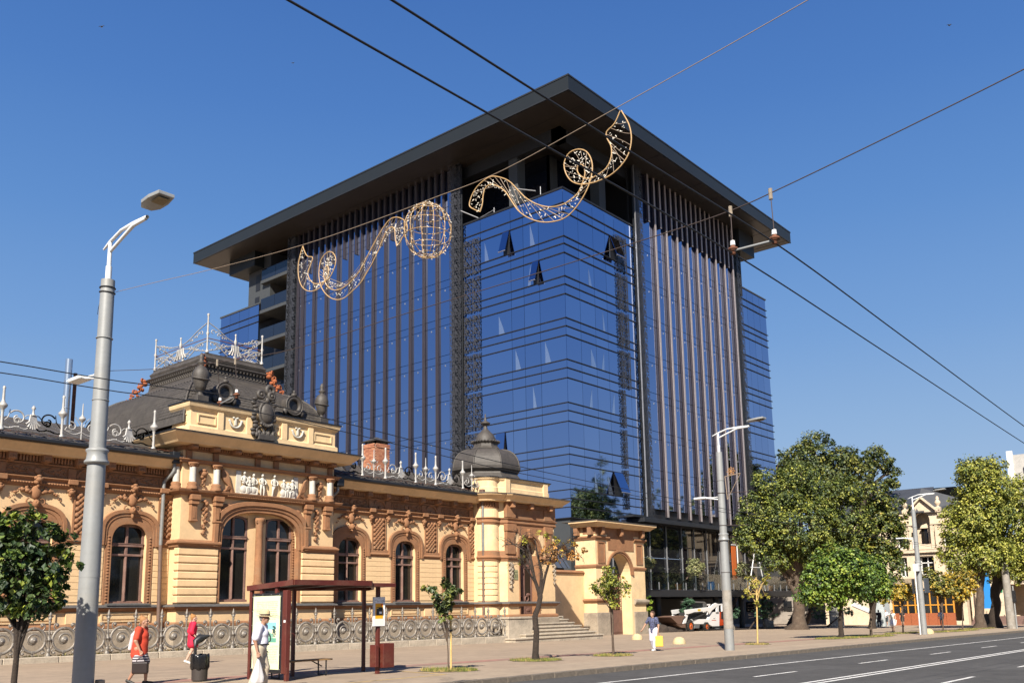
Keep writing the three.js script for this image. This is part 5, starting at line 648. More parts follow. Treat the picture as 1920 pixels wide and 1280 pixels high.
{ // entrance steps, each tread a part
  const S = thing('entrance_steps', 'broad weathered stone steps fanning up to the corner door', 'steps', null, V(48, gy(48), -37));
  const stepPx = [[965, 1132], [985, 1118], [1000, 1103], [1003, 1090], [1005, 1077], [1008, 1066], [1012, 1055]];
  stepPx.forEach(([ul, ur], k) => { const z = -35.5 - k * 0.31, y = -0.17 + k * 0.203, v = 1193 - k * 6.2, a = zpl(ul, v, z).x, c = zpl(ur, v, z).x; const st = part('step', rb(a, c, y - 0.05, y + 0.03, -42, z + 0.06, 0.015), M.limestone, S); part('riser', bx(a + 0.06, c - 0.07, y - 0.3, y - 0.05, -42, z), M.limestone, st); });
  part('landing', bx(44.2, 49.2, -0.5, 1.03, -42, -37.6), M.limestone, S);
  part('side_block', [rb(42.0, 44.25, -0.7, 0.98, -37.0, -36.2, 0.03), rb(41.95, 44.3, 0.98, 1.1, -37.0, -36.15, 0.02)], M.limestone, S);
}
{ // cast-iron fence on its low stone kerb
  const z = -36.5, pitch = 1.13, F = thing('cast_iron_fence', 'ornate silver cast iron fence of scroll rings and spear posts before the mansion', 'fence', null, V(26, 0, z));
  const yb = (x) => 0.08 - 0.0035 * (x - 18);
  for (let x = 6; x < 42.2; x += 2) part('kerb_stone', rb(x + 0.01, Math.min(42.35, x + 2) - 0.01, -0.6, yb(x + 1), z - 0.22, z + 0.25, 0.03), M.limestone, F);
  const ringG = (() => { const q = [tor(0, 0.6, 0, 0.44, 0.058, { ts: 26, rs: 6 })]; const sp = []; for (let k = 0; k <= 22; k++) { const a = k / 22 * 7.4, r = 0.27 * (1 - k / 30); sp.push(V(Math.cos(a) * r, 0.6 + Math.sin(a) * r, 0)); } q.push(tube(sp, 0.036, 6, 34), ell(0, 0.6, 0.03, 0.14, 0.14, 0.1, 2), ell(0, 0.6, 0.11, 0.05, 0.05, 0.05, 1)); for (let k = 0; k < 6; k++) q.push(ell(Math.cos(k * 1.05) * 0.1, 0.6 + Math.sin(k * 1.05) * 0.1, 0.05, 0.04, 0.04, 0.04, 0)); for (const [a] of [[0], [1.57], [3.14], [4.71]]) q.push(rb(Math.cos(a) * 0.44 - 0.055, Math.cos(a) * 0.44 + 0.055, 0.6 + Math.sin(a) * 0.44 - 0.055, 0.6 + Math.sin(a) * 0.44 + 0.055, -0.06, 0.06, 0.02)); for (const s of [-1, 1]) { q.push(tube([V(s * 0.3, 0.92, 0), V(s * 0.4, 1.08, 0), V(s * 0.36, 1.2, 0), V(s * 0.26, 1.2, 0), V(s * 0.25, 1.11, 0), V(s * 0.31, 1.1, 0)], 0.028, 5, 16), ell(s * 0.3, 1.15, 0.02, 0.05, 0.05, 0.04), tube([V(s * 0.36, 0.28, 0), V(s * 0.44, 0.16, 0), V(s * 0.36, 0.08, 0), V(s * 0.3, 0.14, 0)], 0.024, 5, 10), ell(s * 0.36, 0.12, 0.02, 0.05, 0.05, 0.04), bar(V(s * 0.44, 0.6, 0), V(s * 0.56, 0.62, 0), 0.025)); for (let k = 0; k < 4; k++) q.push(ell(s * (0.33 + 0.03 * k), 0.24 + 0.09 * k, 0.03, 0.035, 0.03, 0.03, 0)); } q.push(bar(V(0, 0.02, 0), V(0, 0.16, 0), 0.03)); return boxUV(mergeGeometries(q)); })();
  const postG = (() => { const q = [lathe([[0.1, 0], [0.1, 0.05], [0.07, 0.12], [0.04, 0.3], [0.06, 0.34], [0.04, 0.4], [0.05, 0.55], [0.085, 0.62], [0.05, 0.7], [0.035, 0.8], [0.06, 0.84], [0.035, 0.9], [0.04, 1.25], [0.07, 1.28], [0.04, 1.32], [0.05, 1.36], [0.085, 1.4], [0.05, 1.45], [0.03, 1.48], [0.065, 1.55], [0, 1.75]], 0, 0, 0, 8)]; for (const s of [-1, 1]) { q.push(taper([V(0, 1.46, 0), V(s * 0.09, 1.46, 0), V(s * 0.13, 1.52, 0)], [0.03, 0.025, 0.01], 5), taper([V(0, 0.28, 0), V(s * 0.09, 0.3, 0.02), V(s * 0.12, 0.42, 0.02)], [0.03, 0.03, 0.012], 5), taper([V(0, 0.8, 0), V(s * 0.08, 0.84, 0.02), V(s * 0.1, 0.95, 0.02)], [0.03, 0.025, 0.01], 5)); } q.push(ell(0, 0.62, 0.05, 0.07, 0.07, 0.06), ell(0, 0.2, 0.04, 0.07, 0.1, 0.05)); return boxUV(mergeGeometries(q)); })();
  for (let k = -9; k < 24; k++) { const x = 17.93 + k * pitch; if (x < 7 || x > 41.5) continue; shared('spear_post', postG, M.iron, F, V(x, yb(x), z)); if (x + pitch < 42) shared('scroll_ring', ringG, M.iron, F, V(x + pitch / 2, yb(x), z)); }
  shared('spear_post', postG, M.iron, F, V(42.0, yb(42), z)); 
  for (let k = 0; k < 1; k++) { const m = shared('scroll_ring', ringG, M.iron, F, V(42.0, yb(42), z - 0.6)); m.rotation.y = Math.PI / 2; } shared('spear_post', postG, M.iron, F, V(42.0, yb(42), z - 1.13));
  part('rail', [bx(7, 42, 0.03, 0.075, z - 0.02, z + 0.02)], M.iron, F);
  // weeds along the fence foot
  const r = rng(31), n = 900, m = new THREE.InstancedMesh(bladeGeo, flat(1, 1, 1, 0.9, 0, { side: THREE.DoubleSide }), n), t = new THREE.Matrix4(), q = new THREE.Quaternion(), c = new THREE.Color(); for (let i = 0; i < n; i++) { const x = 8 + r() * 34; q.setFromAxisAngle(V(0, 1, 0), r() * 6); const s = 0.8 + 1.6 * r() * r(); m.setMatrixAt(i, t.compose(V(x, yb(x) - 0.01, z - 0.2 + r() * 0.15), q, V(s * 1.2, s, s * 1.2))); c.setRGB(0.14 + 0.1 * r(), 0.13 + 0.06 * r(), 0.035); m.setColorAt(i, c); } m.name = 'weeds'; m.userData = { kind: 'stuff', label: 'thin weeds growing along the foot of the iron fence', category: 'weeds' }; scene.add(m);
}
{ // flue pipes standing behind the wing
  const a = zpl(121, 790, -47), F = thing('flue_pipe', 'tall shiny steel flue pipe rising behind the mansion roof', 'flue', null, V(a.x, 0, -47)); part('pipe', [cyl(a.x, -47, 8, zpl(121, 672, -47).y, 0.17, 0.17, 16), ...[10.5, 12, 13.4].map((y) => tor(a.x, y, -47, 0.17, 0.02, { rx: Math.PI / 2 }))], flat(0.6, 0.66, 0.72, 0.25, 0.9), F);
  const G = thing('rusty_flue', 'thin rust brown flue pipe standing beside the steel flue', 'flue', null, V(a.x + 0.45, 0, -47.2)); part('pipe', [cyl(a.x + 0.45, -47.2, 8, zpl(131, 698, -47.2).y, 0.09, 0.09, 10), tor(a.x + 0.45, zpl(131, 700, -47.2).y, -47.2, 0.1, 0.025, { rx: Math.PI / 2 })], M.rust, G);
}
// ---------- street lamps, overhead wires, light decorations ----------
const WX = 8.7;                                                   // the span wires cross the street here
function streetLamp(x, z, label, extra) {
  const b = gy(x), L = thing('street_lamp', label, 'street lamp', 'street lamps along the kerb', V(x, b, z)), Y = (h) => b + h;
  part('pole_foot', [cyl(x, z, Y(-0.05), Y(2.35), 0.2, 0.19, 24)], M.lampGrey, L); part('pole_wrap', cyl(x, z, Y(2.35), Y(2.36 + 0.9), 0.194, 0.187, 24), M.lampGrey, L);
  part('pole_sleeve', cyl(x, z, Y(3.26), Y(4.6), 0.187, 0.172, 24), M.lampGrey, L);
  part('collar', lathe([[0.172, 0], [0.235, 0.03], [0.235, 0.07], [0.2, 0.11], [0.19, 0.24], [0.215, 0.27], [0.215, 0.31], [0.16, 0.34]], x, Y(4.58), z, 24), M.lampGrey, L);
  part('upper_pole', [cyl(x, z, Y(4.9), Y(8.45), 0.16, 0.135, 24), ...[5.9, 7.2].map((h) => tor(x, Y(h), z, 0.155, 0.012, { rx: Math.PI / 2, ts: 20 }))], M.lampGrey, L);
  part('stem', [cyl(x, z, Y(8.4), Y(8.75), 0.062, 0.062, 12), cyl(x, z, Y(8.75), Y(9.3), 0.045, 0.04, 12)], M.lampWhite, L);
  const p = (d, h) => V(x, Y(h), z + d);
  const arm = part('lamp_arm', [taper([p(-0.28, 9.2), p(0, 9.3), p(0.45, 9.42), p(0.95, 9.42), p(1.5, 9.4)], [0.02, 0.035, 0.035, 0.045, 0.04], 8), taper([p(0.02, 9.08), p(0.5, 9.24), p(0.95, 9.38), p(1.45, 9.38)], [0.035, 0.035, 0.04, 0.035], 8)], M.lampWhite, L);
  const hd = new THREE.ExtrudeGeometry(shape([[-0.1, 1.45], [0.1, 1.45], [0.19, 1.62], [0.2, 1.9], [0.15, 2.2], [-0.15, 2.2], [-0.2, 1.9], [-0.19, 1.62]]), { depth: 0.05, bevelEnabled: true, bevelSize: 0.015, bevelThickness: 0.015, bevelSegments: 2 }); hd.rotateX(Math.PI / 2); hd.rotateX(-0.06); hd.translate(x, Y(9.55), z); const head = part('lamp_head', norm(hd), M.lampGrey, arm);
  part('lamp_lens', (() => { const g = bx(-0.12, 0.12, -0.01, 0, 1.85, 2.15); g.rotateX(-0.06); g.translate(x, Y(9.462), z); return g; })(), surf([0.24, 0.19, 0.11], { size: 0.3, seed: 70, N: 64 }), arm); void head;
  const side = part('side_arm', [taper([p(-0.1, 6.38), p(-0.5, 6.46), p(-0.75, 6.5)], [0.03, 0.03, 0.025], 6), taper([p(-0.1, 6.5), p(-0.4, 6.5), p(-0.75, 6.52)], [0.02, 0.02, 0.02], 6)], M.lampWhite, L); part('side_lamp', rb(x - 0.13, x + 0.13, Y(6.47), Y(6.56), z - 1.3, z - 0.72, 0.03), M.lampWhite, side);
  extra?.(L, x, b, z); return L;
}
streetLamp(8.47, -18.12, 'thick grey street lamp with leaf shadows beside the bushy street tree', (L, x, b, z) => { part('wire_clamp', [tor(x, b + 8.28, z, 0.15, 0.012, { rx: Math.PI / 2, ts: 20 }), tor(x, b + 8.18, z, 0.15, 0.012, { rx: Math.PI / 2 + 0.1, ts: 20 }), tube([V(x - 0.02, b + 8.35, z - 0.1), V(x, b + 7.95, z - 0.35), V(x, b + 7.8, z - 0.38)], 0.006, 4)], M.wire, L); part('pole_box', rb(x + 0.2, x + 0.32, b, b + 0.4, z + 0.05, z + 0.25, 0.02), M.plaster, L); });
streetLamp(35.88, -18.66, 'grey street lamp with triangular snowflake bracket near the young staked tree', (L, x, b, z) => {
  const P = (d, h) => V(x, b + h, z + d); part('triangle_bracket', [bar(P(0.2, 7.35), P(0.95, 7.42), 0.02), bar(P(0.22, 7.35), P(0.28, 6.35), 0.02), bar(P(0.95, 7.42), P(0.28, 6.35), 0.016)], M.rope, L); const q = []; for (let k = 0; k < 8; k++) { const a = k * Math.PI / 4, c = P(0.52, 7.55); q.push(tube([c, c.clone().add(V(0, Math.sin(a + 0.3) * 0.12, Math.cos(a + 0.3) * 0.12)), c.clone().add(V(0, Math.sin(a) * 0.2, Math.cos(a) * 0.2)), c.clone().add(V(0, Math.sin(a - 0.3) * 0.12, Math.cos(a - 0.3) * 0.12)), c], 0.012, 4, 12)); } part('snowflake', q, surf([0.4, 0.2, 0.07], { size: 0.4, seed: 71, N: 64 }), L);
  part('rusty_bands', [tor(x, b + 6.65, z, 0.158, 0.015, { rx: Math.PI / 2 }), tor(x, b + 5.25, z, 0.165, 0.015, { rx: Math.PI / 2 }), bar(P(0.1, 6.65), P(1.3, 6.6), 0.014), bar(P(0.1, 5.25), P(1.2, 5.2), 0.014), tor(x, b + 3.25, z, 0.192, 0.012, { rx: Math.PI / 2 })], M.wireRust, L); part('old_paint_band', cyl(x, z, b + 0.9, b + 2.5, 0.203, 0.196, 24, true), M.lampBand, L, { label: 'weathered brown unpainted band' }); });
streetLamp(65.74, -19.7, 'grey street lamp carrying a white meter box and dark signs by the orange cafe', (L, x, b, z) => { part('meter_box', rb(x - 0.55, x - 0.2, b + 4.2, b + 4.7, z - 0.2, z + 0.15, 0.02), M.white, L); part('sign_back', rb(x - 0.1, x + 0.9, b + 2.75, b + 3.75, z + 0.28, z + 0.34, 0.02), flat(0.08, 0.09, 0.1, 0.6), L); part('sign_back', rb(x - 0.75, x - 0.3, b + 2.7, b + 3.7, z - 0.3, z - 0.24, 0.02), flat(0.02, 0.022, 0.025, 0.6), L); part('side_post', cyl(x - 0.5, z - 0.1, b, b + 4.2, 0.05, 0.05, 8), M.lampWhite, L); });
const wireThing = (name, pts, r, mat, label, group, smooth = true) => single(name, tube(pts, r, 6, pts.length * 8, false, smooth), mat, label, 'wire', group, { uv: false });
{ // wires
  wireThing('span_cable', [[213, 548], [300, 527], [395, 505], [580, 455], [753, 394], [815, 370], [930, 325], [1160, 200], [1515, 0], [1700, -110]].map(([u, v]) => xpl(u, v, WX)), 0.005, M.rope, 'tan cable across the street that carries the globe and ribbon lights');
  wireThing('span_wire', [[205, 695], [300, 691], [400, 680], [550, 654], [760, 588], [1040, 502], [1370, 395], [1445, 362], [1920, 130], [2300, -70]].map(([u, v]) => xpl(u, v, WX)), 0.006, M.wireRust, 'thin rusty span wire across the street that holds the trolley wires');
  const tw = (z, pts, label) => wireThing('trolley_wire', pts.map(([u, v]) => zpl(u, v, z)), 0.0085, M.wire, label, 'trolley wires along the street');
  tw(-4.15, [[280, -148], [540, 0], [750, 119], [960, 238], [1375, 475], [1648, 652], [1920, 830], [2150, 975]], 'black trolley wire crossing in front of the tower roof'); tw(-3.7, [[480, -160], [735, 0], [960, 143], [1180, 283], [1453, 455], [1690, 628], [1920, 798], [2150, 962]], 'black trolley wire crossing in front of the tower roof');
  tw(-13.6, [[-150, 655], [0, 677.5], [205, 712], [443, 744], [635, 790], [924, 863], [1200, 922], [1500, 980], [1800, 1030]], 'black trolley wire crossing in front of the mansion dome'); tw(-14.4, [[-150, 678], [0, 698], [205, 732], [412, 759], [635, 807], [924, 876], [1200, 931], [1500, 985], [1800, 1033]], 'black trolley wire crossing in front of the mansion dome');
  // hangers with insulators
  const hang = (a, b, ha, hb, label) => { const H = thing('wire_hanger', label, 'wire hanger', 'insulated hangers of the trolley wires', a.clone()); for (const [p, h] of [[a, ha], [b, hb]]) { part('insulator', lathe([[0, -0.05], [0.028, -0.04], [0.024, 0], [0.056, 0.008], [0.052, 0.028], [0.024, 0.045], [0.024, 0.08], [0, 0.08]], p.x, p.y, p.z, 12), M.rust, H); part('insulator_cap', cyl(p.x, p.z, p.y + 0.06, p.y + 0.11, 0.028, 0.024, 10), M.white, H); part('drop_wire', bar(p.clone().add(V(0, 0.1, 0)), h, 0.005, 5), M.wireRust, H); part('clip', [cyl(h.x, h.z, h.y - 0.07, h.y + 0.05, 0.022, 0.022, 8)], M.plaster, H); } part('spreader', bar(a, b, 0.014, 6), M.lampGrey, H); };
  hang(zpl(1375, 470, -4.15), zpl(1453, 450, -3.7), xpl(1370, 395, WX), xpl(1445, 362, WX), 'rusty insulator hanger on the span wire in front of the roof corner'); hang(zpl(412, 757, -14.4), zpl(443, 742, -13.6), xpl(407, 679, WX), xpl(441, 676, WX), 'rusty insulator hanger on the span wire in front of the slate dome');
}
{ // ribbon lights and globe on the cable
  const bulbM = flat(0.75, 0.7, 0.6, 0.4), frameM = surf([0.48, 0.3, 0.13], { size: 0.3, seed: 72, N: 64, rough: 0.5 });
  const ribbon = (A, Bq, label) => { const pa = A.map(([u, v]) => xpl(u, v, WX)), pb = Bq.map(([u, v]) => xpl(u, v, WX)), ca = new THREE.CatmullRomCurve3(pa), cb = new THREE.CatmullRomCurve3(pb), o = pa[0], R = thing('ribbon_light', label, 'street decoration', 'unlit festive ribbon lights', o.clone()); part('rail', norm(new THREE.TubeGeometry(ca, 120, 0.0085, 6)), frameM, R, { uv: false }); part('rail', norm(new THREE.TubeGeometry(cb, 120, 0.0085, 6)), frameM, R, { uv: false }); const r = rng(4), q = [], bl = [], n = 84; for (let k = 2; k < n; k++) { const t = k / n, a = ca.getPoint(t), b = cb.getPoint(Math.min(1, t + (r() - 0.5) * 0.02)); if (k % 2 === 0) q.push(tube([a, a.clone().lerp(b, 0.4).add(V(0.01, (r() - 0.5) * 0.03, (r() - 0.5) * 0.03)), b], 0.0035, 4, 5)); if (k % 9 === 0) q.push(bar(a, cb.getPoint(Math.min(1, t + 0.03)), 0.005, 4)); for (let j = 0; j < 3; j++) { const p = a.clone().lerp(b, 0.1 + 0.8 * r()); bl.push(bar(p, p.clone().add(V((r() - 0.5) * 0.03, (r() - 0.5) * 0.06, (r() - 0.5) * 0.06)), 0.0055, 4)); } } part('string_wire', q, M.rope, R, { uv: false }); part('bulbs', bl, bulbM, R, { uv: false, kind: 'stuff' }); return R; };
  const z2 = (q) => q.map(([a, b]) => [540 + a / 5.82, 360 + b / 5.82]);
  ribbon([[1165, 207], [1180, 235], [1184, 262], [1178, 290], [1165, 310], [1145, 328], [1125, 338], [1105, 344], [1085, 345], [1070, 338], [1060, 322], [1058, 305], [1066, 288], [1082, 280], [1098, 283], [1108, 297], [1111, 315], [1109, 330], [1103, 350], [1090, 375], [1075, 395], [1060, 408], [1040, 415], [1015, 416], [990, 408], [972, 395], [960, 378], [948, 360], [935, 350], [920, 346], [910, 352], [906, 365], [904, 385], [900, 397]],
    [[1163, 208], [1152, 232], [1137, 248], [1138, 258], [1146, 275], [1146, 295], [1137, 315], [1120, 328], [1105, 335], [1092, 332], [1083, 322], [1083, 312], [1090, 308], [1095, 313], [1097, 325], [1094, 338], [1085, 360], [1070, 375], [1050, 385], [1030, 388], [1005, 382], [985, 370], [970, 355], [955, 340], [940, 333], [920, 331], [905, 340], [893, 352], [884, 368], [880, 385], [890, 393], [900, 397]], 'curled ribbon of fairy lights hung before the tower roof corner');
  ribbon(z2([[160, 590], [175, 640], [210, 700], [270, 715], [245, 790], [215, 880], [240, 960], [290, 1000], [345, 995], [400, 975], [460, 920], [510, 810], [520, 730], [490, 665], [450, 650], [400, 680], [355, 750], [335, 880], [345, 980], [380, 1070], [450, 1145], [540, 1175], [620, 1150], [700, 1080], [790, 990], [870, 860], [960, 690], [1030, 520], [1090, 400], [1130, 380], [1160, 400], [1170, 500], [1185, 590]]),
    z2([[160, 590], [130, 690], [110, 800], [115, 930], [150, 1030], [220, 1080], [300, 1070], [360, 1030], [400, 970], [435, 900], [440, 840], [425, 800], [400, 820], [388, 880], [400, 970], [440, 1040], [510, 1070], [590, 1050], [680, 980], [760, 890], [820, 790], [890, 650], [970, 500], [1050, 370], [1110, 300], [1170, 275], [1240, 290], [1290, 340], [1300, 420], [1250, 490], [1220, 550], [1185, 590]]), 'curled ribbon of fairy lights joined to the wire globe');
  const c = xpl(802, 432, WX), rr = 45 * depthOf(c) / FOC, ry = rr * 1.17, Gl = thing('globe_light', 'wire frame globe of fairy lights hanging from the street cable', 'street decoration', null, c.clone().add(V(0, -ry, 0))), r = rng(9), bl = [];
  for (let k = 0; k < 6; k++) { const a = k * Math.PI / 6, pts = []; for (let j = 0; j < 24; j++) { const t = j / 24 * 6.283; pts.push(c.clone().add(V(Math.cos(a) * Math.cos(t) * rr, Math.sin(t) * ry, Math.sin(a) * Math.cos(t) * rr))); } part('meridian', norm(new THREE.TubeGeometry(new THREE.CatmullRomCurve3(pts, true), 40, 0.0055, 5, true)), frameM, Gl, { uv: false }); for (let j = 0; j < 26; j++) { const t = j / 26 * 6.283 + r() * 0.1, p = c.clone().add(V(Math.cos(a) * Math.cos(t) * rr, Math.sin(t) * ry, Math.sin(a) * Math.cos(t) * rr)); bl.push(bar(p, p.clone().add(V((r() - 0.5) * 0.05, (r() - 0.5) * 0.05, (r() - 0.5) * 0.05)), 0.006, 4)); } }
  for (let k = 1; k < 7; k++) { const t = -Math.PI / 2 + k / 7 * Math.PI, R = rr * Math.cos(t), pts = []; for (let j = 0; j < 20; j++) { const a = j / 20 * 6.283; pts.push(c.clone().add(V(Math.cos(a) * R, Math.sin(t) * ry, Math.sin(a) * R))); } part('parallel', norm(new THREE.TubeGeometry(new THREE.CatmullRomCurve3(pts, true), 40, 0.005, 5, true)), frameM, Gl, { uv: false }); for (let j = 0; j < 18; j++) { const a = r() * 6.283, p = c.clone().add(V(Math.cos(a) * R, Math.sin(t) * ry, Math.sin(a) * R)); bl.push(bar(p, p.clone().add(V((r() - 0.5) * 0.05, (r() - 0.5) * 0.05, (r() - 0.5) * 0.05)), 0.006, 4)); } }
  part('bulbs', bl, bulbM, Gl, { uv: false, kind: 'stuff' });
}
// ---------- bus shelter, bench, bins ----------
{
  const g = gy(16), S = thing('bus_shelter', 'dark red steel bus shelter with a green information board', 'bus shelter', null, V(15.8, g, -20.2));
  const post = (x, z, y1, w = 0.09) => part('post', rb(x - w / 2, x + w / 2, g - 0.05, y1, z - w / 2, z + w / 2, 0.012), M.maroon, S);
  post(14.1, -21.0, 2.2); post(15.36, -20.9, 2.3); post(17.9, -21.0, 2.28); post(14.12, -19.45, 0.2, 0.1);
  const top = [[14.05, -21.12, 2.25], [14.05, -19.14, 2.35], [16.55, -19.14, 2.35], [18.15, -20.9, 2.3], [18.15, -21.12, 2.28]];
  const rp = top.map(([x, z, y]) => V(x, y, z)), th = 0.13, q = []; for (let i = 1; i + 1 < rp.length; i++) for (const d of [0, -th + 0.1]) { const gg = new THREE.BufferGeometry(); gg.setAttribute('position', new THREE.Float32BufferAttribute([rp[0], rp[i], rp[i + 1]].flatMap((p) => [p.x, p.y + d - 0.02, p.z]), 3)); q.push(norm(gg)); }
  part('roof_sheet', q, M.panelGrey, S); rp.forEach((p, i) => { const n = rp[(i + 1) % rp.length]; part('roof_beam', beam(p.clone().add(V(0, -th / 2, 0)), n.clone().add(V(0, -th / 2, 0)), 0.07, th), M.maroon, S); });
  for (const x of [15.2, 16.4]) part('roof_rafter', beam(V(x, 2.18, -21.1), V(x, 2.26, -19.2), 0.05, 0.07), M.maroon, S);
  part('board_hanger', [rb(14.06, 14.14, 2.02, 2.2, -20.6, -20.5, 0.01), rb(14.06, 14.14, 2.02, 2.22, -19.95, -19.85, 0.01)], M.maroon, S);
  const bd = part('info_board', rb(14.06, 14.14, 0.06, 2.05, -20.93, -19.6, 0.02), M.gutter, S); part('board_side', rb(14.05, 14.19, 0.05, 2.1, -19.6, -19.42, 0.015), M.maroon, S);
  { // printed poster: greenish sheet with lines of small print and a tinted engraving of a palace
    const cv = document.createElement('canvas'); cv.width = 512; cv.height = 800; const c = cv.getContext('2d'), r = rng(12); c.fillStyle = '#ccd3ac'; c.fillRect(0, 0, 512, 800);
    c.fillStyle = '#4e5543'; for (let k = 0; k < 10; k++) { const w = 380 - (k > 7 ? 120 * (k - 7) / 2 : 20 * r()); let x = 256 - w / 2; while (x < 256 + w / 2) { const l = 10 + r() * 34; for (let i = 0; i < l; i += 4) if (r() < 0.8) c.fillRect(x + i, 62 + k * 21 + (r() < 0.2 ? -3 : 0), 2.4, 8 + (r() < 0.2 ? 3 : 0)); x += l + 7; } }
    for (let k = 0; k < 12; k++) { const w = k === 11 ? 160 : 400; let x = 60; while (x < 60 + w) { const l = 10 + r() * 34; for (let i = 0; i < l; i += 4) if (r() < 0.8) c.fillRect(x + i, 545 + k * 18, 2.2, 7); x += l + 6; } }
    c.fillStyle = '#7fb4bd'; c.fillRect(60, 290, 392, 110); c.fillStyle = '#d8d3b2'; c.fillRect(60, 370, 392, 60); c.fillStyle = '#7ea892'; c.beginPath(); c.moveTo(60, 330); c.lineTo(190, 350); c.lineTo(390, 420); c.lineTo(390, 470); c.lineTo(60, 470); c.fill(); c.fillStyle = '#3d6b62'; for (let k = 0; k < 7; k++) { c.fillRect(80 + k * 44, 370 + k * 9, 13, 60 - k * 5); c.fillRect(76 + k * 44, 350 + k * 11, 26, 4); } c.fillStyle = '#5b957f'; c.fillRect(60, 462, 392, 48); c.fillStyle = '#2c4438'; for (let k = 0; k < 60; k++) { c.beginPath(); c.ellipse(412 + (r() - 0.5) * 50, 390 + (r() - 0.5) * 110, 9, 7, 0, 0, 7); c.fill(); } for (let k = 0; k < 24; k++) c.fillRect(70 + r() * 300, 458 + r() * 8, 3, 8);
    const t = new THREE.CanvasTexture(cv); t.colorSpace = THREE.SRGBColorSpace; const pg = new THREE.PlaneGeometry(1.16, 1.82); pg.rotateY(-Math.PI / 2); pg.translate(14.052, 1.06, -20.27); part('poster', norm(pg), new THREE.MeshStandardMaterial({ map: t, roughness: 0.45 }), bd, { uv: false }); }
  { const st = []; for (const z of [-20.88, -19.66]) for (let k = 0; k < 6; k++) st.push(ell(14.05, 0.15 + k * 0.36, z, 0.012, 0.014, 0.014, 0)); for (let k = 0; k < 4; k++) st.push(ell(14.05, 2.0, -20.8 + k * 0.36, 0.012, 0.014, 0.014, 0)); part('board_bolts', st, M.steel, bd, { kind: 'stuff' }); }
  part('board_sticker', bx(14.04, 14.047, 1.3, 1.36, -19.52, -19.44), M.white, S);
  // bench in the shelter
  const Bn = thing('shelter_bench', 'wooden slat bench on thin steel legs inside the bus shelter', 'bench', null, V(15.4, g, -20.6)); for (let k = 0; k < 4; k++) part('seat_slat', rb(14.35, 16.3, 0.26, 0.3, -20.78 + k * 0.1, -20.69 + k * 0.1, 0.008), surf([0.26, 0.15, 0.06], { size: 0.6, seed: 74 + k, N: 64, rough: 0.7 }), Bn); for (const x of [14.6, 16.1]) part('leg_frame', [bar(V(x, 0.26, -20.76), V(x, g, -20.74), 0.02), bar(V(x, 0.26, -20.42), V(x, g, -20.42), 0.02), bar(V(x, g + 0.03, -20.76), V(x, g + 0.03, -20.4), 0.02), bar(V(x, 0.1, -20.6), V(x - 0.35, 0.26, -20.6), 0.016)], M.gutter, Bn);
  // stop pole with notices and litter box
  const P = thing('stop_pole', 'dark red stop pole with stuck-on notices and small roof board', 'pole', null, V(17.31, g, -19.72)); part('post', rb(17.26, 17.36, g - 0.05, 2.24, -19.77, -19.67, 0.012), M.maroon, P); part('roof_board', rb(16.62, 17.6, 2.2, 2.3, -19.9, -19.3, 0.01), M.maroon, P);
  const nb = part('notice_board', rb(17.06, 17.5, 1.13, 1.93, -19.66, -19.63, 0.01), M.white, P); { const cv = document.createElement('canvas'); cv.width = 220; cv.height = 400; const c = cv.getContext('2d'), r = rng(3); c.fillStyle = '#dedede'; c.fillRect(0, 0, 220, 400); c.fillStyle = '#9a9a9a'; for (let k = 0; k < 40; k++) c.fillRect(r() * 220, r() * 90, 10 + r() * 26, 4); c.fillStyle = '#e2a01c'; c.fillRect(34, 84, 150, 220); c.fillStyle = '#2c2a28'; c.fillRect(56, 140, 118, 110); c.fillStyle = '#f0c95a'; c.fillRect(56, 150, 40, 8); c.fillStyle = '#eee'; c.fillRect(110, 200, 50, 30); c.fillStyle = '#c33'; c.fillRect(140, 96, 34, 20); c.fillStyle = '#d9d4cc'; c.fillRect(20, 300, 180, 90); const t = new THREE.CanvasTexture(cv); t.colorSpace = THREE.SRGBColorSpace; const g2 = new THREE.PlaneGeometry(0.42, 0.78); g2.rotateY(-0.0); g2.translate(17.28, 1.53, -19.627); part('notices', norm(g2), new THREE.MeshStandardMaterial({ map: t, roughness: 0.7 }), nb, { uv: false }); }
  const Lb = thing('litter_box', 'square dark red litter box fixed to the stop pole', 'litter bin', null, V(17.45, g, -19.6)); part('box', [rb(17.37, 17.78, 0.0, 0.66, -19.9, -19.55, 0.015), rb(17.14, 17.26, 0.03, 0.63, -19.85, -19.6, 0.015)], M.maroon, Lb); part('box_bracket', bx(17.24, 17.38, 0.3, 0.36, -19.74, -19.7), M.maroon, Lb);
}
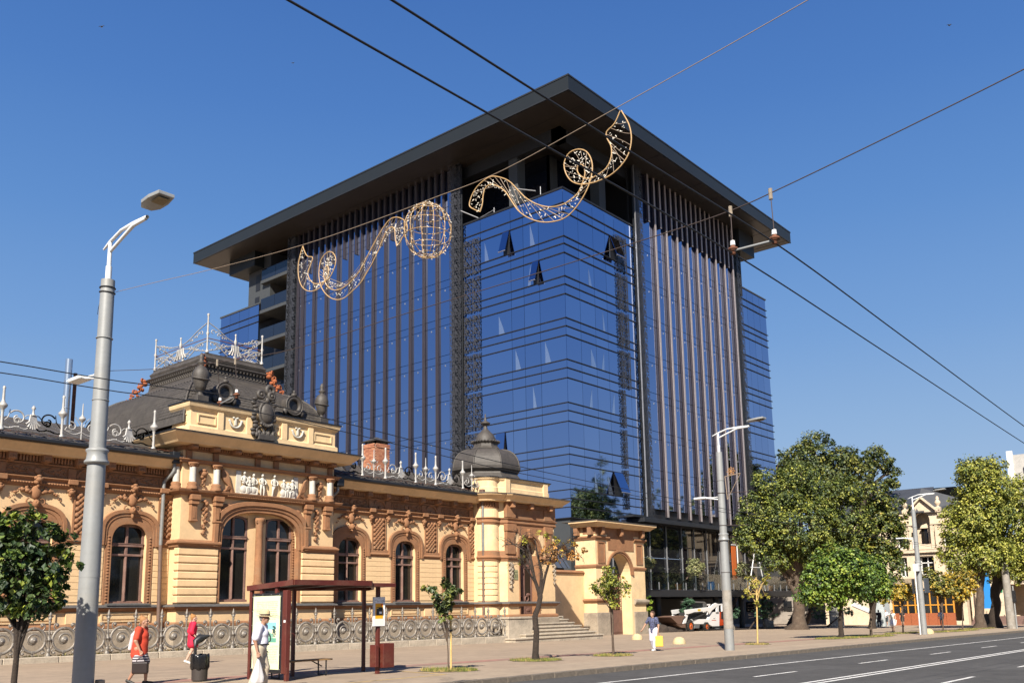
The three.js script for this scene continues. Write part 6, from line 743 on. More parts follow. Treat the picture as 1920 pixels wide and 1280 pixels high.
{ // round bin with a black bag and curved hood
  const p = gnd(373, 1277), x = p.x, z = p.z, b = p.y, B = thing('round_bin', 'round black litter bin with plastic bag and curved hood', 'litter bin', null, p.clone());
  part('bin_body', lathe([[0.16, 0], [0.19, 0.01], [0.2, 0.5], [0.21, 0.52]], x, b + 0.02, z, 24), flat(0.045, 0.035, 0.03, 0.6), B);
  { const g = new THREE.LatheGeometry([[0.205, 0.3], [0.225, 0.36], [0.23, 0.6], [0.22, 0.66], [0.19, 0.66], [0.18, 0.5]].map(([a, c]) => new THREE.Vector2(a, c)), 36); const q = g.attributes.position; for (let i = 0; i < q.count; i++) { const a = Math.atan2(q.getZ(i), q.getX(i)), f = 1 + 0.04 * Math.sin(a * 9 + q.getY(i) * 20) + 0.03 * Math.sin(a * 17 - q.getY(i) * 31); q.setXYZ(i, q.getX(i) * f, q.getY(i) + 0.02 * Math.sin(a * 5), q.getZ(i) * f); } g.computeVertexNormals(); g.translate(x, b, z); part('plastic_bag', norm(g), flat(0.008, 0.008, 0.009, 0.25), B); }
  part('hood_post', rb(x - 0.17, x - 0.12, b + 0.5, b + 1.0, z - 0.03, z + 0.03, 0.01), M.gutter, B); part('hood', [taper([V(x - 0.16, b + 0.86, z), V(x - 0.14, b + 0.98, z), V(x - 0.02, b + 1.06, z), V(x + 0.2, b + 1.12, z + 0.06)], [0.03, 0.09, 0.11, 0.02], 10)], M.gutter, B);
}
// domed granite bollards
for (const [u, v, l] of [[1195, 1199, 'domed granite bollard near the gateway arch'], [1274, 1207, 'domed granite bollard before the white loader'], [1711, 1170, 'domed granite bollard by the far cafe'], [1722, 1170, 'domed granite bollard by the far cafe'], [1743, 1188, 'domed granite bollard close behind the meter box lamp']]) { const p = gnd(u, v), s = v > 1195 ? 1 : 0.95; single('bollard', lathe([[0.36, 0], [0.36, 0.05], [0.345, 0.16], [0.29, 0.27], [0.2, 0.345], [0.1, 0.385], [0, 0.395]], p.x, p.y, p.z, 24, s * 0.95), M.granite, l, 'bollard', 'domed bollards'); }
// ---------- trees and shrubs ----------
// a leaf is a folded pair of triangles; leaves gather in clumps spread through the crown so that gaps stay open
function leafCloud(blobs, { n, size, cols, seed, droop = 0.2, clump = 0.35, shell = 0.55, flat: fl = 0 }) {
  const r = rng(seed), P = new Float32Array(n * 18), N = new Float32Array(n * 18), C = new Float32Array(n * 18), W = blobs.reduce((t, b) => t + (b[4] ?? 1) * (b[1] * b[2] * b[3]) ** (0.72), 0);
  const clumps = []; for (const b of blobs) { const k = Math.max(3, Math.round(((b[4] ?? 1) * (b[1] * b[2] * b[3]) ** 0.72 / W) * n / 26)); for (let i = 0; i < k; i++) { const a = r() * 6.283, c = 2 * r() - 1, s = Math.sqrt(1 - c * c), stray = r() < 0.2, d = stray ? 0.95 + 0.3 * r() : shell + (1 - shell) * Math.cbrt(r()), o = V(Math.cos(a) * s, c, Math.sin(a) * s); clumps.push([V(b[0].x + o.x * b[1] * d, b[0].y + o.y * b[2] * d, b[0].z + o.z * b[3] * d), o, clump * (stray ? 0.45 : 0.6 + 0.8 * r()), r()]); } }
  const T = V(0, 0, 0), U = V(0, 0, 0), Nn = V(0, 0, 0);
  for (let i = 0; i < n; i++) {
    const [c, o, cr, ct] = clumps[(r() * clumps.length) | 0], a = r() * 6.283, q = 2 * r() - 1, s = Math.sqrt(1 - q * q), d = cr * Math.sqrt(r());
    const x = c.x + Math.cos(a) * s * d, y = c.y + q * d * (1 - 0.45 * fl), z = c.z + Math.sin(a) * s * d;
    Nn.set(o.x * 0.5 + (r() - 0.5) * 1.3, o.y * 0.4 + 0.55 + (r() - 0.5) * 0.9, o.z * 0.5 + (r() - 0.5) * 1.3).normalize();
    T.set(r() - 0.5, -droop + (r() - 0.5) * 0.6, r() - 0.5).addScaledVector(Nn, -T.dot(Nn)).normalize(); T.addScaledVector(Nn, -T.dot(Nn)).normalize(); U.copy(Nn).cross(T);
    const L = size * (0.65 + 0.7 * r()), w = L * 0.42, f = 0.12 * L;
    const A = [x - T.x * L / 2, y - T.y * L / 2, z - T.z * L / 2], B = [x + T.x * L / 2, y + T.y * L / 2, z + T.z * L / 2], D = [x + U.x * w + Nn.x * f, y + U.y * w + Nn.y * f, z + U.z * w + Nn.z * f], E = [x - U.x * w + Nn.x * f, y - U.y * w + Nn.y * f, z - U.z * w + Nn.z * f], k = i * 18;
    P.set([...A, ...B, ...D, ...A, ...E, ...B], k);
    const n1 = [Nn.x + U.x * -0.25, Nn.y + U.y * -0.25, Nn.z + U.z * -0.25], n2 = [Nn.x + U.x * 0.25, Nn.y + U.y * 0.25, Nn.z + U.z * 0.25];
    N.set([...n1, ...n1, ...n1, ...n2, ...n2, ...n2], k);
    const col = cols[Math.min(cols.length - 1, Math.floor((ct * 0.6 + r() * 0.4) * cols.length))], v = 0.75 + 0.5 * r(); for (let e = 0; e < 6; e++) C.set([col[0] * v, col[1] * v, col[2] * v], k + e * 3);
  }
  const g = new THREE.BufferGeometry(); g.setAttribute('position', new THREE.BufferAttribute(P, 3)); g.setAttribute('normal', new THREE.BufferAttribute(N, 3)); g.setAttribute('uv', new THREE.BufferAttribute(new Float32Array(n * 12), 2)); g.setAttribute('color', new THREE.BufferAttribute(C, 3)); return g;
}
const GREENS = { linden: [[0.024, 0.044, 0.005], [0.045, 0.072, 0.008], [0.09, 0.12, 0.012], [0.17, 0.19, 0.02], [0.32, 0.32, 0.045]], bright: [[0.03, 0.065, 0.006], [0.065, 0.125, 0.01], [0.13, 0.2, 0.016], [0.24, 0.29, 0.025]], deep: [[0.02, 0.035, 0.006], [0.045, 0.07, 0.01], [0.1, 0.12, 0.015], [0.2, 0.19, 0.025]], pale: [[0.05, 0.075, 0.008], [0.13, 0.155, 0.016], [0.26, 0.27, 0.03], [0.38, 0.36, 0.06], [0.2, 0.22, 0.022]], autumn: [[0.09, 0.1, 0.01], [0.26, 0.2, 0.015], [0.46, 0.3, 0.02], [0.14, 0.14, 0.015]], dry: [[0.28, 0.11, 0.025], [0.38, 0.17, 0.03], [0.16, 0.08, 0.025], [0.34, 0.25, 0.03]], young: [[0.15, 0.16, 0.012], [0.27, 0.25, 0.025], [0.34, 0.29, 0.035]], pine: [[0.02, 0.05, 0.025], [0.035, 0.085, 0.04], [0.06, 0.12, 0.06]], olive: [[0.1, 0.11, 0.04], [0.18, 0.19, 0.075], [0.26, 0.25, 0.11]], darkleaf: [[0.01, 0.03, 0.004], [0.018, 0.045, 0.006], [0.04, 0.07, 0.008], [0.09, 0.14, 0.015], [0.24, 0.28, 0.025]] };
// blobs in pixels [u, v, ru, rv, weight] at the tree's own depth; the third radius is taken from ru
const pxBlob = (P, [u, v, ru, rv, w = 1, dd = 0]) => { const dep = depthOf(P) + dd, c = atDepth(u, v, dep), s = dep / FOC; return [c, ru * s, rv * s, ru * s * 0.92, w]; };
function limbsTo(base, top, blobs, r0, seed, n = 9) {             // limbs from the trunk head into the crown
  const r = rng(seed), out = []; for (let i = 0; i < n; i++) { const b = blobs[i % blobs.length], e = V(b[0].x + (r() - 0.5) * b[1] * 1.2, b[0].y + (r() - 0.3) * b[2] * 1.2, b[0].z + (r() - 0.5) * b[3] * 1.2), s = base.clone().lerp(top, 0.55 + 0.45 * r()), m = s.clone().lerp(e, 0.45).add(V((r() - 0.5) * 0.3, 0.12 * e.distanceTo(s), (r() - 0.5) * 0.3)); out.push(taper([s, m, e], [r0 * (0.5 + 0.2 * r()), r0 * 0.3, r0 * 0.08], 5)); } return out;
}
function tree(name, label, P, { trunkTop, r0, blobs, n, size, cols, seed, mat = M.bark, group, limbs = 9, flare = 1.4, leafMat = M.leaf, clump, shell, lean = 0, category = 'tree', droop, bend = 0.1, crownName = 'crown', flat: fl }) {
  const T = thing(name, label, category, group, P.clone()), r = rng(seed + 99), B = blobs.map((b) => Array.isArray(b) && b[0].isVector3 ? b : pxBlob(P, b));
  const pts = [], rs = [], k = 8; for (let i = 0; i <= k; i++) { const t = i / k; pts.push(V(P.x + (trunkTop.x - P.x) * t + (i && i < k ? (r() - 0.5) * bend * r0 * 4 : 0), P.y - 0.1 + (trunkTop.y - P.y + 0.1) * t, P.z + (trunkTop.z - P.z) * t + (i && i < k ? (r() - 0.5) * bend * r0 * 4 : 0))); rs.push(r0 * (1 - 0.4 * t) * (1 + (flare - 1) * Math.max(0, 1 - t * 5) ** 2)); }
  const tr = part('trunk', taper(pts, rs, r0 > 0.1 ? 12 : 8), mat, T); if (limbs) part('limbs', limbsTo(P, trunkTop, B, r0, seed, limbs), mat, tr);
  if (n) { const m = part(crownName, leafCloud(B, { n, size, cols, seed, clump: clump ?? Math.max(0.12, B[0][1] * 0.2), shell, droop, flat: fl }), leafMat, T, { uv: false }); void m; }
  return T;
}
const above = (P, u, v) => { const d = ray(u, v), t = (P.x * d.x + P.z * d.z) / (d.x * d.x + d.z * d.z); const q = along(d, t); return q; };
const STREET = 'street trees along the kerb';
{ // trees along the pavement
  const P = zpl(26, 1290, -17.3); P.y = gy(P.x);
  tree('street_tree', 'bushy dark green street tree with thin black trunk by the thick lamp', P, { trunkTop: atDepth(33, 1165, depthOf(P)), r0: 0.06, flare: 1.3, blobs: [[30, 1055, 56, 60, 1.3], [85, 1065, 36, 44], [20, 985, 34, 22], [70, 985, 22, 18, 0.8], [105, 1000, 26, 14, 0.7], [-20, 1050, 40, 60], [60, 1125, 46, 30], [15, 1130, 34, 26], [122, 1032, 22, 12, 0.7], [134, 1056, 16, 9, 0.6], [112, 1090, 22, 12, 0.7], [98, 1130, 22, 14, 0.7], [45, 965, 18, 10, 0.5]], n: 8000, size: 0.1, cols: GREENS.darkleaf, seed: 11, mat: M.barkDark, group: STREET, clump: 0.12, shell: 0.45, droop: 1.1 });
  const P2 = gnd(841, 1257); tree('street_tree', 'staked sapling with broad dark green leaves near the yellow pavement marking', P2, { trunkTop: atDepth(838, 1165, depthOf(P2)), r0: 0.022, flare: 1.1, blobs: [[832, 1120, 22, 24, 1.3], [806, 1108, 12, 9, 0.7], [798, 1102, 8, 5, 0.5], [828, 1092, 8, 10, 0.6], [852, 1103, 13, 14], [836, 1150, 16, 16], [824, 1132, 14, 12]], n: 900, size: 0.12, cols: GREENS.deep, seed: 12, group: STREET, limbs: 10, clump: 0.12, shell: 0.3, droop: 0.6 });
  const S = single('tree_stake', [cyl(P2.x + 0.07, P2.z + 0.03, P2.y, P2.y + 1.42, 0.028, 0.026, 8)], M.stake, 'yellow wooden stake tied to the broad leaved sapling', 'stake'); void S; single('tree_tie', rb(P2.x - 0.04, P2.x + 0.11, P2.y + 1.1, P2.y + 1.16, P2.z - 0.03, P2.z + 0.07, 0.01), M.gutter, 'black strap tying the sapling to its yellow stake', 'tree tie');
  grassPatch(P2, 0.8, 0.9, 420, 3, 0.75);
  // half-dead tree with forked bare branches
  const P3 = gnd(1005, 1238), d3 = depthOf(P3), q = (u, v, dd = 0) => atDepth(u, v, d3 + dd); const T3 = thing('dying_tree', 'half dead street tree with forked dark trunk and sparse brown leaves', 'tree', STREET, P3.clone());
  const R3 = rng(21), tr = part('trunk', taper([q(1005, 1242), q(1004, 1225), q(1006, 1185), q(1003, 1155), q(1009, 1140), q(1013, 1120), q(1012, 1112)], [0.17, 0.115, 0.1, 0.1, 0.085, 0.09, 0.1], 12), M.barkDark, T3), br = []; const tw = [];
  const limb = (pts, rs) => { br.push(taper(pts, rs, 6)); const c = new THREE.CatmullRomCurve3(pts); for (let k = 0; k < 16; k++) { const p = c.getPoint(0.35 + 0.65 * R3()); const e = p.clone().add(V((R3() - 0.5) * 0.9, (R3() - 0.35) * 0.6, (R3() - 0.5) * 0.9)); tw.push(taper([p, p.clone().lerp(e, 0.5).add(V(0, 0.06, 0)), e], [0.012, 0.008, 0.003], 4)); for (let j = 0; j < 3; j++) { const s = p.clone().lerp(e, 0.4 + 0.6 * R3()), e2 = s.clone().add(V((R3() - 0.5) * 0.4, (R3() - 0.4) * 0.3, (R3() - 0.5) * 0.4)); tw.push(taper([s, e2], [0.006, 0.002], 3)); } } };
  limb([q(1012, 1114), q(1002, 1085), q(996, 1050), q(988, 1020, 0.3), q(975, 1000, 0.5)], [0.075, 0.06, 0.045, 0.025, 0.01]); limb([q(1013, 1115), q(1016, 1075), q(1008, 1040), q(1003, 1010)], [0.06, 0.05, 0.035, 0.012]); limb([q(1015, 1112), q(1022, 1080), q(1034, 1040, -0.2), q(1055, 1022, -0.4), q(1078, 1008, -0.5)], [0.06, 0.05, 0.035, 0.025, 0.008]); limb([q(1005, 1095), q(985, 1062, -0.2), q(978, 1048, -0.4)], [0.04, 0.03, 0.01]); limb([q(1000, 1075), q(980, 1030, 0.4), q(962, 1020, 0.6), q(945, 1022, 0.7)], [0.04, 0.025, 0.014, 0.005]); limb([q(1034, 1040), q(1060, 1035), q(1092, 1045)], [0.03, 0.02, 0.006]);
  part('limbs', br, M.barkDark, tr); part('twigs', tw, M.barkDark, tr, { uv: false });
  const lc = (bl, n, cols, seed) => leafCloud(bl.map((b) => pxBlob(P3, b)), { n, size: 0.07, cols, seed, clump: 0.13, shell: 0.2, droop: 0.5 }); part('crown', [lc([[1050, 1028, 40, 15], [1085, 1035, 20, 12], [1030, 1045, 22, 12], [1060, 1045, 30, 8]], 1100, GREENS.dry, 31), lc([[1010, 1005, 22, 10], [1050, 1010, 30, 8], [985, 1020, 20, 16], [985, 1050, 12, 14]], 280, GREENS.young, 32)], M.leafMatte, T3, { uv: false });
  grassPatch(P3, 0.9, 0.9, 380, 4, 0.7);
  const P4 = gnd(1150, 1229); tree('street_tree', 'slender street tree with round yellow green crown before the gateway', P4, { trunkTop: atDepth(1147, 1115, depthOf(P4)), r0: 0.05, flare: 1.2, blobs: [[1145, 1095, 26, 24, 1.3], [1128, 1106, 18, 14], [1166, 1102, 16, 14], [1140, 1072, 14, 12], [1150, 1128, 14, 14, 0.7], [1118, 1100, 10, 8, 0.6]], n: 2300, size: 0.085, cols: GREENS.pale.slice(0, 4), seed: 14, group: STREET, clump: 0.14, shell: 0.3 });
  grassPatch(P4, 0.8, 0.75, 360, 5, 0.6);
  const P5 = gnd(1421, 1208); tree('street_tree', 'thin young tree with tiered yellow branches tied to a pale stake', P5, { trunkTop: atDepth(1418, 1082, depthOf(P5)), r0: 0.045, flare: 1.1, mat: M.stake, blobs: [[1403, 1118, 13, 5], [1435, 1116, 12, 5], [1400, 1108, 10, 3], [1432, 1090, 10, 5], [1405, 1085, 9, 4], [1418, 1092, 7, 14, 0.7], [1421, 1130, 7, 8], [1441, 1082, 7, 4], [1413, 1100, 8, 6]], n: 900, size: 0.09, cols: GREENS.young, seed: 15, group: STREET, limbs: 14, clump: 0.13, shell: 0.1, bend: 0.03 });
  single('tree_tie', tor(P5.x, P5.y + 1.35, P5.z, 0.05, 0.02, { rx: Math.PI / 2 }), M.gutter, 'black strap round the thin young tiered tree', 'tree tie'); grassPatch(P5, 0.7, 0.6, 200, 6, 0.4);
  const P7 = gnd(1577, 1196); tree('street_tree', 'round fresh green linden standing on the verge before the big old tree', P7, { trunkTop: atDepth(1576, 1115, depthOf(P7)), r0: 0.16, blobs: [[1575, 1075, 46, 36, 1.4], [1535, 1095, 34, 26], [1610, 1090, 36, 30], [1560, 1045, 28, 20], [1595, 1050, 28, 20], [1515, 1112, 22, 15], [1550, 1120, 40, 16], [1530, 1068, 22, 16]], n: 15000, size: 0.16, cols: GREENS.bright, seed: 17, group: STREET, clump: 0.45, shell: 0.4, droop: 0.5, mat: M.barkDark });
  const P8 = gnd(1634, 1193); tree('street_tree', 'smaller green linden on the verge beside the round fresh green one', P8, { trunkTop: atDepth(1632, 1120, depthOf(P8)), r0: 0.09, blobs: [[1632, 1090, 28, 30, 1.3], [1655, 1098, 18, 20], [1615, 1108, 20, 18], [1640, 1060, 18, 14]], n: 8000, size: 0.15, cols: GREENS.bright, seed: 18, group: STREET, clump: 0.4, shell: 0.4, droop: 0.5 });
  const P9 = gnd(1694, 1187); tree('street_tree', 'thin verge tree with low olive crown above the waiting people', P9, { trunkTop: atDepth(1692, 1125, depthOf(P9)), r0: 0.05, blobs: [[1680, 1112, 26, 12], [1700, 1110, 20, 12], [1660, 1118, 14, 10]], n: 2600, size: 0.17, cols: GREENS.autumn, seed: 19, group: STREET, clump: 0.3, shell: 0.3 });
  const P10 = gnd(1769, 1184); tree('street_tree', 'thin verge tree with mixed green crown in front of the cafe windows', P10, { trunkTop: atDepth(1767, 1120, depthOf(P10)), r0: 0.05, blobs: [[1760, 1095, 26, 18], [1745, 1080, 16, 12], [1775, 1105, 16, 14]], n: 3200, size: 0.17, cols: [...GREENS.deep, ...GREENS.autumn], seed: 20, group: STREET, clump: 0.32, shell: 0.3 });
  const P11 = gnd(1806, 1182); tree('street_tree', 'thin verge tree with golden yellow crown by the cafe corner', P11, { trunkTop: atDepth(1805, 1125, depthOf(P11)), r0: 0.05, blobs: [[1808, 1100, 22, 18], [1790, 1085, 18, 14], [1815, 1080, 16, 12], [1800, 1118, 16, 8]], n: 3600, size: 0.17, cols: GREENS.autumn, seed: 21, group: STREET, clump: 0.32, shell: 0.3 });
  for (const [u, v, rx, rz, n, s, gr] of [[1577, 1196, 3.2, 1.0, 900, 7, 0.75], [1634, 1193, 3.4, 1.0, 900, 8, 0.75], [1694, 1187, 3.0, 0.9, 600, 9, 0.65], [1790, 1183, 6, 0.9, 800, 10, 0.6]]) grassPatch(gnd(u, v), rx, rz, n, s, gr);
}
{ // big trees
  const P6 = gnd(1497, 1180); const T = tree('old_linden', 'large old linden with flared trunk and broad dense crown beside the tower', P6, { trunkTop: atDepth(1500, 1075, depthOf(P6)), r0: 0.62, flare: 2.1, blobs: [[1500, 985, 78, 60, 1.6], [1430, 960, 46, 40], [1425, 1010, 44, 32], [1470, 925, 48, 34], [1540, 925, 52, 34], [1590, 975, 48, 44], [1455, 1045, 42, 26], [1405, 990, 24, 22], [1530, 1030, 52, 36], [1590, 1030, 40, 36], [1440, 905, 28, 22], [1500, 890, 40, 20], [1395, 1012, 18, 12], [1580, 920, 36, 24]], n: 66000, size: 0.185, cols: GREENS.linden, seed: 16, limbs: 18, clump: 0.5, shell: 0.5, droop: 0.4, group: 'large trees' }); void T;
  const Pb = V(104, gy(104), -46); tree('tall_ash', 'tall loose crowned tree rising behind the old linden', Pb, { trunkTop: atDepth(1565, 960, depthOf(Pb)), r0: 0.45, blobs: [[1530, 850, 36, 38, 1.2], [1500, 862, 36, 26], [1575, 870, 40, 34], [1605, 890, 34, 36], [1545, 895, 60, 40, 1.2], [1525, 825, 20, 16], [1590, 855, 22, 18], [1490, 880, 24, 24]], n: 17000, size: 0.26, cols: GREENS.deep, seed: 22, limbs: 16, clump: 0.6, shell: 0.5, group: 'large trees' });
  const Pc = V(112, gy(112), -48); tree('crooked_pine', 'crooked open branched pine behind the loose crowned tree', Pc, { trunkTop: atDepth(1640, 905, depthOf(Pc)), r0: 0.35, blobs: [[1650, 868, 28, 10], [1672, 885, 16, 8], [1668, 906, 18, 9], [1640, 848, 22, 9], [1625, 870, 18, 12], [1676, 905, 10, 8]], n: 5200, size: 0.24, cols: GREENS.deep, seed: 23, limbs: 22, clump: 0.45, shell: 0.3, mat: M.barkDark, group: 'large trees' });
  const Pd = V(110, gy(110), -58); tree('rear_tree', 'dark tree showing between the tower edge and the linden', Pd, { trunkTop: atDepth(1468, 930, depthOf(Pd)), r0: 0.3, blobs: [[1462, 872, 18, 22], [1470, 900, 22, 26], [1492, 868, 18, 18]], n: 4500, size: 0.26, cols: GREENS.deep, seed: 24, limbs: 8, clump: 0.5, group: 'large trees' });
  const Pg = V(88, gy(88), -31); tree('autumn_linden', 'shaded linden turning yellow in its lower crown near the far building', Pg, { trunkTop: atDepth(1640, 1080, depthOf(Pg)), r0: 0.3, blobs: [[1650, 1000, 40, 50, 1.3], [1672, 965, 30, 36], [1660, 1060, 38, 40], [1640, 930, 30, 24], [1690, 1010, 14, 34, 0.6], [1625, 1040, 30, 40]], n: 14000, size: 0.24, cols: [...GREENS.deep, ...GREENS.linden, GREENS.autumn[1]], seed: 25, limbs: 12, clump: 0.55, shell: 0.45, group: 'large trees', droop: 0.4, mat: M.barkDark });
  const Ph = gnd(1838, 1178); tree('roadside_linden', 'tall sunlit yellow green linden with pale trunk foot by the road', Ph, { trunkTop: atDepth(1838, 1080, depthOf(Ph)), r0: 0.42, flare: 1.7, blobs: [[1835, 960, 46, 60, 1.5], [1800, 985, 34, 44], [1835, 895, 40, 30], [1870, 940, 40, 50], [1795, 1040, 32, 34], [1850, 1040, 48, 40], [1820, 880, 26, 18], [1862, 876, 26, 16]], n: 34000, size: 0.19, cols: GREENS.pale, seed: 26, limbs: 14, clump: 0.55, shell: 0.5, droop: 0.7, group: 'large trees' });
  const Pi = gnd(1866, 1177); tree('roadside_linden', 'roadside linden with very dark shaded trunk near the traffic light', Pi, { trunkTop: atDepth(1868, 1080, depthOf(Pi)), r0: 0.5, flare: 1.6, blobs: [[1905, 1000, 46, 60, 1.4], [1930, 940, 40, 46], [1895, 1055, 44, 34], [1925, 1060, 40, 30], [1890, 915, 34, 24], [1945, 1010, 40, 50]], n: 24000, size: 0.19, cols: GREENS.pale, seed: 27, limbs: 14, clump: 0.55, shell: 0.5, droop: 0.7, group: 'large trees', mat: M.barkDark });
  grassPatch(V(Ph.x - 1, 0, Ph.z), 5, 1.0, 700, 12, 0.6);
}
{ // clipped pines and olives at the foot of the tower
  const pine = (label, P, tiers, seed) => { const B = tiers.map((t) => pxBlob(P, t)); const top = B.reduce((a, b) => b[0].y > a.y ? b[0] : a, B[0][0]); const T = thing('garden_pine', label, 'shrub', 'clipped garden pines', P.clone()); const tr = part('trunk', taper([P.clone(), P.clone().lerp(top, 0.5).add(V(0.1, 0, 0)), top.clone()], [0.09, 0.06, 0.02], 7), M.barkDark, T); part('limbs', B.map((b) => taper([V(P.x, b[0].y - 0.15, P.z), b[0]], [0.03, 0.01], 4)), M.barkDark, tr); part('needles', leafCloud(B, { n: tiers.length * 420, size: 0.11, cols: GREENS.pine, seed, clump: 0.13, shell: 0.3, flat: 0.7 }), M.leafMatte, T, { uv: false }); };
  const g = (u, v) => gnd(u, v);
  pine('cloud clipped garden pine behind the loader cab', V(74.4, gy(74), -43.4), [[1291, 1124, 7, 3], [1287, 1131, 10, 4], [1296, 1128, 8, 4], [1284, 1138, 7, 4], [1280, 1144, 7, 4], [1292, 1140, 6, 4]], 41);
  pine('spreading garden pine beside the bright striped rocks', V(79.5, gy(79), -41.9), [[1380, 1150, 8, 3], [1377, 1155, 9, 3], [1384, 1143, 5, 3]], 42);
  pine('wide layered garden pine under the terrace deck', V(84, gy(84), -41.5), [[1440, 1128, 9, 4], [1433, 1140, 18, 5], [1446, 1135, 12, 4], [1425, 1148, 14, 5], [1445, 1150, 16, 5], [1430, 1155, 20, 4], [1422, 1130, 8, 5]], 43);
  pine('dark conical garden pine behind the old linden trunk', V(92, gy(92), -41), [[1535, 1150, 16, 5], [1532, 1143, 12, 5], [1534, 1135, 8, 5], [1538, 1157, 18, 4]], 44);
  pine('round green garden pine near the grey column', V(97, gy(97), -39), [[1587, 1145, 12, 7], [1595, 1150, 8, 5]], 45);
  const olive = (label, x, z, u, v, r, n, seed) => { const y = 3.05, P = V(x, y, z), T = thing('potted_olive', label, 'potted tree', 'potted olives on the terrace', P.clone()); const c = atDepth(u, v, depthOf(P)); part('pot', lathe([[0.2, 0], [0.26, 0.02], [0.33, 0.5], [0.35, 0.55], [0.28, 0.55], [0.27, 0.5]], x, y, z, 18), surf([0.3, 0.12, 0.05], { size: 0.6, seed: 80, N: 64 }), T); part('trunk', taper([V(x, y + 0.4, z), V((x + c.x) / 2 + 0.05, (y + c.y) / 2, (z + c.z) / 2), c], [0.09, 0.07, 0.05], 8), M.bark, T); const s = depthOf(P) / FOC; part('crown', leafCloud([[c, r * s, r * 0.85 * s, r * s, 1], [V(c.x, c.y + r * 0.4 * s, c.z), r * 0.7 * s, r * 0.5 * s, r * 0.7 * s, 0.6]], { n, size: 0.12, cols: GREENS.olive, seed, clump: 0.22, shell: 0.35 }), M.leafMatte, T, { uv: false }); };
  olive('potted olive tree beside the gateway on the terrace', 68.0, -44.4, 1216, 1056, 12, 1500, 51); olive('potted olive tree with round clipped crown on the terrace', 75.9, -44.4, 1303, 1062, 17, 2200, 52); olive('potted olive tree beside the orange banner', 86.0, -44.5, 1394, 1068, 14, 1800, 53); olive('small potted olive in the shade of the old linden', 96, -44.6, 1470, 1072, 9, 900, 54);
  const ivy = leafCloud([V(66.2, 0, -41.6)].flatMap((p) => [0.3, 0.9, 1.5, 2.2, 2.8].map((h) => [V(p.x, gy(66) + h, p.z), 0.22, 0.35, 0.2, 1])), { n: 500, size: 0.14, cols: GREENS.bright, seed: 55, clump: 0.15 }); single('climber', ivy, M.leafMatte, 'green climbing plant beside the gateway pier', 'climbing plant', null, { uv: false });
}
{ // planting bed, rocks
  const bed = shape([[70.5, -43.3], [76, -43.0], [80, -41.6], [86, -41.2], [92, -40.6], [99, -38.5], [106, -38], [106, -46], [70.5, -46]].map(([x, z]) => [x, -z])); const g = new THREE.ShapeGeometry(bed); g.rotateX(-Math.PI / 2); const p = g.attributes.position; for (let i = 0; i < p.count; i++) p.setY(i, gy(p.getX(i)) + 0.05); ground('planting_bed', norm(g), M.soil);
  const rock = (P, rx, ry, rz, seed, label) => { const q = new THREE.IcosahedronGeometry(1, 3), r = rng(seed), dir = Array.from({ length: 9 }, () => [V(r() - 0.5, r() - 0.5, r() - 0.5).normalize(), 0.55 + 0.35 * r()]), a = q.attributes.position; for (let i = 0; i < a.count; i++) { const v = V(a.getX(i), a.getY(i), a.getZ(i)); for (const [d, c] of dir) { const t = v.dot(d); if (t > c) v.addScaledVector(d, c - t); } v.multiplyScalar(1 + 0.06 * Math.sin(v.x * 9 + seed) * Math.sin(v.y * 8 + v.z * 7)); a.setXYZ(i, v.x * rx, v.y * ry, v.z * rz); } q.computeVertexNormals(); q.translate(P.x, P.y + ry * 0.45, P.z); single('boulder', norm(q), M.rock, label, 'boulder', 'garden boulders'); };
  rock(V(79.9, gy(80), -41.4), 0.9, 0.45, 0.5, 1, 'long striped boulder lying on the planting bed edge'); rock(V(80.6, gy(80) + 0.3, -41.9), 0.8, 0.45, 0.5, 2, 'tilted pale boulder resting against the striped one'); rock(V(89.6, gy(89) , -42.2), 0.75, 0.85, 0.7, 3, 'tall pointed grey boulder beside the old linden');
  { const h = []; const r = rng(61); for (let k = 0; k < 9; k++) h.push(ell(70.2 + k * 0.55, gy(72) + 0.05, -42.9 + (r() - 0.5) * 0.4, 0.6 + 0.3 * r(), 0.3 + 0.4 * r() * (k < 6 ? 1 : 0.4), 0.6, 2)); single('earth_heap', h, M.soil, 'heap of dark earth in front of the loader bucket', 'earth heap'); }
}
